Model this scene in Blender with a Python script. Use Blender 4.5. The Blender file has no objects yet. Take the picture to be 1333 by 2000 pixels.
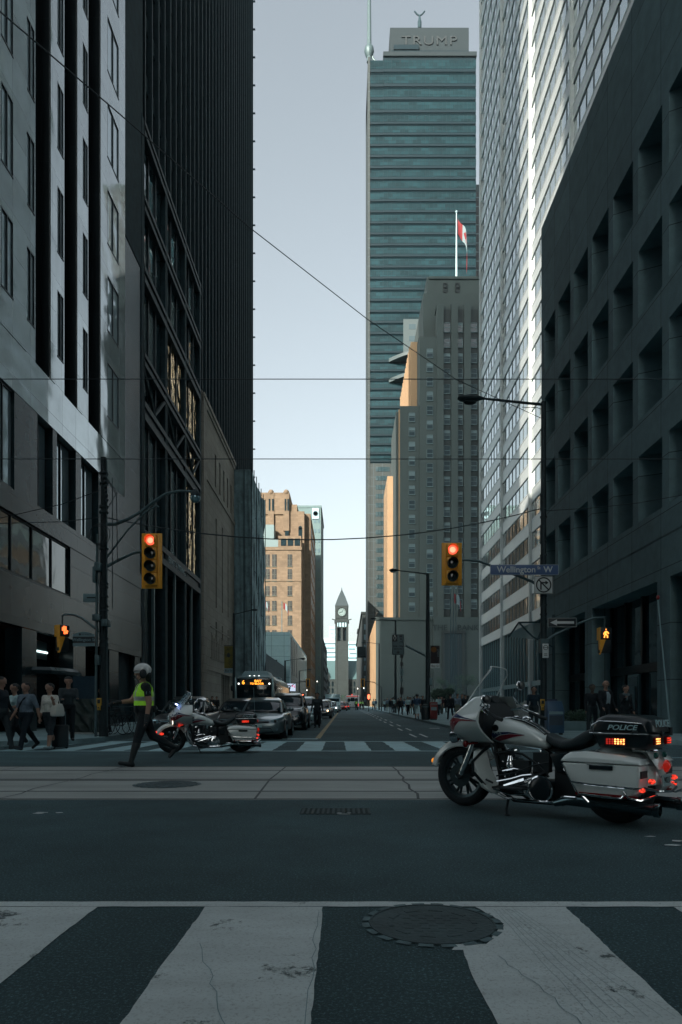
import bpy, bmesh, math, random
from mathutils import Vector, Matrix, Quaternion
R = math.radians
pi = math.pi
SC = bpy.context.scene
COL = SC.collection
# ---------------------------------------------------------------- camera, sky, sun, exposure
cam_d = bpy.data.cameras.new('camera'); cam = bpy.data.objects.new('camera', cam_d); COL.objects.link(cam)
cam.location = (0, 0, 1.0); cam.rotation_euler = (R(90), 0, 0)
cam_d.sensor_fit = 'AUTO'; cam_d.sensor_width = 36.0; cam_d.lens = 1330/2000*36
cam_d.shift_x = -8.5/2000; cam_d.shift_y = 387/2000
cam_d.clip_start = 0.05; cam_d.clip_end = 5000
SC.camera = cam
SUN_EL, SUN_AZ = R(25), math.atan2(-.493, -.87)        # azimuth clockwise from +Y
w = bpy.data.worlds.new('World'); SC.world = w; w.use_nodes = True
nt = w.node_tree; nt.nodes.clear()
sky = nt.nodes.new('ShaderNodeTexSky'); sky.sky_type = 'NISHITA'; sky.sun_disc = False
sky.sun_elevation = SUN_EL; sky.sun_rotation = SUN_AZ % (2*pi)
sky.altitude = 100; sky.air_density = 1.25; sky.dust_density = 3.6; sky.ozone_density = 1.0
hs = nt.nodes.new('ShaderNodeHueSaturation'); hs.inputs['Saturation'].default_value = .34
bg = nt.nodes.new('ShaderNodeBackground'); bg.inputs['Strength'].default_value = 0.15
wo = nt.nodes.new('ShaderNodeOutputWorld')
tn = nt.nodes.new('ShaderNodeVectorMath'); tn.operation = 'MULTIPLY'; tn.inputs[1].default_value = (.93, .99, .98)
nt.links.new(sky.outputs[0], hs.inputs['Color']); nt.links.new(hs.outputs[0], tn.inputs[0]); nt.links.new(tn.outputs[0], bg.inputs['Color']); nt.links.new(bg.outputs[0], wo.inputs['Surface'])
sd = bpy.data.lights.new('sun', 'SUN'); sd.energy = 5.0; sd.angle = R(0.5); sd.color = (1.0, .89, .76)
sun = bpy.data.objects.new('sun', sd); COL.objects.link(sun)
dirv = Vector((.493*math.cos(SUN_EL), .87*math.cos(SUN_EL), -math.sin(SUN_EL)))
sun.rotation_euler = dirv.to_track_quat('-Z', 'Y').to_euler(); sun.location = (-30, -60, 80)
SC.view_settings.view_transform = 'Standard'; SC.view_settings.look = 'None'
SC.view_settings.exposure = 0.74; SC.view_settings.gamma = 1; SC.view_settings.use_curve_mapping = False
SC.cycles.max_bounces = 7; SC.cycles.diffuse_bounces = 3; SC.cycles.glossy_bounces = 3; SC.cycles.transparent_max_bounces = 8
SC.cycles.sample_clamp_indirect = 4.0; SC.cycles.use_denoising = True
SC.cycles.caustics_reflective = False; SC.cycles.caustics_refractive = False

# ---------------------------------------------------------------- helpers
F = 1330.0
def gz(y):                       # height of the road at depth y
    if y <= 22: return 0.0
    if y <= 330: return .01*(y-22)
    return 3.08
def P(px, py, Y): return Vector(((px-675)*Y/F, Y, 1-(py-1387)*Y/F))
def X_(px, Y): return (px-675)*Y/F
def Z_(py, Y): return 1-(py-1387)*Y/F
def YX(px, X): return X*F/(px-675)

_mats = {}
TINT = (.70, 1.0, 1.08); TINTD = (.5, 1.0, 1.18)      # the cool cast of everything grey in the picture
def mat(name, col, rough=.6, metal=0.0, var=0.0, vscale=3.0, bump=0.0, bscale=20.0, spec=.5, emit=0, ecol=None, alpha=1, trans=0, coat=0, stretch=None, col2=None, wave=0, wscale=.6, rvar=0, notint=False):
    if name in _mats: return _mats[name]
    if not notint and not emit and max(col)-min(col) < .12 and max(col) < .6:
        k = TINT if max(col) > .03 else TINTD; col = tuple(c*q for c, q in zip(col, k)); col2 = col2 and tuple(c*q for c, q in zip(col2, k))
    m = bpy.data.materials.new(name); m.use_nodes = True; _mats[name] = m
    t = m.node_tree; b = t.nodes['Principled BSDF']
    b.inputs['Base Color'].default_value = (*col, 1); b.inputs['Roughness'].default_value = rough
    b.inputs['Metallic'].default_value = metal; b.inputs['Specular IOR Level'].default_value = spec
    b.inputs['Coat Weight'].default_value = coat; b.inputs['Coat Roughness'].default_value = .05
    b.inputs['Transmission Weight'].default_value = trans; b.inputs['Alpha'].default_value = alpha
    if emit: b.inputs['Emission Color'].default_value = (*(ecol or col), 1); b.inputs['Emission Strength'].default_value = emit
    tc = t.nodes.new('ShaderNodeTexCoord'); mp = t.nodes.new('ShaderNodeMapping'); t.links.new(tc.outputs['Object'], mp.inputs[0])
    if stretch: mp.inputs['Scale'].default_value = stretch
    if var or col2:
        n = t.nodes.new('ShaderNodeTexNoise'); n.inputs['Scale'].default_value = vscale; n.inputs['Detail'].default_value = 6; n.inputs['Roughness'].default_value = .65
        t.links.new(mp.outputs[0], n.inputs['Vector'])
        r = t.nodes.new('ShaderNodeValToRGB'); r.color_ramp.elements[0].position = .32; r.color_ramp.elements[1].position = .68
        a = col2 if col2 else tuple(c*(1-var) for c in col); z = col if col2 else tuple(min(1, c*(1+var)) for c in col)
        r.color_ramp.elements[0].color = (*a, 1); r.color_ramp.elements[1].color = (*z, 1)
        t.links.new(n.outputs['Fac'], r.inputs[0]); t.links.new(r.outputs[0], b.inputs['Base Color'])
        if rvar:
            mr = t.nodes.new('ShaderNodeMapRange'); mr.inputs['To Min'].default_value = max(.02, rough-rvar); mr.inputs['To Max'].default_value = min(1, rough+rvar)
            t.links.new(n.outputs['Fac'], mr.inputs['Value']); t.links.new(mr.outputs[0], b.inputs['Roughness'])
    last = None
    for amt, s, dist in ((bump, bscale, .02), (wave, wscale, .3)):
        if amt:
            n = t.nodes.new('ShaderNodeTexNoise'); n.inputs['Scale'].default_value = s; n.inputs['Detail'].default_value = 4 if dist < .1 else 1.5
            t.links.new(mp.outputs[0], n.inputs['Vector'])
            bp = t.nodes.new('ShaderNodeBump'); bp.inputs['Strength'].default_value = amt; bp.inputs['Distance'].default_value = dist
            t.links.new(n.outputs['Fac'], bp.inputs['Height'])
            if last: t.links.new(last.outputs[0], bp.inputs['Normal'])
            last = bp
    if last: t.links.new(last.outputs[0], b.inputs['Normal'])
    return m

def panel_mat(name, col, joint, sx, sz, rough=.5, var=.12, spec=.5, mort=.012, bump=.15, wave=0, vscale=.7, axis='yz', offs=.5, metal=0, wscale=.6, notint=False):
    """stone or brick facing: brick texture laid on the wall plane in metres (sx wide, sz high courses)"""
    if name in _mats: return _mats[name]
    if max(col)-min(col) < .12 and not notint: col = tuple(c*q for c, q in zip(col, TINT)); joint = tuple(c*q for c, q in zip(joint, TINT))
    m = mat(name, col, rough, metal, spec=spec, notint=True); t = m.node_tree; b = t.nodes['Principled BSDF']
    tc = t.nodes.new('ShaderNodeTexCoord'); sp = t.nodes.new('ShaderNodeSeparateXYZ'); cb = t.nodes.new('ShaderNodeCombineXYZ')
    ad = t.nodes.new('ShaderNodeMath'); ad.operation = 'ADD'
    t.links.new(tc.outputs['Object'], sp.inputs[0]); t.links.new(sp.outputs['X'], ad.inputs[0]); t.links.new(sp.outputs['Y'], ad.inputs[1])
    t.links.new(ad.outputs[0], cb.inputs['X']); t.links.new(sp.outputs['Z'], cb.inputs['Y'])
    br = t.nodes.new('ShaderNodeTexBrick'); t.links.new(cb.outputs[0], br.inputs['Vector'])
    br.offset = offs; br.inputs['Scale'].default_value = 1; br.inputs['Mortar Size'].default_value = mort; br.inputs['Mortar Smooth'].default_value = .3
    br.inputs['Brick Width'].default_value = sx; br.inputs['Row Height'].default_value = sz; br.inputs['Bias'].default_value = 0
    br.inputs['Color1'].default_value = (*[c*(1-var) for c in col], 1); br.inputs['Color2'].default_value = (*[min(1, c*(1+var)) for c in col], 1)
    br.inputs['Mortar'].default_value = (*joint, 1)
    n = t.nodes.new('ShaderNodeTexNoise'); n.inputs['Scale'].default_value = vscale; n.inputs['Detail'].default_value = 7; n.inputs['Roughness'].default_value = .7
    t.links.new(tc.outputs['Object'], n.inputs['Vector'])
    mr = t.nodes.new('ShaderNodeMapRange'); mr.inputs['From Min'].default_value = .3; mr.inputs['From Max'].default_value = .7
    mr.inputs['To Min'].default_value = 1-var*1.5; mr.inputs['To Max'].default_value = 1+var*1.2
    t.links.new(n.outputs['Fac'], mr.inputs['Value'])
    mx = t.nodes.new('ShaderNodeVectorMath'); mx.operation = 'SCALE'
    t.links.new(br.outputs['Color'], mx.inputs[0]); t.links.new(mr.outputs[0], mx.inputs['Scale']); t.links.new(mx.outputs[0], b.inputs['Base Color'])
    bp = t.nodes.new('ShaderNodeBump'); bp.inputs['Strength'].default_value = bump; bp.inputs['Distance'].default_value = .02; bp.invert = True
    t.links.new(br.outputs['Fac'], bp.inputs['Height']); last = bp
    if wave:
        n2 = t.nodes.new('ShaderNodeTexNoise'); n2.inputs['Scale'].default_value = wscale; n2.inputs['Detail'].default_value = 1.5; t.links.new(tc.outputs['Object'], n2.inputs['Vector'])
        b2 = t.nodes.new('ShaderNodeBump'); b2.inputs['Strength'].default_value = wave; b2.inputs['Distance'].default_value = .3
        t.links.new(n2.outputs['Fac'], b2.inputs['Height']); t.links.new(bp.outputs[0], b2.inputs['Normal']); last = b2
    t.links.new(last.outputs[0], b.inputs['Normal'])
    return m

class MB:
    def __init__(s): s.v = []; s.f = []; s.m = []
    def face(s, pts, m=0):
        i = len(s.v); s.v += [tuple(p) for p in pts]; s.f.append(tuple(range(i, i+len(pts)))); s.m.append(m); return s
    def raw(s, vs, fs, m=0):
        i = len(s.v); s.v += [tuple(p) for p in vs]; s.f += [tuple(k+i for k in f) for f in fs]; s.m += [m]*len(fs); return s
    def box(s, x0, x1, y0, y1, z0, z1, m=0):
        if x0 > x1: x0, x1 = x1, x0
        if y0 > y1: y0, y1 = y1, y0
        if z0 > z1: z0, z1 = z1, z0
        return s.raw([(x0,y0,z0),(x1,y0,z0),(x1,y1,z0),(x0,y1,z0),(x0,y0,z1),(x1,y0,z1),(x1,y1,z1),(x0,y1,z1)],
              [(0,3,2,1),(4,5,6,7),(0,1,5,4),(1,2,6,5),(2,3,7,6),(3,0,4,7)], m)
    def loft(s, secs, m=0, caps=True, closed=True):
        i = len(s.v); n = len(secs[0])
        for c in secs: s.v += [tuple(p) for p in c]
        k = n if closed else n-1
        for a in range(len(secs)-1):
            for j in range(k):
                j2 = (j+1) % n
                s.f.append((i+a*n+j, i+a*n+j2, i+(a+1)*n+j2, i+(a+1)*n+j)); s.m.append(m)
        if caps and closed:
            s.f.append(tuple(i+n-1-j for j in range(n))); s.m.append(m)
            b = i+(len(secs)-1)*n; s.f.append(tuple(b+j for j in range(n))); s.m.append(m)
        return s
    def tube(s, pts, r, n=8, m=0, caps=True, flat=None):
        pts = [Vector(p) for p in pts]; secs = []; up = None
        for k, p in enumerate(pts):
            d = (pts[min(k+1, len(pts)-1)]-pts[max(k-1, 0)]).normalized()
            if up is None:
                up = Vector((0, 0, 1)) if abs(d.z) < .9 else Vector((0, 1, 0))
            a = d.cross(up).normalized(); b = a.cross(d).normalized(); up = b
            rr = r[k] if isinstance(r, (list, tuple)) else r
            fl = flat if flat else 1
            secs.append([p+a*math.cos(2*pi*j/n)*rr+b*math.sin(2*pi*j/n)*rr*fl for j in range(n)])
        return s.loft(secs, m, caps)
    def lathe(s, prof, c=(0,0,0), ax='z', n=24, m=0, caps=True):
        c = Vector(c); secs = []
        for r, h in prof:
            sec = []
            for j in range(n):
                a = 2*pi*j/n; u, v_ = math.cos(a)*r, math.sin(a)*r
                sec.append(c+Vector({'z': (u, v_, h), 'y': (v_, h, u), 'x': (h, u, v_)}[ax]))
            secs.append(sec)
        return s.loft(secs, m, caps)
    def cyl(s, c, r, h, ax='z', n=20, m=0): return s.lathe([(r, 0), (r, h)], c, ax, n, m)
    def ell(s, c, rx, ry, rz, nu=14, nv=10, m=0, rot=None):
        c = Vector(c); secs = []
        for k in range(nv+1):
            ph = -pi/2+pi*k/nv; cr = max(math.cos(ph), .02)
            sec = []
            for j in range(nu):
                a = 2*pi*j/nu; p = Vector((math.cos(a)*cr*rx, math.sin(a)*cr*ry, math.sin(ph)*rz))
                if rot: p = rot @ p
                sec.append(c+p)
            secs.append(sec)
        return s.loft(secs, m)
    def xf(s, mt, start=0):
        s.v[start:] = [tuple(mt @ Vector(p)) for p in s.v[start:]]; return s
    def build(s, name, mats, parent=None, world=False, bevel=0, smooth=True, sub=0, seg=2, ang=35):
        me = bpy.data.meshes.new(name)
        v = s.v
        if world and parent: L = parent.location; v = [(p[0]-L.x, p[1]-L.y, p[2]-L.z) for p in v]
        me.from_pydata(v, [], s.f)
        if not isinstance(mats, (list, tuple)): mats = [mats]
        for q in mats: me.materials.append(q)
        me.polygons.foreach_set('material_index', s.m)
        if bevel:
            bm = bmesh.new(); bm.from_mesh(me); bmesh.ops.remove_doubles(bm, verts=bm.verts, dist=1e-5)
            ed = [e for e in bm.edges if len(e.link_faces) == 2 and e.calc_face_angle(0) > R(40)]
            bmesh.ops.bevel(bm, geom=ed, offset=bevel, segments=seg, affect='EDGES', profile=.5, clamp_overlap=True); bm.to_mesh(me); bm.free()
        if smooth:
            me.shade_smooth(); me.set_sharp_from_angle(angle=R(ang))
        o = bpy.data.objects.new(name, me); COL.objects.link(o)
        if sub:
            o2 = o; md = o.modifiers.new('s', 'SUBSURF'); md.levels = sub; md.render_levels = sub
            bake(o)
        if parent: o.parent = parent
        return o
def bake(o):
    dg = bpy.context.evaluated_depsgraph_get(); dg.update()
    me = bpy.data.meshes.new_from_object(o.evaluated_get(dg)); o.modifiers.clear(); o.data = me; return o
def tag(o, label=None, cat=None, group=None, kind=None):
    if label: o['label'] = label
    if cat: o['category'] = cat
    if group: o['group'] = group
    if kind: o['kind'] = kind
    return o
def thing(name, label, cat, loc=(0,0,0), rz=0, group=None):
    o = bpy.data.objects.new(name, None); COL.objects.link(o); o.empty_display_size = .2
    o.location = loc; o.rotation_euler = (0, 0, rz); return tag(o, label, cat, group)
def kids(o): return [c for c in bpy.data.objects if c.parent == o]
def dup(o, loc, rz=0, label=None, group=None, sc=None):
    r = o.copy(); COL.objects.link(r); r.location = loc; r.rotation_euler = (0, 0, rz)
    if sc: r.scale = sc
    if label: r['label'] = label
    if group: r['group'] = group
    for ch in kids(o):
        c = ch.copy(); COL.objects.link(c); c.parent = r
        for g in kids(ch):
            d = g.copy(); COL.objects.link(d); d.parent = c
    return r
def text(name, s, size, loc, rot, m, parent=None, depth=.004, shear=0, bold=0, align='CENTER', world=False, xs=1, font_sp=1):
    cu = bpy.data.curves.new(name, 'FONT'); cu.body = s; cu.size = size; cu.align_x = align; cu.align_y = 'CENTER'; cu.extrude = depth; cu.shear = shear; cu.offset = bold; cu.space_character = font_sp
    cu.resolution_u = 3
    o = bpy.data.objects.new(name, cu); COL.objects.link(o)
    dg = bpy.context.evaluated_depsgraph_get(); dg.update()
    me = bpy.data.meshes.new_from_object(o.evaluated_get(dg)); bpy.data.objects.remove(o)
    mt = Matrix.Translation(Vector(loc)-(parent.location if (world and parent) else Vector())) @ (rot if isinstance(rot, Matrix) else Matrix.Rotation(rot[2], 4, 'Z') @ Matrix.Rotation(rot[1], 4, 'Y') @ Matrix.Rotation(rot[0], 4, 'X')) @ Matrix.Diagonal((xs, 1, 1, 1))
    me.transform(mt); me.materials.clear(); me.materials.append(m)
    o = bpy.data.objects.new(name, me); COL.objects.link(o)
    if parent: o.parent = parent
    return o
def parts(name, items, mats, parent, cap=100, world=True, **k):
    """items: list of (sort key, builder) -> the first `cap` are parts of their own, the rest one stuff part"""
    items = sorted(items, key=lambda q: q[0]); rest = MB()
    for i, (_, fn) in enumerate(items):
        if i < cap: b = MB(); fn(b); b.build(name, mats, parent, world=world, **k)
        else: fn(rest)
    if rest.f: tag(rest.build(name, mats, parent, world=world, **k), kind='stuff')
FRONT = (R(90), 0, 0)            # text facing the camera (-Y)
rnd = random.Random(7)
# ---------------------------------------------------------------- ground, road, markings
def struct(name, mb, mats, **k): return tag(mb.build(name, mats, **k), kind='structure')
def ysteps(y0, y1):
    ys = [y for y in (-80, -20, 0, 22, 60, 120, 220, 330, 900, 2500) if y0 < y < y1]; return [y0]+ys+[y1]
def strip(mb, x0, x1, y0, y1, dz, m=0):
    ys = ysteps(y0, y1)
    for a, b in zip(ys, ys[1:]):
        mb.face([(x0, a, gz(a)+dz), (x1, a, gz(a)+dz), (x1, b, gz(b)+dz), (x0, b, gz(b)+dz)], m)
M_asph = mat('asphalt', (.088, .112, .116), .82, var=.2, vscale=1.1, bump=.9, bscale=110, rvar=.1, spec=.3)
t = M_asph.node_tree
M_conc = mat('track_concrete', (.36, .395, .39), .8, notint=True, var=.16, vscale=.9, bump=.3, bscale=90, stretch=(.35, 1.6, 1), spec=.3)
M_paint = mat('road_paint', (.66, .745, .76), .75, var=.10, vscale=1.6, bump=.15, bscale=90, stretch=(1, 3.2, 1), spec=.3)
M_yel = mat('yellow_paint', (.42, .34, .16), .7, col2=(.16, .15, .11), vscale=3)
M_side = panel_mat('sidewalk_slabs', (.34, .365, .365), (.12, .13, .13), 1.5, 1.5, .85, var=.1, mort=.012)
M_kerb = mat('kerb_stone', (.33, .35, .35), .8, var=.15, bump=.2)
M_seam = mat('tar_seam', (.03, .036, .04), .6, var=.2)
M_iron = mat('cast_iron', (.075, .086, .089), .75, 0, var=.3, bump=.5, bscale=45)
def ground_grain(m, amt, thr, dark):       # sparse lighter aggregate and tyre-polished streaks
    t = m.node_tree; b = t.nodes['Principled BSDF']; src = b.inputs['Base Color'].links[0].from_socket
    tc = [n for n in t.nodes if n.type == 'TEX_COORD'][0]
    n = t.nodes.new('ShaderNodeTexNoise'); n.inputs['Scale'].default_value = 75; n.inputs['Detail'].default_value = 3; t.links.new(tc.outputs['Object'], n.inputs['Vector'])
    mr = t.nodes.new('ShaderNodeMapRange'); mr.inputs['From Min'].default_value = thr; mr.inputs['From Max'].default_value = .75; mr.inputs['To Min'].default_value = 1; mr.inputs['To Max'].default_value = amt
    t.links.new(n.outputs['Fac'], mr.inputs['Value'])
    n2 = t.nodes.new('ShaderNodeTexNoise'); n2.inputs['Scale'].default_value = .16; n2.inputs['Detail'].default_value = 5; t.links.new(tc.outputs['Object'], n2.inputs['Vector'])
    m2 = t.nodes.new('ShaderNodeMapRange'); m2.inputs['From Min'].default_value = .35; m2.inputs['From Max'].default_value = .65; m2.inputs['To Min'].default_value = dark; m2.inputs['To Max'].default_value = 1.12
    t.links.new(n2.outputs['Fac'], m2.inputs['Value'])
    n.inputs['Roughness'].default_value = .8
    mu = t.nodes.new('ShaderNodeMath'); mu.operation = 'MULTIPLY'; t.links.new(mr.outputs[0], mu.inputs[0]); t.links.new(m2.outputs[0], mu.inputs[1])
    vs = t.nodes.new('ShaderNodeVectorMath'); vs.operation = 'SCALE'; t.links.new(src, vs.inputs[0]); t.links.new(mu.outputs[0], vs.inputs['Scale']); t.links.new(vs.outputs[0], b.inputs['Base Color'])
ground_grain(M_asph, 4.2, .53, .70); ground_grain(M_conc, 1.15, .5, .85); ground_grain(M_paint, .55, .52, .80)
def wear(m, lo, scale, dark):          # paint chipped through to the asphalt
    t = m.node_tree; b = t.nodes['Principled BSDF']; src = b.inputs['Base Color'].links[0].from_socket
    tc = [n for n in t.nodes if n.type == 'TEX_COORD'][0]
    n = t.nodes.new('ShaderNodeTexNoise'); n.inputs['Scale'].default_value = scale; n.inputs['Detail'].default_value = 12; n.inputs['Roughness'].default_value = .78; t.links.new(tc.outputs['Object'], n.inputs['Vector'])
    mr = t.nodes.new('ShaderNodeMapRange'); mr.inputs['From Min'].default_value = lo; mr.inputs['From Max'].default_value = lo+.045; t.links.new(n.outputs['Fac'], mr.inputs['Value'])
    mx = t.nodes.new('ShaderNodeMix'); mx.data_type = 'RGBA'; t.links.new(mr.outputs[0], mx.inputs[0]); t.links.new(src, mx.inputs[6]); mx.inputs[7].default_value = (*dark, 1); t.links.new(mx.outputs[2], b.inputs['Base Color'])
wear(M_paint, .585, 2.6, (.10, .13, .135))
M_pfar = mat('road_paint_far', (.52, .575, .58), .7, var=.14, vscale=1.6); ground_grain(M_pfar, .7, .52, .85)

g = MB(); strip(g, -1200, 1200, -120, 2500, 0); struct('ground', g, M_asph, smooth=False)
# concrete streetcar track zone across Wellington
g = MB()
strip(g, -160, 160, 7.56, 12.1, .004); struct('track_zone', g, M_conc, smooth=False)
g = MB()
for y, ww in ((8.35, .012), (9.8, .03), (9.62, .012), (11.25, .02), (7.62, .02), (11.98, .02)): g.box(-160, 160, y-ww, y+ww, .0045, .0085)
def crack(mb, pts, wd, z=.009):
    for (x0, y0), (x1, y1) in zip(pts, pts[1:]):
        d = Vector((x1-x0, y1-y0)).normalized(); n = Vector((-d.y, d.x))*wd
        mb.face([(x0-n.x, y0-n.y, z), (x1-n.x, y1-n.y, z), (x1+n.x, y1+n.y, z), (x0+n.x, y0+n.y, z)])
rr = random.Random(3)
def wob(p0, p1, n, amp, r=None):
    r = r or rr
    return [(p0[0]+(p1[0]-p0[0])*k/n+(r.uniform(-amp, amp) if 0 < k < n else 0), p0[1]+(p1[1]-p0[1])*k/n) for k in range(n+1)]
for x in (-9.7, -5.7, -3.9, .82, 4.9, 9.2, 13.5): crack(g, wob((x, 12.05), (x+rr.uniform(-.12, .12), 7.6), 9, .05), .016 if x in (-.95, .82) else .009)
crack(g, [(X_(560, 12.05), 12.05), (X_(535, 10.2), 10.2), (X_(528, 9.8), 9.8), (X_(498, 7.6), 7.6)], .014)
struct('track_joints', g, M_seam, smooth=False)
# white paint
def ragged(mb, xl0, xl1, xr0, xr1, y0, y1, z, n=26, amp=.012, seed=1):
    r = random.Random(seed); L = []; Q = []; pa = [(r.uniform(1, 4), r.uniform(0, 6)) for _ in range(4)]; pb = [(r.uniform(1, 4), r.uniform(0, 6)) for _ in range(4)]; kk = 6.3/(y1-y0)
    for k in range(n+1):
        f = k/n; y = y0+(y1-y0)*f
        L.append((xl0+(xl1-xl0)*f+r.uniform(-amp, amp)*.35+amp*.5*sum(math.sin((y-y0)*kk*a*2+b) for a, b in pa)/2, y, z+gz(y))); Q.append((xr0+(xr1-xr0)*f+r.uniform(-amp, amp)*.35+amp*.5*sum(math.sin((y-y0)*kk*a*2+b) for a, b in pb)/2, y, z+gz(y)))
    for k in range(n): mb.face([L[k], Q[k], Q[k+1], L[k+1]])
def line(mb, x0, x1, ya, yb, z=.004, n=60, amp=.008, seed=4):
    r = random.Random(seed); A = []; B = []
    for k in range(n+1):
        x = x0+(x1-x0)*k/n; A.append((x, ya+r.uniform(-amp, amp), z+gz(ya))); B.append((x, yb+r.uniform(-amp, amp), z+gz(yb)))
    for k in range(n): mb.face([A[k], A[k+1], B[k+1], B[k]])
g = MB()
line(g, -9, 9, 3.455, 3.545, n=170, amp=.004)
for i, (a, b) in enumerate(((-4.22, -3.62), (-3.04, -2.44), (-1.86, -1.26), (-.715, -.112), (1.66, 2.26), (2.84, 3.44), (4.02, 4.62))):
    ragged(g, a, a, b, b, -.4, 3.45, .004, n=70, amp=.009, seed=i+9)
ragged(g, .462, .486, 1.085, 1.10, -.4, 2.83, .004, n=50, amp=.008, seed=31)
ragged(g, .445, .47, 1.10, 1.105, 2.83, 2.90, .004, n=2, amp=.004, seed=32)
ragged(g, .60, .74, 1.105, 1.11, 2.90, 3.18, .004, n=8, amp=.008, seed=33)
ragged(g, .74, .66, 1.11, 1.115, 3.18, 3.45, .004, n=8, amp=.008, seed=34)
struct('crosswalk_marking', g, M_paint, smooth=False)
g = MB()                                   # far crosswalk over Bay
line(g, -9.0, 7.2, 16.50, 16.72, n=120, amp=.012); line(g, -7.6, 5.8, 21.5, 21.8, n=120, amp=.015)
for k in range(-7, 6):
    if k == 5: continue
    x = k*1.22; ragged(g, x+.02, x-.04, x+.64, x+.60, 16.75, 21.46, .004, n=18, amp=.022, seed=k+50)
line(g, -3.9, -.95, 23.1, 23.5, n=20, amp=.01)                      # stop line
crack(g, [(-9.0, 16.6), (-9.6, 16.1), (-11, 15.5), (-14, 15.1)], .06, .004)
line(g, 6.2, 9.5, 14.2, 14.32, n=30, amp=.01)
struct('far_crosswalk_marking', g, M_pfar, smooth=False)
g = MB()
for y0 in [24.5+6.0*i for i in range(18)]:          # paired dashes on the right
    for x in (2.55, 2.95):
        a, b = y0, y0+2.6; fx = 2.75+(x-2.75)
        g.face([(fx-.05, a, gz(a)+.004), (fx+.05, a, gz(a)+.004), (fx+.05, b, gz(b)+.004), (fx-.05, b, gz(b)+.004)])
g.face([(4.1, 33, gz(33)+.004), (4.6, 33, gz(33)+.004), (4.6, 33.4, gz(33.4)+.004), (4.1, 33.4, gz(33.4)+.004)])
struct('lane_marking', g, M_paint, smooth=False)
g = MB()
for a, b in zip(*[(lambda L: (L, L[1:]))([23.6, 26, 30, 36, 45, 60, 80, 110, 150])][0]):
    for o in (-.05,):
        g.face([(-.92+o-.08, a, gz(a)+.004), (-.92+o+.10, a, gz(a)+.004), (-.92+o+.10, b, gz(b)+.004), (-.92+o-.08, b, gz(b)+.004)])
struct('centre_line_marking', g, M_yel, smooth=False)
# seams and repair traces on the near asphalt
g = MB()
for pts in ([(-.62, 2.9), (-.5, 2.62), (-.36, 2.2), (-.3, 1.9)], [(.62, 2.75), (.70, 2.5), (.72, 2.3), (.78, 2.05)], [(-.13, 3.35), (-.10, 3.1), (-.115, 2.8), (-.10, 2.3), (-.13, 1.9)]):
    crack(g, wob(pts[0], pts[-1], 14, .012), .0016, .008)
for k in range(7): crack(g, wob((.74+k*.02, 3.4), (.80+k*.045, 2.2), 12, .004), .0009, .008)
struct('seam_marking', g, mat('paint_crack', (.30, .32, .32), .8), smooth=False)
g = MB(); r2 = random.Random(5)
for cx, cy, n, s in ((2.6, 5.15, 9, .16), (.05, 6.55, 3, .08), (-2.9, 6.6, 3, .07)):
    for _ in range(n):
        x = cx+r2.gauss(0, s); y = cy+r2.gauss(0, s*.7); a = r2.uniform(.02, .09); b = r2.uniform(.008, .02)
        pts = [(x+math.cos(t_)*a*r2.uniform(.6, 1), y+math.sin(t_)*b*r2.uniform(.6, 1)*2, .006) for t_ in [2*pi*j/9 for j in range(9)]]
        g.face(pts)
struct('paint_spot_marking', g, M_paint, smooth=False)
# manhole covers (the near one with its concrete setting ring)
def manhole(name, label, cx, cy, r, z=.0):
    tm = thing(name, label, 'manhole cover', (cx, cy, z))
    a = MB(); a.lathe([(.0, .004), (r*.93, .004), (r*.93, .009), (r*.90, .009), (r*.90, .006), (r*.75, .006), (.0, .006)][1:], n=48, caps=True)
    n = 0
    for k in range(10):
        t_ = 2*pi*k/10+.1; a.box(-.012, .012, -.035, .035, .006, .0085)
        a.xf(Matrix.Translation((math.cos(t_)*r*.62, math.sin(t_)*r*.62, 0)) @ Matrix.Rotation(t_, 4, 'Z'), len(a.v)-8)
    for k in range(-4, 5):
        for j in range(-4, 5):
            if (k*k+j*j) < 15 and (k+j) % 2: a.box(k*r*.12-.02, k*r*.12+.02, j*r*.12-.012, j*r*.12+.012, .006, .0078)
    a.build('cover', M_iron, tm)
    b = MB(); r3 = random.Random(8); N = 60; I = []; O = []
    for k in range(N):
        t_ = 2*pi*k/N; ro = r*1.03+r3.uniform(0, .02)*r
        I.append((math.cos(t_)*r*.935, math.sin(t_)*r*.935)); O.append((math.cos(t_)*ro, math.sin(t_)*ro))
    for k in range(N):
        q = (k+1) % N
        if k % 3 != 2: b.face([(*I[k], .0065), (*O[k], .0055), (*O[q], .0055), (*I[q], .0065)])
    b.build('frame', mat('manhole_ring', (.16, .18, .183), .85, var=.3, vscale=12), tm)
    return tm
manhole('manhole_cover', 'round iron manhole cover cut into the nearest crosswalk stripe', .405, 3.185, .315)
manhole('manhole_cover', 'round iron manhole cover in the concrete band near the officer', -2.38, 9.1, .43, .004)
tg = thing('drain_grate', 'small slotted iron drain grate in the asphalt before the concrete band', 'drain grate', (-.10, 6.72, .0))
a = MB()
for k in range(14): a.box(-.33+k*.05, -.305+k*.05, -.19, .19, .002, .0055)
for k in range(6): a.box(-.34, .345, -.19+k*.07, -.165+k*.07, .003, .0065)
a.build('grating', mat('grate_iron', (.062, .072, .075), .8, 0), tg)
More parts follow.
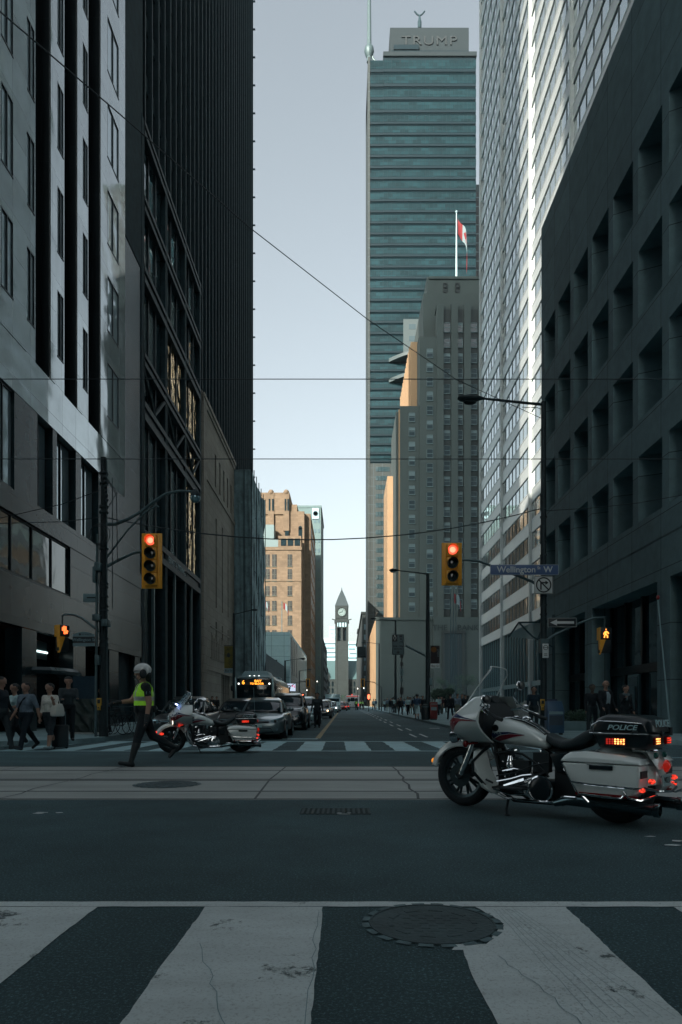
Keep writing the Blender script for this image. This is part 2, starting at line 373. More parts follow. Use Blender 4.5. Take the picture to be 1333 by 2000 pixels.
# pavements
def pave(name, corner, xa, xb, y0):
    me = MB(); n = len(corner)
    bot = [(x, y, gz(y)-.3) for x, y in corner]; top = [(x, y, gz(y)+.15) for x, y in corner]
    me.face(top, 0)
    for k in range(n):
        q = (k+1) % n; me.face([bot[k], bot[q], top[q], top[k]], 1)
    ys = [y for y in (60, 120, 220, 330) if y > y0]; ys = [y0]+ys+[520]
    edge = xb if abs(xb) < 50 else xa; out = -1 if edge == xa else 1
    for a, b in zip(ys, ys[1:]):
        me.face([(xa, a, gz(a)+.15), (xb, a, gz(a)+.15), (xb, b, gz(b)+.15), (xa, b, gz(b)+.15)], 0)
        e = edge
        me.face([(e, a, gz(a)-.3), (e, b, gz(b)-.3), (e, b, gz(b)+.15), (e, a, gz(a)+.15)], 1)
        i = e-out*.16
        me.face([(e, a, gz(a)+.154), (e, b, gz(b)+.154), (i, b, gz(b)+.154), (i, a, gz(a)+.154)], 1)
    o = me.build(name, [M_side, M_kerb], smooth=False); bm = bmesh.new(); bm.from_mesh(o.data); bmesh.ops.recalc_face_normals(bm, faces=bm.faces); bm.to_mesh(o.data); bm.free()
    return tag(o, kind='structure')
def arc(cx, cy, r, a0, a1, n=10): return [(cx+r*math.cos(R(a0+(a1-a0)*k/n)), cy+r*math.sin(R(a0+(a1-a0)*k/n))) for k in range(n+1)]
pave('pavement_west', [(-160, 18.3), (-13, 18.3)]+arc(-10.7, 21.3, 3.0, -90, 0)+[(-7.7, 22), (-160, 22)], -160, -7.7, 22)
pave('pavement_east', [(160, 14.6), (160, 26), (5, 26)]+arc(12, 26, 7, 180, 248)[1:]+[(14, 15.2), (18, 14.6)], 5, 160, 26)
# ---------------------------------------------------------------- materials for facades
M_blk = mat('black_steel', (.030, .058, .070), .75, 0, notint=True, spec=.15, var=.25, vscale=2)
M_blkg = mat('black_glass', (.022, .030, .034), .04, 0, spec=.9, wave=.05, wscale=.5)
M_dkst = panel_mat('dark_granite', (.030, .047, .052), (.07, .08, .085), 1.5, 1.45, .2, spec=.3, wave=.05, wscale=.35, mort=.008, offs=0)
M_fin = panel_mat('black_granite', (.016, .021, .024), (.04, .05, .055), .55, 2.9, .5, spec=.2, mort=.008, offs=0)
M_marb = panel_mat('polished_granite', (.42, .47, .475), (.05, .06, .06), 1.45, 1.45, .05, spec=1.0, wave=.09, wscale=.38, mort=.006, offs=0, bump=.05, metal=.5, notint=True)
M_lgl = mat('window_glass', (.50, .60, .64), .03, .3, notint=True, spec=1.0, wave=.05, wscale=.6)
M_lfr = mat('window_frame_dark', (.02, .025, .028), .4, .5)
M_lfm = mat('window_frame_metal', (.35, .38, .39), .35, .7)
M_grid = panel_mat('grid_concrete', (.20, .235, .24), (.05, .06, .065), 2.5, 2.0, .8, var=.13, mort=.018, offs=0, vscale=1.5)
M_stone = panel_mat('limestone', (.33, .31, .27), (.13, .125, .11), 1.9, .75, .85, var=.09, notint=True)
M_brick = panel_mat('warm_stone', (.185, .135, .090), (.12, .09, .062), 1.2, .6, .9, var=.14, vscale=.25, notint=True)
M_mesh = mat('scaffold_netting', (.24, .26, .265), .9, var=.45, vscale=.8, bump=1, bscale=1.6)
M_white = panel_mat('grey_cladding', (.42, .46, .46), (.10, .12, .125), 2.4, 2.0, .5, var=.06, mort=.03, offs=0)
M_steel = mat('stainless_cladding', (.60, .67, .685), .45, .15, notint=True, var=.07, vscale=.15, bump=.02)
M_cgl = mat('grey_glass', (.05, .065, .07), .05, 0, spec=1.0, wave=.04, wscale=.8)
M_cgb = mat('sky_glass', (.52, .59, .61), .03, .75, notint=True, spec=1.0, wave=.02, wscale=.8)
M_tgl = panel_mat('teal_glass', (.010, .036, .044), (.005, .014, .018), 3.1, 1.35, .12, spec=.3, notint=True, var=.28, mort=.05, offs=.5, vscale=.05, bump=0, wave=.03, wscale=.3)
M_tsp = mat('teal_spandrel', (.010, .020, .024), .5, 0, spec=.2)
M_tdk = mat('teal_slot', (.006, .012, .014), .9, spec=.1)
M_tst = panel_mat('tower_stone', (.045, .045, .043), (.07, .075, .08), 3.4, 3.5, .7, var=.06, mort=.12, offs=0)
M_roof = mat('slate_roof', (.030, .038, .042), .7, var=.2)
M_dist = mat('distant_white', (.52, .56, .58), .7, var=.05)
M_distw = mat('distant_window', (.12, .15, .17), .3)
M_hall = panel_mat('hall_sandstone', (.034, .034, .032), (.02, .021, .02), 3, 1.5, .9, var=.12, mort=.05)
M_copp = mat('copper_roof', (.085, .12, .12), .8, var=.15)

# ---------------------------------------------------------------- near left: polished granite office block
def block(name, label, x, y, cat='building', group=None): return thing(name, label, cat, (x, y, gz(y)), group=group)
B = block('granite_office_building', 'polished grey granite office block with protruding black fins, nearest on the left', -16, 30)
XF, XR = -12.0, -12.56
m = MB(); m.box(-45, XR-.35, 21.6, 37.1, 0, 130); m.box(XR-.35, XR, 21.6, 37.1, 5.0, 5.95)
m.build('core', M_fin, B, world=True)
# window rows above z=16: storey 4.37
ST = 4.37; rows = [16.0+ST*k for k in range(25)]
bays = [(-12.0, 22.2, 25.66, 23.75, 24.6), (-12.06, 25.66, 26.5, 25.75, 26.42), (-12.0, 27.75, 28.2, 27.9, 27.91), (-12.05, 28.2, 29.2, 28.5, 29.12), (-12.0, 30.5, 31.1, 30.7, 30.71), (-12.05, 31.1, 31.92, 31.25, 31.86), (-12.0, 33.4, 37.1, 34.35, 36.05)]
wins = []
wall = MB()
for (x, a, b, wa, wb) in bays:
    zz = [14.5]
    for r in rows:
        w0, w1 = r-.2, r+2.6
        wall.box(x-.34, x, a, wa, w0, w1); wall.box(x-.34, x, wb, b, w0, w1)
        wall.box(x-.34, x, a, b, zz[-1], w0); zz.append(w1)
        if wb-wa > .1: wins.append((x, wa, wb, w0, w1))
    wall.box(x-.34, x, a, b, zz[-1], 130)
wall.box(-12.35, -12.02, 22.2, 37.1, 12.6, 14.48)
wall.build('granite_wall', M_marb, B, world=True)
fin = MB()
for a, b in ((26.5, 27.75), (29.2, 30.5), (31.92, 33.4)):
    fin.box(-14.2, -12.35, b-.12, b-.0, 14.5, 130); fin.box(-14.3, -14.2, a, b, 14.5, 130); fin.box(-12.36, -12.03, b-.1, b-.001, 14.5, 130)
fin.box(-12.3, -12.0, 21.6, 22.2, 0, 130)
fin.build('fin', M_fin, B, world=True)
def wfn(x, a, b, z0, z1, n=2):
    def fn(mb):
        mb.box(x-.26, x-.05, a, b, z0, z1, 0)
        for k in range(n+1):
            y = a+(b-a)*k/n; mb.box(x-.05, x+.004, y-(-.012 if k == 0 else .03), y+(-.012 if k == n else .03), z0, z1, 1)
        mb.box(x-.05, x+.003, a, b, z1-.05, z1, 1); mb.box(x-.05, x+.02, a, b, z0, z0+.06, 1)
    return fn
parts('window', [(r[3], wfn(*r)) for r in wins], [M_lgl, M_lfr], B)
# podium floors
low = MB()
for (a, b) in ((22.2, 22.6), (24.75, 26.6), (28.0, 28.4), (30.4, 31.0), (33.2, 37.1)): low.box(-12.34, -12.03, a, b, 9.0, 12.58)
low.box(-12.34, -12.0, 21.6, 40.3, 8.12, 8.98); 
low.box(-12.36, -12.03, 21.6, 23.0, 5.96, 8.1); low.box(-12.36, -12.03, 29.8, 40.3, 5.96, 8.1); low.box(-12.36, -12.0, 21.6, 40.3, 4.1, 5.94)
low.box(-12.36, -12.06, 37.1, 40.3, 9.0, 27)
for (a, b) in ((21.6, 22.4), (25.4, 26.6), (30.2, 31.6), (34.8, 36.2), (39.0, 40.3)): low.box(-12.7, -12.06, a, b, .1, 4.08)
low.build('podium_wall', M_dkst, B, world=True)
pw = [(-12.1, 22.6, 24.75, 9.02, 12.56, 3), (-12.3, 26.6, 28.0, 9.02, 12.56, 2), (-12.3, 28.4, 30.4, 9.02, 12.56, 2), (-12.3, 31.0, 33.2, 9.02, 12.56, 2), (-12.1, 23.0, 26.3, 5.98, 8.1, 2), (-12.1, 26.3, 29.8, 5.98, 8.1, 2)]
for q in pw: mb = MB(); wfn(*q)(mb); mb.build('window', [M_lgl if q[3] > 9 else M_cgl, M_lfr], B, world=True)
M_lit = mat('lobby_light', (.8, .9, .9), .5, emit=1.6, ecol=(.62, .8, .8))
M_litd = mat('lobby_wall', (.06, .08, .08), .6)
m = MB(); m.box(-13.6, -12.9, 22, 40, .1, 4.0); m.build('lobby_glass', M_blkg, B, world=True)
m = MB(); m.box(-12.88, -12.84, 26.75, 29.3, 3.15, 3.9, 0); m.build('lobby_panel', M_litd, B, world=True)
m = MB(); m.box(-12.84, -12.80, 26.75, 29.3, 3.42, 3.50, 0); m.build('strip_light', M_lit, B, world=True)
m = MB(); m.lathe([(.12, 0), (.12, .05)], (-12.45, 26.6, 4.03), 'z', 14); m.build('ceiling_lamp', mat('warm_downlight', (1, .5, .3), .5, emit=2.0, ecol=(1, .45, .22)), B, world=True)
m = MB(); m.tube([(-12.5, 26.2, 2.55), (-11.6, 26.6, 2.55), (-11.2, 28, 2.55), (-11.6, 29.4, 2.55), (-12.5, 29.8, 2.55)], .25, 6, flat=.6); m.build('entrance_canopy', M_dkst, B, world=True)

# ---------------------------------------------------------------- black glass tower with the truss base
B = block('black_glass_tower', 'very tall black tower with fine vertical ribs, upper left', -30, 60)
m = MB(); m.box(-49, -12.75, 40.4, 90.6, 36.2, 200); m.box(-49, -12.75, 57, 90.6, 28.2, 36.2); m.box(-49, -14.2, 40.4, 57, 0, 36.2)
m.box(-12.75, -12.02, 37.12, 40.38, 27.02, 200); m.box(-49, -12.36, 37.12, 40.38, 0, 200)
m.build('core', M_blk, B, world=True)
gl = MB(); gl.box(-12.74, -12.42, 40.4, 90.55, 36.2, 198); gl.box(-12.74, -12.42, 57, 90.55, 28.2, 36.2); gl.build('glazing', M_blkg, B, world=True)
ribs = MB(); y = 41.2; k = 0
while y < 90.6:
    zb = 28.2 if y > 57 else 36.2; ribs.box(-12.42, -12.12, y-.055, y+.055, zb, 198); ribs.box(-12.12, -12.09, y-.10, y+.10, zb, 198); y += 1.5
ribs.build('rib', mat('rib_steel', (.05, .065, .072), .6, 0, spec=.2, var=.2), B, world=True)
fl = MB()
for k in range(46):
    z = 28.2+3.72*k; fl.box(-12.42, -12.34, 40.4 if z > 36 else 57, 90.5, z, z+1.0)
    fl.box(-12.5, -11.98, 90.44, 90.62, z, z+.12)
fl.build('spandrel', M_blk, B, world=True)
# truss base between z=8 and z=28
cols = [40.4, 45.7, 51.2, 56.4]
m = MB()
for y in cols: m.box(-12.9, -12.0, y-.28, y+.28, 0.1, 36.2)
m.build('column', M_blk, B, world=True)
M_beam = mat('beam_steel', (.045, .052, .056), .55, 0, spec=.3, var=.2)
m = MB()
for z, h in ((35.4, .9), (30.9, .9), (26.6, 1.0), (21.6, .8), (18.4, 1.1), (10.6, 1.2)):
    m.box(-12.6, -11.97, 40.7, 56.6, z, z+h*.35); m.box(-12.6, -12.1, 40.7, 56.6, z+h*.35, z+h*.7); m.box(-12.6, -11.97, 40.7, 56.6, z+h*.7, z+h)
m.build('beam', M_beam, B, world=True)
m = MB()
for a, b in zip(cols, cols[1:]):
    c = (a+b)/2
    m.tube([(-12.1, a+.3, 21.5), (-12.1, c, 19.6), (-12.1, b-.3, 21.5)], .13, 6)
m.build('truss_brace', M_beam, B, world=True)
M_warmg = mat('base_glass', (.07, .09, .10), .02, .3, spec=1.0, wave=.10, wscale=.9)
M_gold = mat('gold_reflection_glass', (1.0, .70, .40), .05, .95, wave=1.0, wscale=2.2, stretch=(1, 1, .45))  # gold colour stands in for warm sunlit reflections in a few panes
for a, b in zip(cols, cols[1:]):
    for z0, z1 in ((22.4, 26.6), (19.5, 21.6), (11.8, 18.4), (27.6, 30.9), (31.8, 35.4)):
        m = MB(); m.box(-12.36, -12.3, a+.28, b-.28, z0, z1)
        for q in (1, 2): m.box(-12.3, -12.2, a+.28+(b-a-.56)*q/3-.04, a+.28+(b-a-.56)*q/3+.04, z0, z1, 1)
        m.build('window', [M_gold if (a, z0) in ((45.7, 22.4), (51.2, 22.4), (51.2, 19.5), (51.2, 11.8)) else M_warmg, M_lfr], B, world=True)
text('lettering', 'ERNST & YOUNG', .62, (-11.96, 48.5, 11.2), (R(90), 0, R(90)), mat('sign_letter', (.30, .33, .34), .4), B, depth=.02, world=True)
m = MB()
for y in (42.9, 48.2, 53.4, 45.7, 51.2): m.box(-12.2, -12.02, y-.09, y+.09, .1, 10.6)
m.build('mullion', mat('grey_mullion', (.12, .145, .15), .5, .3), B, world=True)
m = MB(); m.box(-13.6, -13.4, 40.6, 56.4, .1, 10.6); m.build('lobby_glass', M_blkg, B, world=True)

# ---------------------------------------------------------------- art deco limestone hall
B = block('limestone_hall', 'pale limestone hall with tall slot windows beneath the black tower', -14, 65)
slots = [(63.0, 63.55), (66.2, 66.75), (69.4, 69.95)]
up_ = [62.6, 64.8, 66.9, 69.0, 71.1]
m = MB()
m.box(-40, -12.5, 57, 73.5, 0, 27.8); 
def wallrow(mb, z0, z1, holes, y0=57, y1=73.5, xa=-12.5, xb=-12.0):
    c = y0
    for a, b in holes: mb.box(xa, xb, c, a, z0, z1); c = b
    mb.box(xa, xb, c, y1, z0, z1)
wallrow(m, .1, 4.6, [(66.0, 70.6)]); wallrow(m, 4.6, 6.2, []); wallrow(m, 6.2, 9.2, slots); wallrow(m, 9.2, 10.5, []); wallrow(m, 10.5, 18.8, slots); wallrow(m, 18.8, 21.6, [])
wallrow(m, 21.6, 24.6, [(y, y+.7) for y in up_]); wallrow(m, 24.6, 27.8, [])
for z, d in ((27.3, .22), (26.9, .12), (20.9, .1), (4.5, .1)): m.box(-12.0, -12.0+d, 57.0, 73.5, z, z+.35)
m.box(-12.0, -11.85, 57.0, 58.4, 0, 27.3)
m.build('wall', M_stone, B, world=True)
for a, b in slots:
    for z0, z1 in ((6.2, 9.2), (10.5, 18.8)):
        q = MB(); q.box(-12.42, -12.36, a, b, z0, z1); q.build('window', M_blkg, B, world=True)
for y in up_: q = MB(); q.box(-12.42, -12.36, y, y+.7, 21.6, 24.6); q.build('window', M_blkg, B, world=True)
q = MB(); q.box(-12.42, -12.3, 66, 70.6, .1, 4.6)
for y in (67, 68.3, 69.6): q.box(-12.3, -12.1, y-.12, y+.12, .1, 4.6, 1)
q.build('doorway', [M_blk, M_stone], B, world=True)
q = MB(); r_ = random.Random(2)                       # carved frieze
q.box(-12.0, -11.93, 60.6, 71.2, 5.6, 5.72); q.box(-12.0, -11.93, 60.6, 71.2, 8.5-.1, 8.5)
for k in range(46):
    y = 60.9+k*.225; h = r_.uniform(.9, 2.1); q.box(-12.0, -11.95, y, y+r_.uniform(.08, .17), 5.75, 5.75+h)
    q.ell((-11.98, y+.07, 5.8+h), .06, .1, .13, 6, 4)
q.build('carved_frieze', M_stone, B, world=True)

# ---------------------------------------------------------------- scaffolded block
B = block('scaffolded_building', 'building wrapped in grey scaffold netting behind the limestone hall', -14, 80)
m = MB(); m.box(-40, -10.9, 73.9, 85.6, 0, 26.2); m.build('wall', M_stone, B, world=True)
def sheet(name, p0, p1, z0, z1, nrm, amp, n=26, k=40, seed=0):
    r = random.Random(seed); mb = MB(); ph = [(r.uniform(.3, 2.2), r.uniform(.2, 1.4), r.uniform(0, 6)) for _ in range(9)]
    vs = []
    for i in range(n+1):
        for j in range(k+1):
            u = i/n; v = j/k; b = sum(math.sin(a*u*12+c*v*22+d) for a, c, d in ph)/4*amp
            vs.append((p0[0]+(p1[0]-p0[0])*u+nrm[0]*b, p0[1]+(p1[1]-p0[1])*u+nrm[1]*b, z0+(z1-z0)*v))
    fs = [(i*(k+1)+j, (i+1)*(k+1)+j, (i+1)*(k+1)+j+1, i*(k+1)+j+1) for i in range(n) for j in range(k)]
    mb.raw(vs, fs); return mb
sheet('n', (-12.1, 73.5), (-10.2, 73.5), 2.5, 27, (0, -1), .16, 20, 90, 1).build('netting', M_mesh, B, world=True, ang=60)
sheet('n', (-10.2, 73.5), (-10.2, 86), 2.5, 27, (1, 0), .22, 40, 90, 5).build('netting', mat('scaffold_netting_pale', (.40, .42, .42), .8, var=.4, vscale=1.2, bump=1, bscale=2.2), B, world=True, ang=60)
m = MB()
for y in [73.4+2.1*k for k in range(7)]: m.tube([(-10.12, y, 0), (-10.12, y, 27.6)], .05, 6)
for z in [2.4+2.05*k for k in range(13)]: m.tube([(-10.3, 73.4, z), (-10.3, 86, z)], .03, 6)
m.tube([(-12.1, 73.3, 0), (-12.1, 73.3, 27.6)], .05, 6); m.tube([(-10.9, 73.3, 0), (-10.9, 73.3, 27.2)], .05, 6)
m.build('scaffold_pole', M_blk, B, world=True)
m = MB(); m.box(-12.1, -9.8, 73.2, 86, 2.5, 2.75); m.box(-9.9, -9.8, 73.2, 86, 2.75, 3.6); m.build('scaffold_deck', mat('deck_dark', (.05, .05, .055), .8), B, world=True)
# dark block between scaffold and white block
B = block('dark_brick_building', 'low dark building between the scaffolding and the grey panelled block', -14, 110)
m = MB(); m.box(-40, -11.2, 88, 128.6, 0, 9.0); m.build('wall', panel_mat('dark_brick', (.07, .075, .075), (.04, .045, .045), .9, .4, .9), B, world=True)
for k in range(5):
    q = MB(); q.box(-11.2, -11.15, 90+k*7.5, 95+k*7.5, 2.2, 5); q.build('window', M_blkg, B, world=True)

# ---------------------------------------------------------------- grey panelled block with slanted glass
B = block('grey_panelled_building', 'low grey panelled block with bright glass side, below the ochre stone tower', -13, 140)
m = MB(); m.box(-40, -10.55, 129, 186, 0, 15.8); m.build('wall', M_white, B, world=True)
q = MB(); q.box(-10.55, -10.48, 131.5, 184, 4.5, 15.2); q.build('glazing', M_cgl, B, world=True)
for a in (134.5, 139.5, 146): q = MB(); q.box(-10.48, -10.42, a, a+3.2, 8, 15); q.build('window', M_blkg, B, world=True)
q = MB(); q.box(-16.5, -12.9, 128.7, 129, 1, 10.5, 0); q.build('stair_glass', M_blkg, B, world=True)
q = MB()
for z in (2.5, 4.5, 6.5, 8.5): q.box(-16.5, -12.9, 128.6, 128.7, z, z+.15)
q.build('glass_bar', M_lfm, B, world=True)
B = block('red_canopy', 'dark red awning above the pavement beside the scaffolding', -11, 88, 'awning'); m = MB()
m.loft([[(-11.2, 88.1, 3.6), (-10.0, 88.1, 3.0), (-10.0, 88.1, 2.9), (-11.2, 88.1, 2.9)], [(-11.2, 94, 3.66), (-10.0, 94, 3.06), (-10.0, 94, 2.96), (-11.2, 94, 2.96)]]); m.build('fabric', mat('awning_red', (.10, .012, .03), .8), B, world=True)

# ---------------------------------------------------------------- warm stone tower (sunlit south face)
B = block('ochre_stone_tower', 'sunlit ochre stone tower with stepped top and arched windows', -18, 205)
G = gz(205)
m = MB()
m.box(-45, -10.6, 208, 240, 0, 61.0); m.box(-45, -12.4, 205.5, 208, 0, 61.0)
m.box(-45, -14.6, 206, 225, 60, 63.2); m.box(-45, -16.8, 205, 222, 60, 66.5)
for x in (-22.4, -17.8, -27): m.ell((x, 205.3, 66.6), .9, .9, .9, 10, 6); m.box(x-.9, x+.9, 204.8, 206, 55, 66.6)
m.box(-45, -12.8, 197.5, 206, 0, 48.0)             # lower front block
m.box(-45, -12.6, 197.2, 198, 47.4, 48.3); m.box(-45, -12.7, 197.3, 198, 38.4, 38.9)
m.build('wall', M_brick, B, world=True)
M_owin = mat('office_window_dark', (.03, .035, .04), .15, 0, spec=.3, notint=True, col2=(.09, .088, .08), vscale=.9)
wn = []
for x in (-24.6, -22.6, -20.6, -16.1):
    for r in range(11):
        z = 4.5+4.25*r
        if z > 45: continue
        wn.append((x, z, 1.3, 2.7 if r < 8 else 3.4))
for x, z, ww, h in wn:
    q = MB(); q.box(x-ww/2, x+ww/2, 197.38, 197.5, z, z+h, 0); q.box(x-.06, x+.06, 197.32, 197.38, z, z+h, 1); q.box(x-ww/2, x+ww/2, 197.32, 197.38, z+h*.5, z+h*.5+.12, 1); q.box(x-ww/2-.1, x+ww/2+.1, 197.25, 197.5, z-.2, z-.02, 1)
    q.build('window', [M_owin, mat('window_surround', (.13, .105, .08), .8)], B, world=True)
for x, z, h in ((-22.2, 54, 6.5), (-17.6, 50.5, 10), (-13.6, 49, 12)):
    yy = 204.98 if x < -17 else 205.45
    q = MB(); q.box(x-.55, x+.55, yy-.1, yy, z-5, z-5+h); q.lathe([(.55, 0), (.55, .1)], (x, yy-.1, z-5+h), 'y', 16); q.build('arched_window', M_blkg, B, world=True)
for x in (-22.8, -21.8, -18, -17.2): q = MB(); q.box(x-.25, x+.25, 204.7, 204.8 if abs(x+17.6) > 1 and abs(x+22.4) > 1 else 204.82, 61, 64.5); q.build('slot_window', M_blkg, B, world=True)
q = MB(); q.box(-45, -19.6, 199, 204.8, 48.3, 51.0); q.box(-45, -21, 200, 204.7, 51, 55.5); q.build('penthouse', mat('penthouse_grey', (.22, .225, .22), .7), B, world=True)
q = MB(); q.box(-19.6, -12.9, 198.5, 204.9, 48.3, 51.8); q.build('penthouse_wall', M_brick, B, world=True)
for x in (-18.0, -16, -14): q = MB(); q.box(x-.8, x+.8, 198.4, 198.5, 48.9, 51); q.build('window', M_blkg, B, world=True)
for r in range(13):
    z = 4+4.25*r
    for y in (211, 218, 225, 232): q = MB(); q.box(-10.6, -10.55, y, y+2.2, z, z+2.5); q.build('window', M_distw, B, world=True)
# grey-green tower further on
B = block('green_grey_tower', 'grey green tower edge with a square emblem behind the ochre tower', -11, 250)
m = MB(); m.box(-40, -8.85, 247, 275, 0, 74.4); m.box(-40, -8.6, 246.8, 275.2, 74.4, 75.2); m.build('wall', mat('green_grey_stone', (.16, .185, .18), .7, var=.08), B, world=True)
for r in range(19):
    for x in (-11.0, -9.6): q = MB(); z = 5+3.55*r; q.box(x-.35, x+.35, 246.9, 247, z, z+1.3); q.build('window', M_distw, B, world=True)
q = MB(); q.box(-12.0, -9.6, 246.6, 246.95, 70.3, 74.2, 0); q.lathe([(1.0, 0), (1.0, .06), (.8, .06), (.8, .0)], (-10.8, 246.5, 72.2), 'y', 8, m=1); q.box(-11.2, -10.4, 246.5, 246.6, 71.8, 72.6, 1); q.build('emblem', [M_dist, M_distw], B, world=True)
for i, (y0, y1, x, z, lb) in enumerate(((278, 330, -8.9, 30, 'dark stone shopfront building just past the grey green tower'), (335, 420, -10.5, 26, 'distant dark building at the far left end of the street'), (425, 540, -13, 20, 'farthest dark building left of the clock tower'))):
    B = block('street_building', lb, x-4, y0); m = MB(); m.box(-60, x, y0, y1, 0, z); m.build('wall', M_hall, B, world=True)
    for r in range(int(z/4)-1): q = MB(); [q.box(x, x+.05, yy, yy+3, 3+4*r, 5.5+4*r) for yy in range(y0+3, y1-4, 6)]; q.build('window_row', M_distw, B, world=True)
# unseen blocks added off frame to shade the street and shape the sun patch
M_off = panel_mat('shade_block_stone', (.16, .18, .185), (.08, .09, .095), 3, 3.6, .8, mort=.2, offs=0)
for nm, lb, bx in (('southwest_shade_tower', 'unseen tower added behind the camera to the left to cast shade', (-20, -12.5, -60, -8, 0, 150)),
                   ('southwest_shade_block', 'unseen mid height block added behind the camera to the left to cut the sun', (-95, -20.1, -60, 4, 0, 62)),
                   ('southeast_shade_tower', 'unseen tower added behind the camera to the right to cast shade', (13, 70, -60, 6, 0, 120)),
                   ('south_shade_tower', 'unseen tower added further south on the west side to block sky light', (-68, -14, -200, -100, 0, 90)), ('south_shade_tower', 'unseen tower added further south on the east side to block sky light', (13, 75, -200, -66, 0, 80)),
                   ('south_shade_block', 'unseen long low block added far behind the camera to block sky light', (-110, 110, -300, -262, 0, 40)),
                   ('west_shade_block', 'unseen long block added to the west to cut the low sun', (-175, -110, -160, -60, 0, 79))):
    B = block(nm, lb, (bx[0]+bx[1])/2, (bx[2]+bx[3])/2); m = MB(); m.box(*bx); m.build('wall', M_off, B, world=True)
    q = MB()
    for r in range(6, 40):
        z = r*3.6
        if z > bx[5]-3: break
        q.box(bx[0]+1, bx[1]-1, bx[3], bx[3]+.1, z, z+1.9); xx = bx[1] if bx[1] < 0 else bx[0]-.1; q.box(xx, xx+.1, bx[2]+1, bx[3]-1, z, z+1.9)
    q.build('window_band', M_cgl, B, world=True)
# ---------------------------------------------------------------- near right: deep concrete grid
B = block('concrete_grid_building', 'dark concrete office block with deep square window recesses on the right', 16, 30)
XW = 11.4
m = MB(); m.box(XW+1.3, 48, 20, 39.6, 0, 29); m.box(XW, XW+1.3, 20, 39.6, 22.8, 29); m.box(XW, XW+1.3, 20, 39.6, 5.7, 8.3)
op = [(19.5+2.5*k, 19.5+2.5*k+1.98) for k in range(8)]
op[0] = (20.6, 21.48)
zr = [(8.3, 10.85), (12.25, 14.82), (16.25, 18.82), (20.25, 22.8)]
for z0, z1 in zip([10.85, 14.82, 18.82], [12.25, 16.25, 20.25]): m.box(XW, XW+1.3, 20, 39.6, z0, z1)
for z0, z1 in zr:
    c = 20
    for a, b in op: m.box(XW+.0, XW+1.3, c, a, z0, z1); c = b
    m.box(XW, XW+1.3, c, 39.6, z0, z1)
    for a, b in op:       # splayed far reveals and sloped sills
        m.raw([(XW+.02, b, z0), (XW+1.25, b, z0), (XW+1.25, b-.6, z0), (XW+.02, b, z1), (XW+1.25, b, z1), (XW+1.25, b-.6, z1)], [(0, 2, 1), (3, 4, 5), (0, 3, 5, 2), (0, 1, 4, 3), (1, 2, 5, 4)])
        m.raw([(XW+.02, a, z0), (XW+1.25, a, z0), (XW+1.25, a, z0+.35), (XW+.02, b, z0), (XW+1.25, b, z0), (XW+1.25, b, z0+.35)], [(0, 1, 2), (3, 5, 4), (0, 2, 5, 3), (0, 3, 4, 1), (1, 4, 5, 2)])
for a, b in ((20, 21.2), (23.9, 24.9), (31.5, 32.4), (37.3, 39.6)): m.box(XW, XW+1.3, a, b, .1, 5.7)
m.box(XW-.0, XW+.06, 20, 39.6, 7.2, 7.24)
m.build('wall', M_grid, B, world=True)
for z0, z1 in zr:
    for a, b in op: q = MB(); q.box(XW+1.2, XW+1.28, a, b, z0, z1); q.build('window', M_blkg, B, world=True)
for a, b in ((21.2, 23.9), (24.9, 31.5), (32.4, 37.3)):
    q = MB(); q.box(XW+1.0, XW+1.1, a, b, .1, 5.7, 0); n = max(2, int((b-a)/1.6))
    for k in range(n+1): y = a+(b-a)*k/n; q.box(XW+.86, XW+1.0, y-.09, y+.09, .1, 5.7, 1)
    q.box(XW+.84, XW+1.0, a, b, 2.55, 2.9, 1); q.build('shop_window', [M_cgl, M_lfr], B, world=True)
q = MB(); q.box(XW+.75, XW+.85, 28.2, 29.3, .1, 2.5, 1); q.box(XW+.72, XW+.75, 28.3, 29.2, .2, 2.4, 0); q.build('door', [M_cgl, M_lfm], B, world=True)
q = MB(); q.box(XW+.70, XW+.715, 28.5, 29.05, 1.0, 2.0); q.build('door_poster', mat('poster_grey', (.16, .20, .21), .6), B, world=True)
text('door_number', 'E', .42, (XW+.69, 28.78, 1.5), (R(90), 0, R(-90)), mat('poster_dark', (.05, .06, .07), .6), B, depth=.003, world=True)

# ---------------------------------------------------------------- steel banded tower
B = block('steel_banded_tower', 'tall stainless steel tower with slanting rows of ribbon windows, right', 22, 75)
XT = 20.0; colY = [33.2, 46.6, 60.0, 73.4, 86.8, 100.4]
m = MB(); m.box(XT+.5, 62, 33, 100.6, 0, 160); m.build('core', M_steel, B, world=True)
sill0, stp = 11.6, 3.27
nst = 44
for k in range(-1, nst):
    z = sill0+stp*k+1.85; h = stp-1.85
    if k == -1: z, h = 10.4, 1.2
    q = MB(); q.box(XT, XT+.5, 33.2, 100.4, z, z+h)
    q.box(XT-.03, XT, 33.2, 100.4, z+h-.1, z+h); q.box(XT-.03, XT, 33.2, 100.4, z, z+.08)
    q.build('spandrel', M_steel, B, world=True)
for k in range(nst):
    z = sill0+stp*k; q = MB(); q.box(XT+.07, XT+.34, 33.2, 100.4, z, z+1.85, 0)
    for a, b in zip(colY, colY[1:]):
        for j in range(1, 8): y = a+(b-a)*j/8; q.box(XT+.02, XT+.07, y-.05, y+.05, z, z+1.85, 1)
    q.build('window_band', [M_cgb, mat('mullion_grey', (.07, .08, .085), .5)], B, world=True)
for i, y in enumerate(colY):
    q = MB(); q.box(XT-.22, XT+.4, y-.22, y+.22, 0, 160); q.box(XT-.26, XT-.22, y-.08, y+.08, 0, 160); q.build('column', M_steel, B, world=True)
q = MB(); q.box(XT+.2, XT+.3, 46, 100.4, 1.2, 10.4, 0)
for y in [47+1.34*k for k in range(40)]: q.box(XT+.05, XT+.2, y-.04, y+.04, 1.2, 10.4, 1)
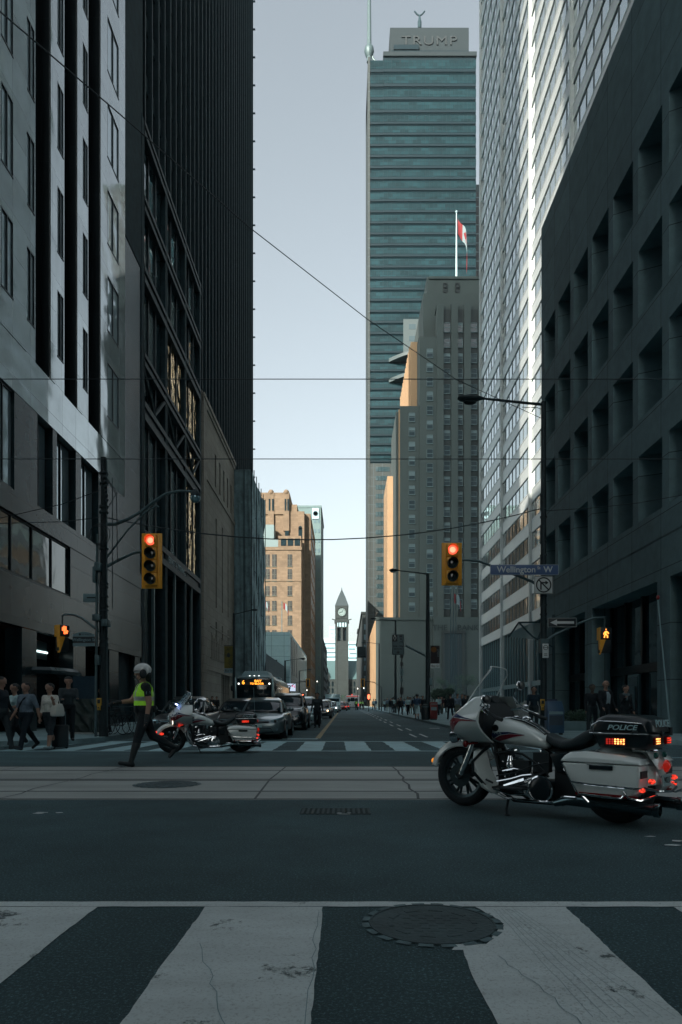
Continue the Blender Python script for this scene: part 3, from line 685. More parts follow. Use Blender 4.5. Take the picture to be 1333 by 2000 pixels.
q.box(XT+.0, XT+.2, 46, 100.4, 3.6, 4.1, 1)
q.build('lobby_glazing', [M_cgl, M_lfm], B, world=True)
# stepped terrace in front of the lobby
S = MB(); gs = gz(52)+.15
for k in range(9): S.box(13.6+.33*k, XT, 40.5, 62, gs-.1+.155*k, gs+.155*(k+1))
S.build('terrace_steps', M_conc, smooth=False); tag(bpy.data.objects['terrace_steps'], kind='structure')
# glass canopy on bent arms
B = thing('glass_canopy', 'pointed glass entrance canopy on a dark frame beside the tall pole', 'canopy', (11.4, 37, 5.6))
m = MB(); m.face([(9.5, 37.2, 5.75), (9.6, 40.0, 5.3), (11.3, 40.5, 5.2), (11.4, 37.2, 5.75)])
m.build('glass_roof', mat('canopy_glass', (.60, .66, .67), .1, 0, spec=.8, alpha=.55), B, world=True)
m = MB()
for a, b in (((9.45, 37.1, 5.78), (11.4, 37.1, 5.8)), ((9.45, 37.1, 5.78), (10.2, 37.1, 5.0)), ((10.2, 37.1, 5.0), (11.4, 37.1, 4.4)), ((9.45, 37.1, 5.78), (9.6, 40, 5.3)), ((10.4, 37.1, 4.9), (11.4, 37.1, 5.0)), ((10.5, 37.1, 4.9), (10.9, 37.1, 5.8))): m.tube([a, b], .05, 6)
m.tube([(11.35, 37.1, .25), (11.35, 37.1, 6.2)], .08, 8); m.build('canopy_frame', M_blk, B, world=True)

# ---------------------------------------------------------------- stepped stone bank tower
B = block('stepped_bank_tower', 'stepped grey stone bank tower with flagpole on its crown', 26, 205)
Y0 = 200
def bx(px0, px1, py0, Y, Yb, xb=None, m_=0, pyb=None): m.box(X_(px0, Y), X_(px1, Y) if xb is None else xb, Y, Yb, 0 if pyb is None else Z_(pyb, Y), Z_(py0, Y), m_)
m = MB()
bx(735, 860, 1207, 194, 270)
bx(848, 0, 1205, 192.5, 199, 48)
m.build('podium', mat('podium_stone', (.066, .066, .062), .85, var=.12, vscale=.12, bump=.1, bscale=1.5), B, world=True); m = MB()
XS = X_(782, Y0)
m.box(XS, 48, Y0+.0, 224, 0, Z_(793, Y0)) ; m.box(X_(820, Y0), 48, 203, 244, 0, Z_(660, 203)); m.box(X_(831, Y0), 48, 205, 240, 0, Z_(573, 205)); m.box(X_(840, Y0), 48, 207, 236, 0, Z_(541, 207))
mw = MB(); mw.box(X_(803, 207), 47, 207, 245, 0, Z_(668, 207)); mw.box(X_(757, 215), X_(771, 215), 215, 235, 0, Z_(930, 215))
# front bays: raised piers of the main face
fb = [(782, 812, 1205, 793, .0), (820, 851, 1205, 660, -.5), (853, 866, 1205, 597, -1.0), (881, 890, 1205, 597, -1.0), (906, 918, 1205, 597, -1.0), (934, 945, 1205, 597, -1.0)]
m.box(X_(851, Y0), 48, 199.9, 203, Z_(605, Y0), Z_(596, Y0))
for px in (853, 881, 906, 934): m.box(X_(px, Y0), X_(px+13, Y0), 198.9, 203, 0, Z_(597, Y0))
m.box(X_(820, Y0), X_(853, Y0), 199.4, 203, 0, Z_(660, Y0))
for a, b in ((770, 773), (776, 779)): m.box(X_(a+5, Y0), XS, Y0+1.5, 223, 0, Z_(800, Y0)) if a == 770 else None
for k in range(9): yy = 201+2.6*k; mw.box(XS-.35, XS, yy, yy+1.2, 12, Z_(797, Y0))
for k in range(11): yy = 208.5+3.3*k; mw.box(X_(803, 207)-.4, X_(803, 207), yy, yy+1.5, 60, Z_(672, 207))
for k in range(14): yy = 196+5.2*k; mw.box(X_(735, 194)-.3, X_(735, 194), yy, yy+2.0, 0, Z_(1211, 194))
mw.build('rear_wing', mat('bank_stone_sunlit', (.36, .24, .14), .85, var=.08, vscale=.2), B, world=True)  # sunlight put into the colour: paler, warmer than the bank stone
m.box(X_(733, 194), X_(860, 194), 193.6, 194, Z_(1211, 194), Z_(1206, 194)); m.box(X_(838, 207), 48, 206.6, 207, Z_(546, 207), Z_(541, 207))
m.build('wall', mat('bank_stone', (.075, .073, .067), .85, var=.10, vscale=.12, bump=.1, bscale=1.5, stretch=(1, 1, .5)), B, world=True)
its = []
M_bwin = mat('bank_window', (.028, .036, .040), .12, 0, spec=.8); M_bfr = mat('bank_window_frame', (.16, .17, .17), .6); M_bsp = mat('bank_spandrel', (.030, .032, .032), .7)
pst = 29.0
def bwin(px, py, Y, w_, h_, blind=0):
    def fn(mb):
        x0, x1 = X_(px-w_/2, Y), X_(px+w_/2, Y); z0, z1 = Z_(py+h_/2, Y), Z_(py-h_/2, Y)
        mb.box(x0, x1, Y-.06, Y, z0, z1, 0); mb.box(x0-.12, x0, Y-.2, Y, z0, z1, 1); mb.box(x1, x1+.12, Y-.2, Y, z0, z1, 1); mb.box(x0, x1, Y-.12, Y-.06, (z0+z1)/2-.08, (z0+z1)/2+.08, 1)
        mb.box(x0-.15, x1+.15, Y-.25, Y, z0-.2, z0, 1); mb.box(x0, x1, Y-.2, Y, z1, z1+.12, 1)
        if blind: mb.box(x0, x1, Y-.1, Y-.06, z1-(z1-z0)*blind, z1, 1)
    return fn
rb = random.Random(12)
for k in range(14): its.append((-k, bwin(805, 815+28.5*k, Y0, 11, 16, rb.choice((0, .35, .5)))))
for k in range(19): its.append((-k, bwin(840, 690+28.0*k, 199.4, 11, 16, rb.choice((0, 0, .4)))))
for k in range(19):
    for px in (873.5, 898, 926): its.append((-k, bwin(px, 640+30*k, 199.82, 11, 17, rb.choice((0, 0, .3)))))
parts('window', its, [M_bwin, M_bfr], B)
q = MB()
for px in (873.5, 898, 926):
    q.box(X_(px-8, Y0), X_(px+8, Y0), 199.86, 199.96, Z_(1204, Y0), Z_(605, Y0))
for k in range(0): pass
q.build('recess_panel', M_bsp, B, world=True)
for px in (870, 894): q = MB(); [q.lathe([(.75, 0), (.75, .12), (.5, .12), (.5, 0)], (X_(px, 207), 206.75, Z_(py, 207)), 'y', 12, caps=False) for py in (559, 568)]; q.box(X_(px-4.5, 207), X_(px+4.5, 207), 206.85, 206.95, Z_(574, 207), Z_(553, 207)); q.build('ornament', M_bsp, B, world=True)
q = MB(); q.box(X_(868, 192), X_(905, 192), 192.3, 192.5, 2, Z_(1237, 192), 0)
for px in (866, 905): q.box(X_(px-2, 192), X_(px+3, 192), 191.9, 192.5, 2, Z_(1233, 192), 1)
q.box(X_(864, 192), X_(910, 192), 191.8, 192.5, Z_(1237, 192), Z_(1232, 192), 1)
for px in (878, 887, 896): q.box(X_(px, 192)-.1, X_(px, 192)+.1, 192.2, 192.3, 2, Z_(1240, 192), 1)
q.build('portal', [M_bwin, M_bsp], B, world=True)
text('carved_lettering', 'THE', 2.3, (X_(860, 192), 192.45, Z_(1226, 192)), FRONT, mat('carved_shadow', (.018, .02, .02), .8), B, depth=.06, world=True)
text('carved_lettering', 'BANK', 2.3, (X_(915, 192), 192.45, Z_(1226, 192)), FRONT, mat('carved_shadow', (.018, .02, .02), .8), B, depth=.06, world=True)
# canadian flag helper
def flag(loc, w_, h_, sway, label, rz=0, leaf=True, droop=.5, group=None):
    t = thing('flag', label, 'flag', loc, rz, group); n = 20
    def pt(u, v): return (w_*u*(1-droop*.45*u), sway*math.sin(u*7+v*1.5)*.35, h_*(v-1)-droop*w_*u*(.55+.75*u)-.10*math.sin(u*9)*h_)
    red = MB(); wh = MB()
    for i in range(n):
        u0, u1 = i/n, (i+1)/n
        tgt = red if (u0 < .25 or u0 >= .74) else wh
        for j in range(6): tgt.face([pt(u0, j/6), pt(u1, j/6), pt(u1, (j+1)/6), pt(u0, (j+1)/6)])
    Mr = mat('flag_red', (.18, .014, .018), .8); Mw = mat('flag_white', (.27, .26, .26), .8)
    o = MB(); o.v = red.v+wh.v; o.f = red.f+[tuple(k+len(red.v) for k in f) for f in wh.f]; o.m = [0]*len(red.f)+[1]*len(wh.f)
    if leaf:
        pts = [(0, 1), (.18, .66), (.38, .78), (.30, .35), (.55, .45), (.62, .28), (.90, .22), (.78, .05), (.85, -.06), (.42, -.42), (.48, -.55), (.06, -.48), (.05, -.95)]
        pts = pts+[(-x, y) for x, y in reversed(pts[1:])]
        for sgn in (-1, 1):
            ring = []
            for x, y in pts:
                u = .5+x*.20; v = .5+y*.36; p = pt(u, v); ring.append((p[0], p[1]+sgn*.03, p[2]))
            c = pt(.5, .5); c = (c[0], c[1]+sgn*.03, c[2])
            for k in range(len(ring)): o.face([c, ring[k], ring[(k+1) % len(ring)]], 0)
    o.build('cloth', [Mr, Mw], t); return t
FP = thing('flagpole', 'white flagpole on the crown of the stepped bank tower', 'flagpole', (X_(892, 212), 212, Z_(541, 207)))
q = MB(); zt = Z_(415, 212); q.tube([(0, 0, 0), (0, 0, zt-Z_(541, 207))], [.38, .16], 8); q.build('pole', mat('white_metal', (.42, .44, .44), .4), FP)
q = MB(); q.ell((0, 0, zt-Z_(541, 207)+.2), .4, .4, .4, 8, 6); q.build('finial', mat('white_metal', (.42, .44, .44), .4), FP)
flag((X_(892, 212)+.4, 211.8, Z_(427, 212)), 7.0, 4.8, 1.2, 'large red and white maple leaf flag on the bank crown', droop=1.35)
for i, (px, Y, py, ps, lb) in enumerate(((881, 150, 1150, 0, 'leftmost of three thin flagpoles before the bank portal'), (886, 150, 1145, 1, 'middle one of three thin flagpoles before the bank portal'), (891, 150, 1150, 0, 'rightmost of three thin flagpoles before the bank portal'))):
    t = thing('flagpole', lb, 'flagpole', (X_(px, Y), Y, gz(Y)+.15), group='flagpoles before the bank portal'); q = MB(); q.tube([(0, 0, 0), (0, 0, Z_(py, Y)-gz(Y))], [.12, .07], 6); q.build('pole', M_blk, t); q = MB(); q.ell((0, 0, Z_(py, Y)-gz(Y)), .14, .14, .14, 6, 5); q.build('finial', M_lfm, t)
flag((X_(886, 150)+.15, 149.9, Z_(1158, 150)), 2.2, 2.1, .4, 'small red and white flag hanging before the bank portal', droop=.7, leaf=False)

# ---------------------------------------------------------------- teal glass skyscraper
B = block('teal_glass_skyscraper', 'teal glass skyscraper with banded floors and rooftop sign', 28, 270)
Yt = 260.0; xl, xr = X_(719, Yt), X_(930, Yt); xs = X_(749, Yt)
zt0 = Z_(905, Yt); ztop = Z_(110, Yt); zsh = Z_(170, Yt)
m = MB(); m.box(xl+.1, xr, Yt+.3, 287, 0, zsh); m.box(xs, xr, Yt+.3, 287, zsh, ztop); m.build('core', M_tsp, B, world=True)
fy = []; y = 118.0
while y < 900: fy.append(y); y += 28.5 if y < 175 else (25 if y < 215 else (21.6 if y < 640 else 18))
for a, b in zip(fy, fy[1:]+[905]):
    q = MB()
    for x0, x1, dy in ((xs, xr, 0), (xl+.8, xs-.05, .1)):
        if x0 == xl and a < 172: continue
        za, zb = Z_(a, Yt), Z_(b, Yt); H = za-zb
        Yf = Yt+dy
        q.box(x0, x1, Yf-.1, Yf+.3, zb+H*.42, za-.0*H, 0)
        q.box(x0, x1, Yf-.05, Yf+.3, zb+H*.22, zb+H*.42, 1)
        q.box(x0, x1, Yf+.15, Yf+.3, zb+H*.0, zb+H*.22, 2)
        n = max(2, int((x1-x0)/1.55))
        for k in range(n+1):
            xx = x0+(x1-x0)*k/n; q.box(xx-.05, xx+.05, Yf-.16, Yf-.1, zb+H*.42, za, 1)
    q.build('floor_band', [M_tgl, M_tsp, M_tdk], B, world=True)
q = MB(); q.box(xl+.1, xr, Yt, Yt+.3, 0, zt0); q.box(xl-.0, xl+.8, Yt-.2, 287, 0, Z_(112, Yt)); q.box(xl, xs-.2, Yt+8, 285, zsh, Z_(112, Yt)); q.build('stone_edge', M_tst, B, world=True)
for k in range(19):
    py = 912+17.6*k; q = MB(); q.box(X_(734, Yt), X_(762, Yt), Yt-.1, Yt, Z_(py+9, Yt), Z_(py, Yt), 0)
    for j in range(1, 5): q.box(X_(734+28*j/5, Yt)-.06, X_(734+28*j/5, Yt)+.06, Yt-.16, Yt-.1, Z_(py+9, Yt), Z_(py, Yt), 1)
    q.build('window_row', [M_cgl, M_lfr], B, world=True)
for py in (634, 657, 680): q = MB(); q.box(X_(799, Yt), X_(812, Yt), Yt-.36, Yt-.3, Z_(py+10, Yt), Z_(py, Yt)); q.build('window', M_cgl, B, world=True)
q = MB(); q.box(X_(788, Yt), X_(820, Yt), Yt-.3, Yt-.12, Z_(690, Yt), Z_(624, Yt)); q.build('stone_bay', mat('bay_stone', (.08, .083, .083), .7), B, world=True)
for py in (703, 743):
    q = MB(); x0 = X_(760, Yt); secs = []
    for k in range(11):
        f = k/10; xx = x0+(X_(830, Yt)-x0)*f; d = 5*math.sin(min(1, f*1.4)*pi/2)+.4
        secs.append([(xx, Yt-d, Z_(py+5-6*f, Yt)), (xx, Yt, Z_(py+5-6*f, Yt)), (xx, Yt, Z_(py-2-4*f, Yt)), (xx, Yt-d, Z_(py-2-4*f, Yt))])
    q.loft(secs); q.build('balcony', mat('balcony_pale', (.07, .075, .075), .6), B, world=True)
q = MB(); q.box(xs, xr+.3, Yt-.3, 287, ztop, ztop+1.6); q.box(X_(763, Yt), X_(918, Yt), Yt+2, 285, ztop+1.6, Z_(54, Yt+2)); q.build('crown', mat('crown_stone', (.020, .023, .025), .8, var=.05), B, world=True)
q = MB(); q.box(X_(830, Yt), X_(866, Yt), Yt+1.8, Yt+2, Z_(107, Yt), Z_(94, Yt)); q.box(X_(876, Yt), X_(916, Yt), Yt+1.8, Yt+2, Z_(107, Yt), Z_(94, Yt)); q.build('louvre', M_tdk, B, world=True)
q = MB()
for k in range(9): q.box(X_(831+k*4.2, Yt), X_(832+k*4.2, Yt), Yt+1.6, Yt+1.8, Z_(107, Yt), Z_(94, Yt))
for k in range(9): q.box(X_(877+k*4.5, Yt), X_(878+k*4.5, Yt), Yt+1.6, Yt+1.8, Z_(107, Yt), Z_(94, Yt))
q.box(X_(764, Yt), X_(917, Yt), Yt+1.5, Yt+2, Z_(93, Yt), Z_(91, Yt)); q.box(X_(770, Yt), X_(819, Yt), Yt+1.2, Yt+2, Z_(90, Yt), Z_(81, Yt))
q.build('crown_trim', M_tsp, B, world=True)
text('sign_lettering', 'TRUMP', 4.9, (X_(840, Yt), Yt+1.8, Z_(71, Yt)), FRONT, mat('sign_dim', (.026, .029, .031), .5), B, depth=.15, world=True, font_sp=1.15, xs=1.25)
q = MB(); xp = X_(721.5, Yt+2)
q.tube([(xp, Yt+2, Z_(112, Yt)), (xp, Yt+2, Z_(-60, Yt))], [.95, .6], 10); q.build('mast', mat('mast_metal', (.12, .13, .13), .5, .3), B, world=True)
q = MB(); q.lathe([(.6, -3.4), (1.4, -2.2), (1.9, -.6), (1.7, .8), (.8, 2)], (xp, Yt+2, Z_(88, Yt)), 'z', 14); q.tube([(xp+.8, Yt+2, Z_(94, Yt)), (xp+1.6, Yt+2, Z_(106, Yt)), (xp+3.4, Yt+2, Z_(115, Yt)), (xs, Yt+2, Z_(117, Yt))], .45, 8); q.build('mast_collar', mat('mast_metal', (.12, .13, .13), .5, .3), B, world=True)
q = MB(); xa = X_(820, Yt+6); q.tube([(xa, Yt+6, Z_(56, Yt+6)), (xa, Yt+6, Z_(42, Yt+6))], .75, 8); q.tube([(xa, Yt+6, Z_(42, Yt+6)), (xa, Yt+6, Z_(30, Yt+6))], [.6, .3], 8)
for s in (-1, 1): q.tube([(xa, Yt+6, Z_(31, Yt+6)), (xa+s*1.0, Yt+6, Z_(28, Yt+6)), (xa+s*2.0, Yt+6, Z_(22, Yt+6))], .28, 6)
q.build('roof_antenna', M_blk, B, world=True)
# sliver of brown tower
B = block('brown_tower', 'brown tower sliver between the teal skyscraper and the steel tower', 60, 305)
m = MB(); m.box(X_(926, 300), 80, 300, 320, 0, Z_(374, 300)); m.build('wall', panel_mat('brown_panels', (.07, .052, .052), (.22, .22, .22), 3, 4, .7, mort=.25, offs=0), B, world=True)
q = MB(); q.box(X_(926, 300), 80, 301, 319, Z_(374, 300), Z_(357, 300)); q.build('roof_house', mat('bay_stone', (.08, .083, .083), .7), B, world=True)

# ---------------------------------------------------------------- distant right
for lb, px0, px1, py, Y, Yb in (('grey cornice building at the far right end of the street', 708, 735, 1195, 330, 500), ('low darker building beyond the grey cornice building', 700, 712, 1228, 520, 548)):
    B = block('street_building', lb, X_(px0, Y)+3, Y); m = MB(); m.box(X_(px0, Y), X_(px1, Y)+30, Y, Yb, 0, Z_(py, Y)); m.box(X_(px0, Y)-.6, X_(px1, Y), Y-.6, Yb, Z_(py, Y)-1, Z_(py, Y)); m.build('wall', M_hall, B, world=True)
    for r in range(8):
        q = MB(); zz = 5+5*r
        if zz > Z_(py, Y)-5: break
        for k in range(5): q.box(X_(px0, Y)+.8+2.2*k, X_(px0, Y)+2.0+2.2*k, Y-.1, Y, zz, zz+2.6)
        q.build('window_row', M_distw, B, world=True)
B = block('overhead_footbridge', 'dark boxy overhang projecting from the right side in the distance', 12, 290, 'overhang'); m = MB(); m.box(X_(699, 290), X_(722, 290), 290, 300, Z_(1281, 290), Z_(1263, 290)); m.build('box', M_blk, B, world=True)
# ---------------------------------------------------------------- clock tower hall
B = block('clock_tower_hall', 'old sandstone city hall with clock tower and spire closing the street', -2, 576)
Yc = 576.0; c0, c1 = X_(655, Yc), X_(681, Yc); cx = (c0+c1)/2
m = MB(); m.box(c0, c1, Yc, Yc+11.3, 0, Z_(1252, Yc)); 
for s in (c0, c1-1.8): m.box(s, s+1.8, Yc-.4, Yc+11.5, 0, Z_(1214, Yc))
m.box(cx-.9, cx+.9, Yc-.3, Yc+1, Z_(1252, Yc), Z_(1225, Yc)); m.box(c0, c1, Yc, Yc+11.3, Z_(1226, Yc), Z_(1219, Yc)); m.box(c0, c1, Yc+5, Yc+11.3, Z_(1252, Yc), Z_(1215, Yc))
m.box(c0-.6, c1+.6, Yc-.8, Yc+12, Z_(1215, Yc), Z_(1211, Yc)); m.box(c0, c1, Yc, Yc+11.3, Z_(1211, Yc), Z_(1182, Yc)); m.box(c0+.8, c1-.8, Yc-.5, Yc+11, Z_(1208, Yc), Z_(1184, Yc))
for k in range(5): m.box(c0+.3+2.45*k, c0+1.0+2.45*k, Yc-.3, Yc, Z_(1226, Yc), Z_(1215, Yc))
for s in (-1, 1): m.tube([(cx+s*5.6, Yc-.6, Z_(1211, Yc)), (cx+s*8.2, Yc-.9, Z_(1209.5, Yc))], .45, 6)
m.build('tower', M_hall, B, world=True)
q = MB()
for k in range(4): x = c0+1.15+2.45*k; q.box(x, x+1.5, Yc-.15, Yc-.05, Z_(1224, Yc), Z_(1216, Yc))
q.build('belfry_opening', M_dist, B, world=True)
q = MB(); q.box(c0+1.9, cx-1, Yc+3, Yc+3.2, Z_(1250, Yc), Z_(1229, Yc)); q.box(cx+1, c1-1.9, Yc+3, Yc+3.2, Z_(1250, Yc), Z_(1229, Yc)); q.build('belfry_louvre', M_tdk, B, world=True)
q = MB(); sp = Yc+5.6; q.lathe([(8.2, Z_(1183, Yc)), (7.2, Z_(1178, Yc)), (4.4, Z_(1165, Yc)), (.7, Z_(1150.5, Yc)), (.25, Z_(1145, Yc))], (cx, sp, 0), 'z', 4); q.xf(Matrix.Translation((cx, sp, 0)) @ Matrix.Rotation(R(45), 4, 'Z') @ Matrix.Translation((-cx, -sp, 0))); q.build('spire', M_roof, B, world=True, smooth=False)
q = MB(); q.lathe([(3.9, 0), (3.9, .5), (3.3, .5), (3.3, .2)], (cx, Yc-1.3, Z_(1196, Yc)), 'y', 28, caps=False); q.build('clock_ring', M_hall, B, world=True)
q = MB(); q.lathe([(3.3, 0), (3.3, .1)], (cx, Yc-1.0, Z_(1196, Yc)), 'y', 28, m=0)
zc = Z_(1196, Yc)
for k in range(12):
    a = 2*pi*k/12; q.tube([(cx+math.sin(a)*2.2, Yc-1.1, zc+math.cos(a)*2.2), (cx+math.sin(a)*3.1, Yc-1.1, zc+math.cos(a)*3.1)], .16, 4, m=1)
for a, L_, wd in ((R(-95), 1.9, .25), (R(30), 2.8, .18)): q.tube([(cx, Yc-1.2, zc), (cx+math.sin(a)*L_, Yc-1.2, zc+math.cos(a)*L_)], wd, 4, m=1)
q.build('clock_face', [mat('clock_face', (.24, .24, .22), .6), M_blk], B, world=True)
q = MB(); q.box(-30, 30, Yc+6, Yc+30, 0, Z_(1326, Yc)); q.box(X_(630, Yc), X_(640, Yc), Yc+4, Yc+8, 0, Z_(1318, Yc)); q.build('hall_wall', M_hall, B, world=True)
q = MB(); zr0 = Z_(1326, Yc)
q.loft([[(-30, Yc+5.6, zr0), (-30, Yc+30, zr0), (-30, Yc+22, zr0+17)], [(30, Yc+5.6, zr0), (30, Yc+30, zr0), (30, Yc+22, zr0+17)]]); q.build('roof', M_copp, B, world=True)
gx = X_(637, Yc); q = MB(); q.loft([[(gx-3, Yc+5.5, zr0), (gx+3, Yc+5.5, zr0), (gx+3, Yc+5.5, zr0+3), (gx, Yc+5.5, zr0+8), (gx-3, Yc+5.5, zr0+3)], [(gx-3, Yc+16, zr0), (gx+3, Yc+16, zr0), (gx+3, Yc+16, zr0+3), (gx, Yc+16, zr0+8), (gx-3, Yc+16, zr0+3)]])
q.build('gable', M_hall, B, world=True)
q = MB(); q.box(gx-1, gx+1, Yc+5.3, Yc+5.5, zr0+.5, zr0+4); q.build('gable_window', M_tdk, B, world=True)
for py in (1332, 1345, 1360):
    q = MB()
    for k in range(16):
        x = -24+k*3.1
        if c0-1 < x+1 < c1+1: continue
        q.box(x, x+1.5, Yc+5.8, Yc+6, Z_(py+8, Yc), Z_(py, Yc)); q.lathe([(.75, 0), (.75, .2)], (x+.75, Yc+5.8, Z_(py, Yc)), 'y', 10)
    q.build('arch_row', M_tdk, B, world=True)
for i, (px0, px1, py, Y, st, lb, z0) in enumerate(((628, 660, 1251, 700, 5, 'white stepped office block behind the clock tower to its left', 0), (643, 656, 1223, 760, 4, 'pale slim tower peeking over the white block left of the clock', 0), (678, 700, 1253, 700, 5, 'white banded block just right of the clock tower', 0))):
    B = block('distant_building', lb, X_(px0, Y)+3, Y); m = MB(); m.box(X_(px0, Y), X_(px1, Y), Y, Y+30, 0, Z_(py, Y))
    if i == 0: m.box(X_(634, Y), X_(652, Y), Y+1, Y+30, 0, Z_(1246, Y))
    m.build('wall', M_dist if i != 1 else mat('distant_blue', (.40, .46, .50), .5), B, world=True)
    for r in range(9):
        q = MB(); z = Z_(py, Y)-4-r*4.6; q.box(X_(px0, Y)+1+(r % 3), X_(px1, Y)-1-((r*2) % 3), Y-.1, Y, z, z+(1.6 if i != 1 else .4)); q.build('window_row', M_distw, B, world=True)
# ---------------------------------------------------------------- police touring motorcycle (x forward, y left)
M_bw = mat('bike_white', (.72, .81, .81), .20, 0, spec=.6, coat=.8, var=.04, vscale=1.5, notint=True)
M_chr = mat('chrome', (.85, .88, .90), .10, 1.0, notint=True, wave=.05, wscale=9)
M_eng = mat('engine_grey', (.06, .068, .072), .4, .7, var=.2, vscale=20)
M_bb = mat('bike_black', (.012, .015, .017), .28, 0, spec=.5)
M_mb = mat('matte_black', (.012, .015, .017), .6)
M_lea = mat('seat_leather', (.022, .026, .028), .55, bump=.2, bscale=80)
M_rub = mat('tyre_rubber', (.012, .014, .016), .85, bump=.3, bscale=60)
M_blu = mat('stripe_blue', (.018, .035, .11), .3); M_red = mat('stripe_red', (.20, .012, .03), .3)
M_scr = mat('windscreen', (.5, .56, .58), .03, 0, spec=.6, alpha=.22)
M_edge = mat('screen_edge', (.7, .74, .75), .3)
def lamp(n, c, e):
    m = mat(n, tuple(q*.4 for q in c), .25, emit=e, ecol=c); t = m.node_tree; b = t.nodes['Principled BSDF']; tc = t.nodes.new('ShaderNodeTexCoord'); v = t.nodes.new('ShaderNodeTexVoronoi'); v.inputs['Scale'].default_value = 70; t.links.new(tc.outputs['Object'], v.inputs['Vector'])
    r = t.nodes.new('ShaderNodeMapRange'); r.inputs['From Max'].default_value = .8; r.inputs['To Min'].default_value = e*2.2; r.inputs['To Max'].default_value = e*.1; t.links.new(v.outputs['Distance'], r.inputs['Value']); t.links.new(r.outputs[0], b.inputs['Emission Strength']); return m
M_lr = lamp('lamp_red', (.9, .05, .025), .8); M_lo = lamp('lamp_orange', (1, .38, .10), 1.8); M_lrd = mat('lens_red', (.30, .02, .02), .15, emit=.25, ecol=(1, .05, .03)); M_la = mat('lens_amber', (.8, .28, .03), .2, emit=.35, ecol=(1, .35, .03)); M_lrx = mat('lens_red_off', (.20, .012, .015), .12)
M_lg = mat('lens_green', (.02, .12, .10), .1); M_wl = lamp('lamp_white', (1, .86, .66), 1.6); M_clr = mat('lens_clear', (.5, .5, .5), .1, .6)
M_let = mat('letter_white', (.55, .58, .58), .5); M_pl = mat('plate_white', (.55, .58, .56), .5)

def superell(cx, cz, ry, rz, x, n=20, p=2.6, ycut=None):
    out = []
    for j in range(n):
        a = 2*pi*j/n; c, s = math.cos(a), math.sin(a)
        out.append((x, math.copysign(abs(c)**(2/p), c)*ry, cz+math.copysign(abs(s)**(2/p), s)*rz))
    return out
def ploft(mb, prof, m=0, n=20, p=2.6, yc=0):
    """prof: (x, z_centre, half_width, half_height)"""
    secs = [[(q[0], q[1]+yc, q[2]) for q in superell(0, z, ry, rz, x, n, p)] for x, z, ry, rz in prof]
    return mb.loft(secs, m)
def wheel(name, x, r, wdt, t, steer=None, spokes=9):
    w = MB(); prof = []
    for k in range(13):
        a = -pi/2+pi*k/12; prof.append((r-wdt*.42+math.cos(a)*wdt*.42, math.sin(a)*wdt*.5))
    prof = [(r-.105, -wdt*.36)]+prof+[(r-.105, wdt*.36)]
    w.lathe(prof, (x, 0, r), 'y', 48, caps=False); W = w.build('wheel', M_rub, t)
    q = MB(); q.lathe([(r-.105, -wdt*.37), (r-.09, -wdt*.40), (r-.085, -wdt*.37), (r-.12, -wdt*.28), (r-.125, 0), (r-.12, wdt*.28), (r-.085, wdt*.37), (r-.09, wdt*.40), (r-.105, wdt*.37)], (x, 0, r), 'y', 40, m=0, caps=False)
    q.lathe([(.03, -.07), (.055, -.06), (.055, .06), (.03, .07)], (x, 0, r), 'y', 20, m=0)
    for k in range(spokes):
        a = 2*pi*k/spokes+.2
        for s in (-.07, .07):
            p0 = Vector((x+math.cos(a)*.05, 0, r+math.sin(a)*.05)); p1 = Vector((x+math.cos(a+s*1.6)*(r-.12), 0, r+math.sin(a+s*1.6)*(r-.12)))
            q.tube([p0, p1], [.018, .013], 6, m=0)
    q.build('rim', [mat('rim_dark', (.05, .058, .062), .35, .7)], W)
    q = MB(); q.lathe([(.06, 0), (.12, 0), (.12, .006), (.06, .006)], (x, .085, r), 'y', 32); q.build('brake_disc', M_eng, W)
    return W
def fender(mb, x, r, rad, wdt, a0, a1, n=18, m=0, th=.012, skirt=.035, dep=.75, grow=0):
    outer = []
    for k in range(n+1):
        a = R(a0+(a1-a0)*k/n); rr = rad+grow*(1-min(1, k/n*2))**1.5; taper = 1-.35*max(0, (abs(k/n-.5)-.38))/.12*.6
        sec = []
        for j in range(9):
            b = -pi/2+pi*j/8; yy = math.sin(b)*wdt*taper; dr = (math.cos(b)-1)*wdt*dep
            if abs(j-4) == 4: dr -= skirt
            sec.append((x+math.cos(a)*(rr+dr), yy, r+math.sin(a)*(rr+dr)))
        for j in range(8, -1, -1):
            b = -pi/2+pi*j/8; yy = math.sin(b)*(wdt*taper-th); dr = (math.cos(b)-1)*wdt*dep-th
            if abs(j-4) == 4: dr -= skirt
            sec.append((x+math.cos(a)*(rr+dr), yy, r+math.sin(a)*(rr+dr)))
        outer.append(sec)
    mb.loft(outer, m)
def loop(mb, pts, r=.012, m=0, n=6): mb.tube(pts, r, n, m)
def patch(mb, fn, outline, m, eps=.003, sub=1):
    """flat decal polygon laid on the surface given by fn(x,z)->y"""
    c = (sum(p[0] for p in outline)/len(outline), sum(p[1] for p in outline)/len(outline))
    pts = []
    for (x0, z0), (x1, z1) in zip(outline, outline[1:]+outline[:1]):
        for k in range(3): pts.append((x0+(x1-x0)*k/3, z0+(z1-z0)*k/3))
    P3 = [(x, fn(x, z)+eps, z) for x, z in pts]; M3 = [((x+c[0])/2, fn((x+c[0])/2, (z+c[1])/2)+eps, (z+c[1])/2) for x, z in pts]; C3 = (c[0], fn(*c)+eps, c[1])
    for k in range(len(P3)):
        q = (k+1) % len(P3); mb.face([P3[k], P3[q], M3[q], M3[k]], m); mb.face([M3[k], M3[q], C3], m)

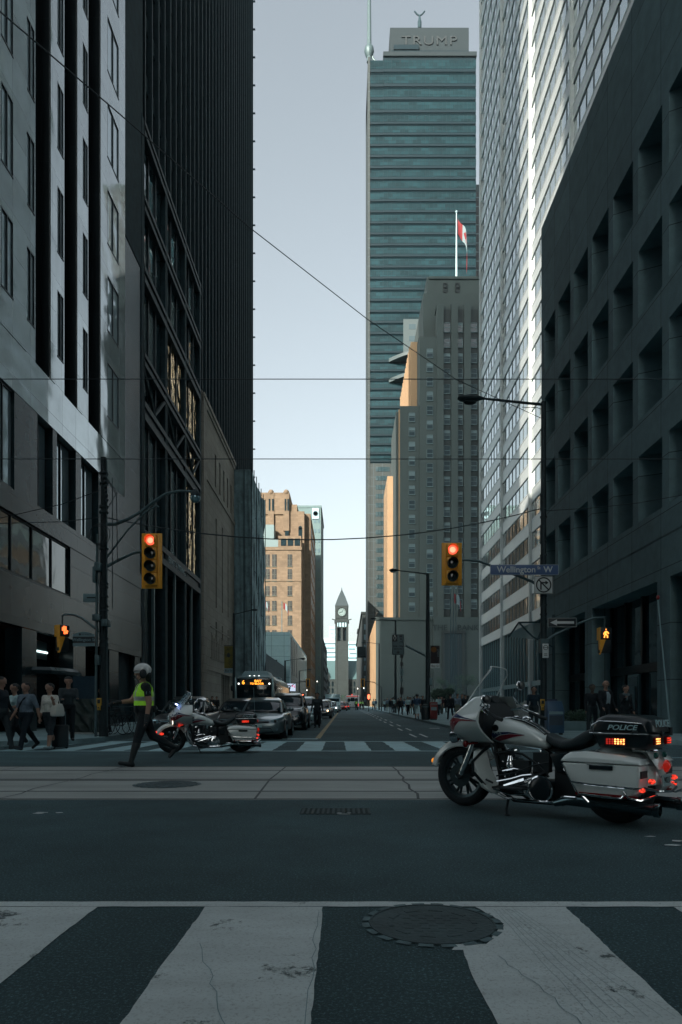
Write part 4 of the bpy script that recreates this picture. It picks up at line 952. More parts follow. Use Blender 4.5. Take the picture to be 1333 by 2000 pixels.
def strip_patch(mb, fn, top, bot, m, eps=.004, n=14):
    """decal band between two polylines of (x,z), laid on y=fn(x,z)"""
    def samp(L, f):
        k = f*(len(L)-1); i = min(int(k), len(L)-2); g = k-i; return (L[i][0]*(1-g)+L[i+1][0]*g, L[i][1]*(1-g)+L[i+1][1]*g)
    rows = []
    for k in range(n+1):
        a = samp(top, k/n); b = samp(bot, k/n); rows.append([(a[0]*(1-v)+b[0]*v, a[1]*(1-v)+b[1]*v) for v in (0, .33, .66, 1)])
    for a, b in zip(rows, rows[1:]):
        for j in range(3):
            q = [a[j], a[j+1], b[j+1], b[j]]; mb.face([(x, fn(x, z)+eps, z) for x, z in q], m)
def make_bike(label, loc, rz, variant=0, steer=0):
    t = thing('police_motorcycle', label, 'motorcycle', loc, rz, 'police motorcycles parked in the junction')
    FX, RX, FR, RR = .80, -.80, .325, .32
    # front assembly collects under steering matrix
    piv = Vector((.42, 0, .8)); ax = Vector((-.45, 0, .89)).normalized()
    S = Matrix.Translation(piv) @ Matrix.Rotation(R(steer), 4, ax) @ Matrix.Translation(-piv)
    fw = wheel('wheel', FX, FR, .13, t); wheels = [fw]
    wheel('wheel', RX, RR, .17, t, spokes=7)
    f = MB(); fender(f, FX-.005, FR, .385, .092, 14, 150, skirt=.02, dep=.62, grow=.03); ff = f.build('front_fender', M_bw, t, bevel=0)
    q = MB(); q.ell((FX+.395, 0, FR+.13), .018, .045, .03, 10, 6, 0); fl = q.build('fender_tip_lamp', M_la, ff)
    if variant:
        q2 = MB(); q2.ell((FX+.24, .11, FR+.14), .05, .02, .03, 10, 6); q2.build('fender_lamp', M_lr, ff)
        q2 = MB(); q2.ell((FX+.36, .045, FR+.17), .03, .03, .03, 10, 6); q2.build('fender_lamp', M_lr, ff)
    q = MB(); q.tube([(FX+.37, -.08, FR+.085), (FX+.41, 0, FR+.095), (FX+.37, .08, FR+.085)], .008, 6); q.build('fender_trim', M_chr, ff)
    text('fender_script', 'To Serve & Protect', .038, (FX+.05, .0925, FR+.245), Matrix.Rotation(R(180), 4, 'Z') @ Matrix.Rotation(R(90), 4, 'X') @ Matrix.Rotation(R(5), 4, 'Z'), M_bb, ff, depth=.001, shear=.3)
    # forks
    q = MB()
    for s in (-1, 1):
        q.tube([(FX-.02, s*.11, FR), (FX-.10, s*.11, FR+.17), (FX-.235, s*.11, .80)], [.032, .034, .030], 12, 0)
        q.tube([(FX-.03, s*.11, FR-.02), (FX+.01, s*.11, FR+.03)], .038, 10, 1)
        q.box(FX-.11, FX-.03, s*.075-.02, s*.075+.02, FR+.02, FR+.12, 1)
    q.cyl((FX, -.14, FR), .025, .28, 'y', 12, 0); q.box(FX-.27, FX-.19, -.13, .13, .62, .67, 1)
    fk = q.build('fork', [M_chr, M_mb], t)
    # fairing: batwing shell
    def fair_y(x, z):
        # half width of shell at (x,z): curved, nose at x=.92
        zz = (z-.93)/.26; nose = .90-.30*max(0, (z-.88))/.30-.10*max(0, (.80-z))/.15
        d = max(0, min(1, (nose-x)/.42)); wmax = .40-.12*abs(zz)**2
        return wmax*math.sqrt(d)*1.0
    secs = []
    zs = [.68, .70, .735, .78, .83, .88, .93, .98, 1.03, 1.08, 1.12, 1.135]
    for z in zs:
        zz = (z-.68)/.455
        nose = .885 if z < .9 else .885-(z-.9)*1.08
        if z < .78: nose = .80+.085*math.sin((z-.68)/.10*pi/2)
        rear = .36+.03*math.sin(zz*pi); wm = (.17 if z < .69 else .22 if z < .71 else .27 if z < .75 else .335 if z < .80 else .385 if z < .85 else .41 if z < .95 else .39 if z < 1.0 else .34 if z < 1.05 else .29 if z < 1.1 else .24 if z < 1.13 else .22)
        sec = []
        for k in range(15):
            a = pi*k/14; y = math.cos(a)*wm; x = rear+(nose-rear)*max(0, math.sin(a))**.62
            sec.append((x, y, z))
        for k in range(14, -1, -1):
            a = pi*k/14; y = math.cos(a)*(wm-.02); x = rear-.005+(nose-rear-.02)*max(0, math.sin(a))**.62
            sec.append((x, y, z+.004))
        secs.append(sec)
    q = MB(); q.loft(secs, 0, caps=True); fr = q.build('fairing', M_bw, t, ang=50)
    q = MB(); ploft(q, [(.60, .90, .20, .14), (.52, .90, .28, .17), (.44, .90, .34, .19), (.39, .90, .30, .16), (.37, .90, .2, .10)], 0, 20, 3); q.tube([(.55, 0, 1.03), (.46, 0, 1.10), (.42, 0, 1.11)], [.17, .13, .08], 12, flat=.45); q.build('inner_fairing', M_mb, t)
    def shell(x, z):
        i = min(range(len(zs)), key=lambda k: abs(zs[k]-z)); sec = secs[i][:8]; i2 = min(i+1, len(zs)-1) if z > zs[i] else max(i-1, 0); s2 = secs[i2][:8]
        def yat(sec):
            for a, b in zip(sec, sec[1:]):
                if a[0] <= x <= b[0]: g = (x-a[0])/max(1e-6, b[0]-a[0]); return a[1]*(1-g)+b[1]*g
            return sec[0][1] if x < sec[0][0] else sec[-1][1]
        g = 0 if i == i2 else abs(z-zs[i])/abs(zs[i2]-zs[i]); return yat(sec)*(1-g)+yat(s2)*g
    q = MB()
    strip_patch(q, shell, [(.87, .90), (.80, .955), (.70, .975), (.60, .945), (.40, .90)], [(.87, .84), (.80, .885), (.70, .935), (.60, .925), (.40, .897)], 0)
    strip_patch(q, shell, [(.87, .83), (.80, .875), (.70, .925), (.60, .918), (.40, .895)], [(.85, .755), (.77, .775), (.68, .84), (.60, .895), (.40, .892)], 1)
    q.build('fairing_stripe', [M_blu, M_red], fr)
    q = MB(); strip_patch(q, shell, [(.85, .96), (.79, 1.02), (.75, 1.03)], [(.84, .95), (.79, 1.0), (.755, 1.015)], 0); strip_patch(q, shell, [(.66, 1.08), (.64, 1.10), (.62, 1.10)], [(.66, 1.04), (.635, 1.03), (.62, 1.06)], 0); q.build('fairing_emblem', M_bb, fr)
    q = MB(); zz = 1.0; q.lathe([(.055, 0), (.055, .006), (.047, .006), (.047, .003), (.035, .003), (.02, .008)], (.60, 0, 0), 'x', 20)
    q.v = [(.775+.10*(-(p[2]))*.9+(p[0]-.60), p[1]+.13, .965+p[2]) for p in q.v]; q.build('fairing_badge', M_bb, fr)
    # windscreen (curved sheet with thickness)
    q = MB(); n, k_ = 12, 8; O = []; I = []
    def scr(u, v):    # u -1..1 across, v 0..1 up
        wv = .235*(1-.30*v**2); x = .70-.24*v-.09*u*u; z = 1.10+.34*v-.02*u*u-.03*u**6*v**8
        return (x, u*wv, z)
    for i in range(n+1):
        for j in range(k_+1): O.append(scr(-1+2*i/n, j/k_))
    I = [(x-.006, y, z-.003) for x, y, z in O]
    fs = [(i*(k_+1)+j, (i+1)*(k_+1)+j, (i+1)*(k_+1)+j+1, i*(k_+1)+j+1) for i in range(n) for j in range(k_)]
    q.raw(O, fs); q.raw(I, [tuple(reversed(f)) for f in fs]); ws = q.build('windscreen', M_scr, t)
    q = MB(); q.tube([scr(-1, 0)]+[scr(-1, j/6) for j in range(1, 6)]+[scr(-.9, .97)]+[scr(u/6, 1) for u in range(-5, 6)]+[scr(.9, .97)]+[scr(1, 1-j/6) for j in range(1, 7)], .006, 6); q.build('screen_edge', M_edge, ws)
    # headlamp and passing lamps
    q = MB(); q.lathe([(.02, .84), (.075, .86), (.09, .88), (.10, .885), (.10, .87)], (0, 0, .79), 'x', 24, 0); q.build('headlamp_rim', M_chr, t)
    q = MB(); q.ell((.875, 0, .79), .025, .085, .085, 18, 8); q.build('headlamp', M_clr, t)
    for s in (-1, 1):
        q = MB(); q.lathe([(.015, -.09), (.05, -.075), (.065, -.02), (.068, 0), (.06, .005)], (.80, s*.21, .73), 'x', 16); q.tube([(.74, s*.14, .70), (.76, s*.2, .70)], .02, 8); pl_ = q.build('spotlamp', M_chr, t)
        q = MB(); q.ell((.80, s*.21, .73), .016, .056, .056, 14, 6); q.build('lens', M_wl if variant and s > 0 else M_lrx if not variant else M_clr, pl_)
        q = MB(); q.ell((.66, s*.20, .66), .03, .03, .035, 12, 6); q.tube([(.64, s*.20, .66), (.56, s*.12, .67)], .012, 6); q.build('turn_lamp', M_lrx if not variant else M_lrd, t)
        # mirrors on stalks
        q = MB(); mz = -.13 if s > 0 and not variant else .03; mx = .10 if s < 0 and not variant else 0; q.tube([(.34, s*.38, 1.03), (.36+mx, s*.40, 1.12+mz*.6), (.33+mx, s*.42, 1.20+mz), (.30+mx, s*.42, 1.21+mz)], .007, 6); q.ell((.29+mx, s*.42, 1.23+mz), .022, .075, .05, 16, 8); mr = q.build('mirror', M_chr, t)
        q = MB(); q.ell((.272+mx, s*.42, 1.23+mz), .008, .066, .042, 16, 6); q.build('mirror_glass', M_bb, mr)
        q = MB(); q.tube([(.30, s*.38, .99), (.17, s*.43, .93), (.10, s*.44, .91)], [.012, .019, .019], 10, 1); q.tube([(.42, 0, .95), (.40, s*.2, 1.00), (.34, s*.34, 1.02), (.26, s*.40, .97)], .013, 8, 0); q.tube([(.29, s*.38, 1.02), (.32, s*.44, 1.0), (.22, s*.50, .955)], [.008, .008, .006], 6, 0); q.ell((.30, s*.37, 1.04), .03, .03, .022, 8, 6, 0)
        q.build('handlebar', [M_chr, M_mb], t)
        # lower fairing (leg guards) and engine guard bar
        q = MB(); q.loft([[(.52, s*.13, .62), (.50, s*.30, .60), (.47, s*.31, .59), (.44, s*.14, .61)], [(.50, s*.12, .45), (.50, s*.34, .46), (.45, s*.355, .46), (.40, s*.14, .44)], [(.42, s*.12, .24), (.41, s*.31, .25), (.36, s*.32, .25), (.30, s*.13, .23)], [(.36, s*.13, .18), (.35, s*.24, .19), (.32, s*.24, .19), (.29, s*.14, .18)]], 0)
        q.build('leg_fairing', M_bw, t, bevel=.012, ang=60)
        q = MB(); loop(q, [(.40, s*.10, .66), (.44, s*.22, .60), (.47, s*.36, .50), (.45, s*.38, .40), (.38, s*.30, .28), (.34, s*.12, .20)], .016, 0, 8); q.build('engine_guard', M_bb if s > 0 and not variant else M_chr, t)
        # footboard
        q = MB(); q.box(-.06, .26, s*.24, s*.36, .255, .275, 0); q.tube([(.28, s*.30, .30), (.36, s*.30, .33)], .012, 6, 1); q.build('footboard', [M_mb, M_chr], t, bevel=.006)
    # frame
    q = MB()
    for s in (-1, 1):
        q.tube([(.44, s*.04, .80), (.34, s*.10, .45), (.27, s*.12, .20), (.15, s*.13, .13), (-.35, s*.13, .14), (-.44, s*.12, .30), (-.42, s*.10, .55), (-.75, s*.10, .60)], .020, 8)
        q.tube([(-.44, s*.10, .30), (-.80, s*.12, .32)], .022, 8)
    q.tube([(.46, 0, .90), (.38, 0, .62)], .04, 10); q.tube([(.44, 0, .80), (-.40, 0, .58)], .03, 8)
    q.box(-.50, -.28, -.15, .15, .18, .62); q.build('frame', M_mb, t)
    # tank
    q = MB(); ploft(q, [(.455, .78, .06, .06), (.43, .785, .12, .10), (.36, .795, .165, .125), (.24, .79, .185, .13), (.10, .765, .178, .118), (-.04, .73, .15, .095), (-.14, .695, .11, .065), (-.18, .685, .06, .04)], 0, 24, 2.4)
    tank = q.build('tank', M_bw, t, ang=70)
    def tank_y(x, z):
        ks = [(.455, .78, .06, .06), (.43, .785, .12, .10), (.36, .795, .165, .125), (.24, .79, .185, .13), (.10, .765, .178, .118), (-.04, .73, .15, .095), (-.14, .695, .11, .065), (-.18, .685, .06, .04)]
        for a, b in zip(ks, ks[1:]):
            if b[0] <= x <= a[0]:
                g = (x-a[0])/(b[0]-a[0]); zc, ry, rz = [a[i]*(1-g)+b[i]*g for i in (1, 2, 3)]
                s = min(.98, abs((z-zc)/rz)); return ry*(1-s**2.4)**(1/2.4)
        return .1
    q = MB(); strip_patch(q, tank_y, [(.40, .77), (.30, .785), (.18, .79), (.02, .765)], [(.37, .72), (.28, .76), (.17, .775), (.02, .763)], 0); strip_patch(q, tank_y, [(.36, .715), (.27, .755), (.16, .77), (.02, .762)], [(.31, .695), (.22, .715), (.12, .745), (.02, .760)], 1)
    q.build('tank_stripe', [M_blu, M_red], tank)
    q = MB(); 
    c = (.33, tank_y(.33, .82)+.004, .825); q.lathe([(.034, 0), (.034, .004), (.028, .004), (.028, .001), (.018, .001), (.0101, .006)], c, 'y', 20); q.build('tank_badge', M_bb, tank)
    text('tank_lettering', 'POLICE', .034, (.26, tank_y(.26, .775)+.003, .776), (R(90), 0, R(180)), M_let, tank, depth=.001, shear=.3, xs=1.5)
    q = MB(); secs = []
    for x, z in ((.34, .915), (.22, .925), (.08, .895), (-.04, .84), (-.13, .775)):
        secs.append([(x, -.045, z-.012), (x, .045, z-.012), (x, .04, z+.008), (x, -.04, z+.008)])
    q.loft(secs, 0)
    for s in (-1, 1): q.tube([(.34, s*.045, .92), (.22, s*.045, .93), (.08, s*.045, .902), (-.04, s*.045, .848), (-.13, s*.045, .782)], .008, 6, 1)
    q.ell((.20, 0, .935), .035, .035, .012, 12, 6, 1); q.ell((.10, 0, .915), .06, .03, .03, 10, 6, 1); q.build('tank_console', [M_bb, M_chr], tank)
    # seat
    q = MB(); ploft(q, [(-.14, .72, .05, .03), (-.17, .735, .10, .05), (-.24, .70, .13, .05), (-.34, .675, .16, .05), (-.44, .69, .18, .06), (-.54, .74, .17, .075), (-.62, .79, .14, .06), (-.68, .83, .10, .02)], 0, 20, 2.8); q.build('seat', M_lea, t, ang=70)
    # engine: two finned cylinders, crankcase, primary cover, air cleaner
    q = MB(); q.box(-.26, .28, -.11, .12, .17, .34); q.build('crankcase', M_eng, t, bevel=.02)
    for ang, xx in ((22, .14), (-22, -.02)):
        q = MB(); i0 = 0
        for k in range(11): q.lathe([(.075 if k < 9 else .06, -.0), (.075 if k < 9 else .06, .008)], (0, 0, .05+.02*k), 'z', 16)
        q.cyl((0, 0, 0), .055, .26, 'z', 14); q.box(-.06, .06, -.06, .06, .24, .31)
        q.xf(Matrix.Translation((xx, 0, .30)) @ Matrix.Rotation(R(ang), 4, 'Y')); q.build('cylinder_head', M_eng if not variant else M_mb, t)
        q = MB(); q.box(-.065, .065, -.065, .065, .29, .34); q.xf(Matrix.Translation((xx, 0, .30)) @ Matrix.Rotation(R(ang), 4, 'Y')); q.build('rocker_cover', M_chr, t, bevel=.02)
    q = MB(); q.ell((.19, .13, .47), .045, .05, .05, 14, 8, 0); q.tube([(.19, .14, .51), (.19, .14, .56)], [.035, .02], 10, 0); q.build('horn', M_chr, t)
    q = MB(); secs = []
    for k in range(25):
        a = 2*pi*k/24; r_ = .125 if math.cos(a) < .2 else .125+.16*(math.cos(a)-.2)
        secs.append((-.12+math.cos(a)*r_*1.0, .27+math.sin(a)*(.125 if math.cos(a) < .3 else .125-.065*(math.cos(a)-.3)/.7)))
    ring = lambda y, sc: [(-.12+(x+.12)*sc, y, .27+(z-.27)*sc) for x, z in secs[:-1]]
    q.loft([ring(.13, 1), ring(.19, 1), ring(.215, .93), ring(.22, .85)], 0); pc = q.build('primary_cover', M_chr, t, ang=50)
    q = MB(); q.lathe([(.104, .0), (.104, .012), (.092, .020), (.05, .024)], (-.17, .213, .27), 'y', 30); q.build('derby_cover', M_bb if not variant else M_chr, pc)
    q = MB(); q.lathe([(.126, .0), (.126, .012), (.112, .018), (.104, .008)], (-.17, .211, .27), 'y', 30, caps=False); q.build('cover_ring', M_chr, pc)
    q = MB(); loop(q, [(-.10, .235, .40), (0, .24, .385), (.12, .24, .345), (.27, .25, .31)], .010); loop(q, [(.30, .26, .24), (.12, .26, .20), (-.02, .24, .215)], .010); loop(q, [(.34, .16, .19), (.2, .2, .155), (.05, .22, .15), (-.3, .22, .16)], .014); q.build('linkage', M_chr, t)
    q = MB(); q.box(-.02, .16, .10, .145, .36, .52); q.box(.24, .31, .06, .14, .44, .60); q.tube([(.40, .08, .70), (.34, .15, .58), (.20, .16, .60), (.05, .15, .58), (-.1, .16, .50), (-.22, .15, .38)], .012, 6); q.tube([(.42, .10, .76), (.38, .17, .66), (.30, .16, .42), (.12, .17, .34), (-.2, .17, .42)], .010, 6); q.tube([(.30, .2, .36), (.1, .21, .40), (-.08, .20, .48), (-.24, .18, .52)], .009, 6); q.box(-.22, -.06, .08, .15, .42, .60); q.build('cable', M_mb, t)
    q = MB()
    for bx_, bz in ((-.05, .36), (.03, .33), (.10, .30), (-.24, .36), (-.06, .19), (.02, .22), (.12, .38), (.20, .36), (.26, .5), (-.12, .5)): q.ell((bx_, .205 if bz < .37 else .15, bz), .010, .008, .010, 8, 5)
    q.tube([(-.02, .22, .34), (.10, .225, .30), (.20, .225, .27)], [.035, .03, .02], 8); q.tube([(.24, .19, .41), (.12, .19, .44), (.02, .18, .43)], .008, 6); q.build('engine_fitting', M_chr, t)
    q = MB(); q.box(.26, .34, -.1, .1, .20, .42); q.build('oil_cooler', M_mb, t)
    q = MB(); q.tube([(.20, -.1, .50), (.26, -.2, .40), (.15, -.24, .22), (-.3, -.24, .19)], .025, 8); q.build('header_pipe', M_chr, t)
    # side covers
    for s in (-1, 1):
        q = MB(); q.loft([[(-.24, s*.16, .60), (-.42, s*.17, .62), (-.42, s*.15, .42), (-.30, s*.15, .42)], [(-.25, s*.19, .59), (-.41, s*.20, .61), (-.41, s*.18, .43), (-.31, s*.18, .43)]]); q.build('side_cover', M_bb, t, bevel=.01)
        # saddlebag
        y0, y1 = s*.19, s*.40
        def bag(x, z, o): return (x, o, z)
        body = [(-.47, .545), (-.55, .36), (-.60, .27), (-1.07, .27), (-1.13, .33), (-1.13, .545)]
        q = MB(); q.loft([[(x, y0, z) for x, z in body], [(x, s*.385, z) for x, z in body], [(x*.985-.012, s*.405, z+(.02 if z < .4 else -.0)) for x, z in body]]); sb = q.build('saddlebag', M_bw, t, bevel=.016, ang=60)
        lid = [(-.455, .552), (-.47, .60), (-.53, .635), (-.66, .648), (-.98, .625), (-1.12, .595), (-1.145, .552)]
        q = MB(); q.loft([[(x, y0, z) for x, z in lid], [(x, s*.36, z) for x, z in lid], [(x, s*.41, (z-.552)*.45+.552) for x, z in lid]]); q.build('bag_lid', M_bw, sb, bevel=.012, ang=70)
        q = MB(); q.box(-.92, -.72, s*.402, s*.415, .500, .535, 0); q.box(-.93, -.70, s*.406, s*.418, .535, .541, 1); q.build('bag_latch', [M_bb, M_chr], sb)
        q = MB(); loop(q, [(-.47, s*.40, .53), (-.57, s*.43, .385), (-.72, s*.44, .375), (-1.10, s*.44, .365), (-1.17, s*.36, .36)], .010); loop(q, [(-.58, s*.43, .37), (-.64, s*.44, .285), (-1.0, s*.44, .275), (-1.02, s*.44, .30)], .009); loop(q, [(-1.02, s*.44, .335), (-1.06, s*.44, .285), (-1.15, s*.42, .27), (-1.24, s*.30, .31)], .009); loop(q, [(-.66, s*.43, .28), (-.72, s*.42, .22)], .009)
        q.build('bag_guard', M_chr, sb)
        q = MB(); q.box(-1.12, -.60, s*.395, s*.412, .275, .30, 0); q.build('bag_reflector', M_lrx, sb)
        q = MB(); q.box(-1.137, -1.129, s*.23, s*.37, .44, .50); q.build('bag_rear_plate', M_mb, sb)
        # exhaust
        q = MB(); q.tube([(-.34, s*.27, .16), (-.46, s*.28, .195), (-.55, s*.28, .20), (-1.22, s*.28, .185)], [.03, .042, .048, .050], 14, 0); q.lathe([(.050, 0), (.058, -.01), (.058, -.05), (.044, -.055), (.044, 0)], (-1.20, s*.28, .185), 'x', 16, 0); q.tube([(-.42, s*.315, .225), (-.46, s*.322, .235), (-.56, s*.325, .237)], .008, 6, 1); q.build('exhaust', [mat('dark_chrome', (.12, .135, .14), .2, .9), M_chr], t)
        # rear turn lamp on guard
        q = MB(); q.tube([(-1.12, s*.15, .42), (-1.17, s*.24, .42)], .012, 6, 1); q.ell((-1.185, s*.27, .415), .03, .024, .022, 12, 8, 0); q.build('rear_turn_lamp', [M_lr, M_chr], t)
        q = MB(); q.ell((-1.15, s*.38, .35), .025, .026, .020, 10, 8, 0); q.build('guard_lamp', M_lr, t)
    # rear fender, tail lamp, plate, rear bar
    q = MB(); fender(q, RX, RR, .37, .12, 15, 172); rf = q.build('rear_fender', M_bw, t)
    q = MB(); q.lathe([(.02, -.02), (.05, -.015), (.055, .0), (.04, .012)], (-1.205, 0, .53), 'x', 16); q.v = [(p[0]-.0, p[1], p[2]) for p in q.v]; q.ell((-1.215, 0, .53), .028, .05, .038, 12, 8); q.build('tail_lamp', mat('tail_lens', (.22, .01, .01), .12, emit=.12, ecol=(1, .04, .02)), rf)
    q = MB(); q.box(-1.215, -1.20, -.09, .09, .36, .46); pq = q.build('licence_plate', M_pl, rf)
    text('plate_number', '9021', .075, (-1.217, 0, .41), (R(90), 0, R(-90)), M_bb, pq, depth=.001)
    q = MB(); loop(q, [(-1.13, .30, .36), (-1.22, .22, .335), (-1.25, 0, .32), (-1.22, -.22, .335), (-1.13, -.30, .36)], .011, 0, 8); loop(q, [(-1.0, -.2, .66), (-1.14, -.12, .66), (-1.18, 0, .66), (-1.14, .12, .66), (-1.0, .2, .66)], .009); q.build('rear_bar', M_chr, t)
    for s in (-1, 1): q = MB(); q.ell((-1.16, s*.10, .62), .02, .028, .028, 10, 8); q.build('green_lens', M_lg, rf)
    q = MB(); q.loft([[(-1.10, -.16, .66), (-1.10, .16, .66), (-1.12, .16, .62), (-1.12, -.16, .62)], [(-1.17, -.10, .56), (-1.17, .10, .56), (-1.18, .10, .50), (-1.18, -.10, .50)]]); q.build('tail_panel', M_bw, rf)
    # tour pack
    pk = [(-.66, .80), (-.68, .76), (-.72, .675), (-1.10, .665), (-1.16, .72), (-1.17, .80)]
    def ringy(prof, hw, ch=.05):
        out = []
        return out
    q = MB(); hw = .25
    secs = []
    for y, sx, dz in ((-hw, .90, .02), (-hw+.05, 1, 0), (hw-.05, 1, 0), (hw, .90, .02)):
        secs.append([(-.92+(x+.92)*sx, y, z if z > .79 else z+dz) for x, z in pk])
    q.loft(secs, 0); tp = q.build('tour_pack', M_bb, t, bevel=.018, ang=60)
    lk = [(-.655, .81), (-.665, .87), (-.70, .935), (-.78, .965), (-1.06, .955), (-1.14, .92), (-1.175, .81)]
    secs = []
    for y, sx, sz in ((-hw-.004, .88, .55), (-hw+.05, .98, .93), (-hw+.1, 1, 1), (hw-.1, 1, 1), (hw-.05, .98, .93), (hw+.004, .88, .55)):
        secs.append([(-.92+(x+.92)*sx, y, .81+(z-.81)*sz) for x, z in lk])
    q = MB(); q.loft(secs, 0); ld = q.build('pack_lid', M_bb, tp, bevel=.012, ang=70)
    q = MB(); loop(q, [(-.66, .262, .81), (-.68, .268, .87), (-.74, .262, .905), (-.90, .26, .90), (-1.10, .26, .885)], .006); loop(q, [(-.66, .268, .805), (-.9, .272, .803), (-1.16, .268, .803)], .005); q.build('pack_trim', M_chr, ld)
    text('pack_lettering', 'POLICE', .060, (-.94, .272, .852), (R(82), 0, R(180)), M_let, ld, depth=.002, shear=.25, xs=1.25, bold=.001)
    text('pack_lettering', 'POLICE', .085, (-1.178, 0, .885), Matrix.Rotation(R(-90), 4, 'Z') @ Matrix.Rotation(R(82), 4, 'X'), M_let, ld, depth=.002, xs=1.15, bold=.002)
    for y, yy in ((.262, 1),):
        q = MB(); q.box(-.97, -.80, y-.01, y+.006, .705, .765, 1)
        for r_ in range(3):
            for c_ in range(7): q.ell((-.815-.0235*c_, y+.008, .717+.0175*r_), .010, .006, .0075, 6, 4, 0 if c_ > 2 or variant else 2)
        q.build('pack_side_lamp', [M_lo if not variant else M_lr, M_lrx, M_lrd], tp)
    for s in (.13, -.13):
        q = MB(); q.box(-1.185, -1.165, s-.05, s+.05, .71, .775, 1)
        for r_ in range(3): q.tube([(-1.188, s-.042, .722+.019*r_), (-1.188, s+.042, .722+.019*r_)], .006, 6, 0)
        q.build('pack_rear_lamp', [M_lo if s > 0 and not variant else M_lr, M_lrx], tp)
    q = MB(); q.box(-1.075, -1.025, .262, .272, .785, .825); q.box(-1.18, -1.172, -.02, .02, .78, .83); q.build('pack_latch', M_mb, tp, bevel=.004)
    q = MB(); q.tube([(-1.13, -.22, .80), (-1.16, -.24, .82)], .012, 6); q.cyl((-1.16, -.24, .78), .022, .07, 'z', 10); q.build('antenna_mount', M_mb, t)
    tip = (-1.06, -.235, 1.98) if not variant else (-1.12, -.235, 1.55)
    q = MB(); q.tube([(-1.16, -.24, .84), tip], [.0075, .005] if not variant else [.004, .003], 6); q.build('antenna', mat('antenna_grey', (.4, .43, .43), .4), t)
    if not variant: q = MB(); q.ell((tip[0], tip[1], tip[2]+.015), .016, .016, .022, 8, 6); q.build('antenna_tip', M_lrx, t)
    # kickstand
    q = MB(); q.tube([(.20, .14, .16), (.16, .26, .05), (.13, .30, .012)], [.014, .012, .012], 8); q.ell((.12, .31, .010), .035, .02, .008, 10, 4); q.tube([(.28, .26, .05), (.22, .33, .01)], .007, 6) if False else None
    q.build('kickstand', M_mb, t)
    if variant:
        for s in (-.1, .1): q = MB(); q.ell((.70, s+.06, 1.14), .02, .03, .015, 10, 6); q.build('blue_lamp', mat('lamp_blue', (.3, .4, 1), .3, emit=5, ecol=(.35, .45, 1)), t)
    # turn the steering parts (fork, front wheel, fender, bars) together
    if steer:
        for o in kids(t):
            b = o.name.split('.')[0]
            xs = [v.co.x for v in o.data.vertices]
            if (b == 'wheel' and max(xs) > .5) or b in ('front_fender', 'fork', 'handlebar', 'mirror', 'fairing', 'inner_fairing', 'windscreen', 'headlamp', 'headlamp_rim', 'spotlamp', 'blue_lamp') or (b == 'turn_lamp'):
                for oo in [o]+kids(o): oo.data = oo.data.copy() if oo.data.users > 1 else oo.data; oo.data.transform(S)
    return t
import time
MC = make_bike('white police motorcycle with black top box and lit red tail lamps, parked at the right', (1.83, 6.575, 0), math.atan2(1.12, -1.18), 0, 0)
MC2 = make_bike('white police motorcycle parked across the far crosswalk behind the officer', (-3.27, 16.05, 0), R(180+13), 1, 10)
# ---------------------------------------------------------------- street furniture
M_pole = mat('pole_dark', (.030, .038, .042), .6, .3, var=.25, vscale=4)
M_galv = mat('pole_grey', (.13, .15, .155), .5, .5, var=.15)
M_sy = mat('signal_yellow', (.92, .42, .035), .45, var=.1, vscale=5)
M_so = mat('signal_black', (.02, .022, .024), .5)
M_sr = mat('signal_red_on', (.5, .1, .05), .4, emit=1.0, ecol=(1, .10, .05)); M_sro = mat('signal_core', (.5, .3, .2), .4, emit=1.0, ecol=(1, .36, .20))
M_sof = mat('signal_lens_off', (.03, .035, .036), .12)
M_sb = mat('sign_blue', (.09, .16, .33), .5); M_sw = mat('sign_white', (.68, .74, .75), .5); M_swd = mat('sign_white_dim', (.26, .29, .30), .6); M_sk = mat('sign_black', (.02, .022, .025), .5)
M_hand = mat('walk_lamp', (.6, .2, .1), .4, emit=1.7, ecol=(1, .32, .05)); M_handr = mat('hand_lamp', (1, .2, .05), .4, emit=1.3, ecol=(1, .16, .04))
M_wire = mat('wire', (.035, .042, .048), .6)
M_but = mat('button_yellow', (.50, .30, .04), .5)
def at(px, py, Y): return P(px, py, Y)
def signal(label, c, n, w_, h_, group=None, body=None):
    """signal head on a yellow backboard, facing -y; c = centre"""
    t = thing('traffic_signal', label, 'traffic light', c, 0, group)
    q = MB(); q.box(-w_/2, w_/2, -.01, .02, -h_/2, h_/2, 0); bb = q.build('backboard', M_sy, t, bevel=.025)
    hs_ = h_*.92/n; hw = hs_*.46
    for k in range(n):
        zc = h_*.46-hs_*(k+.5)
        q = MB(); q.box(-hw, hw, -.16, -.02, zc-hs_*.48, zc+hs_*.48, 0); q.build('lamp_housing', M_sy, t, bevel=.012)
        r_ = hs_*.36
        q = MB(); q.lathe([(r_, 0), (r_*1.12, 0), (r_*1.12, .025), (r_, .025), (r_, 0)], (0, -.185, zc), 'y', 24, caps=False)
        vs = []                                             # hooded visor, open below
        for a in range(-30, 211, 20):
            for y in (-.18, -.36): vs.append((math.cos(R(a))*r_*1.1, y, zc+math.sin(R(a))*r_*1.1))
        fs = [(2*i, 2*i+1, 2*i+3, 2*i+2) for i in range(len(vs)//2-1)]; q.raw(vs, fs); q.build('visor', M_so if k else M_sy, t)
        q = MB(); q.lathe([(.0001, -.03), (r_*.5, -.026), (r_, -.0)], (0, -.17, zc), 'y', 24); q.build('lens', M_sr if k == 0 else M_sof, t)
        if k == 0: q = MB(); q.ell((0, -.198, zc), r_*.62, .008, r_*.62, 16, 6); q.build('lens_core', M_sro, t)
    return t
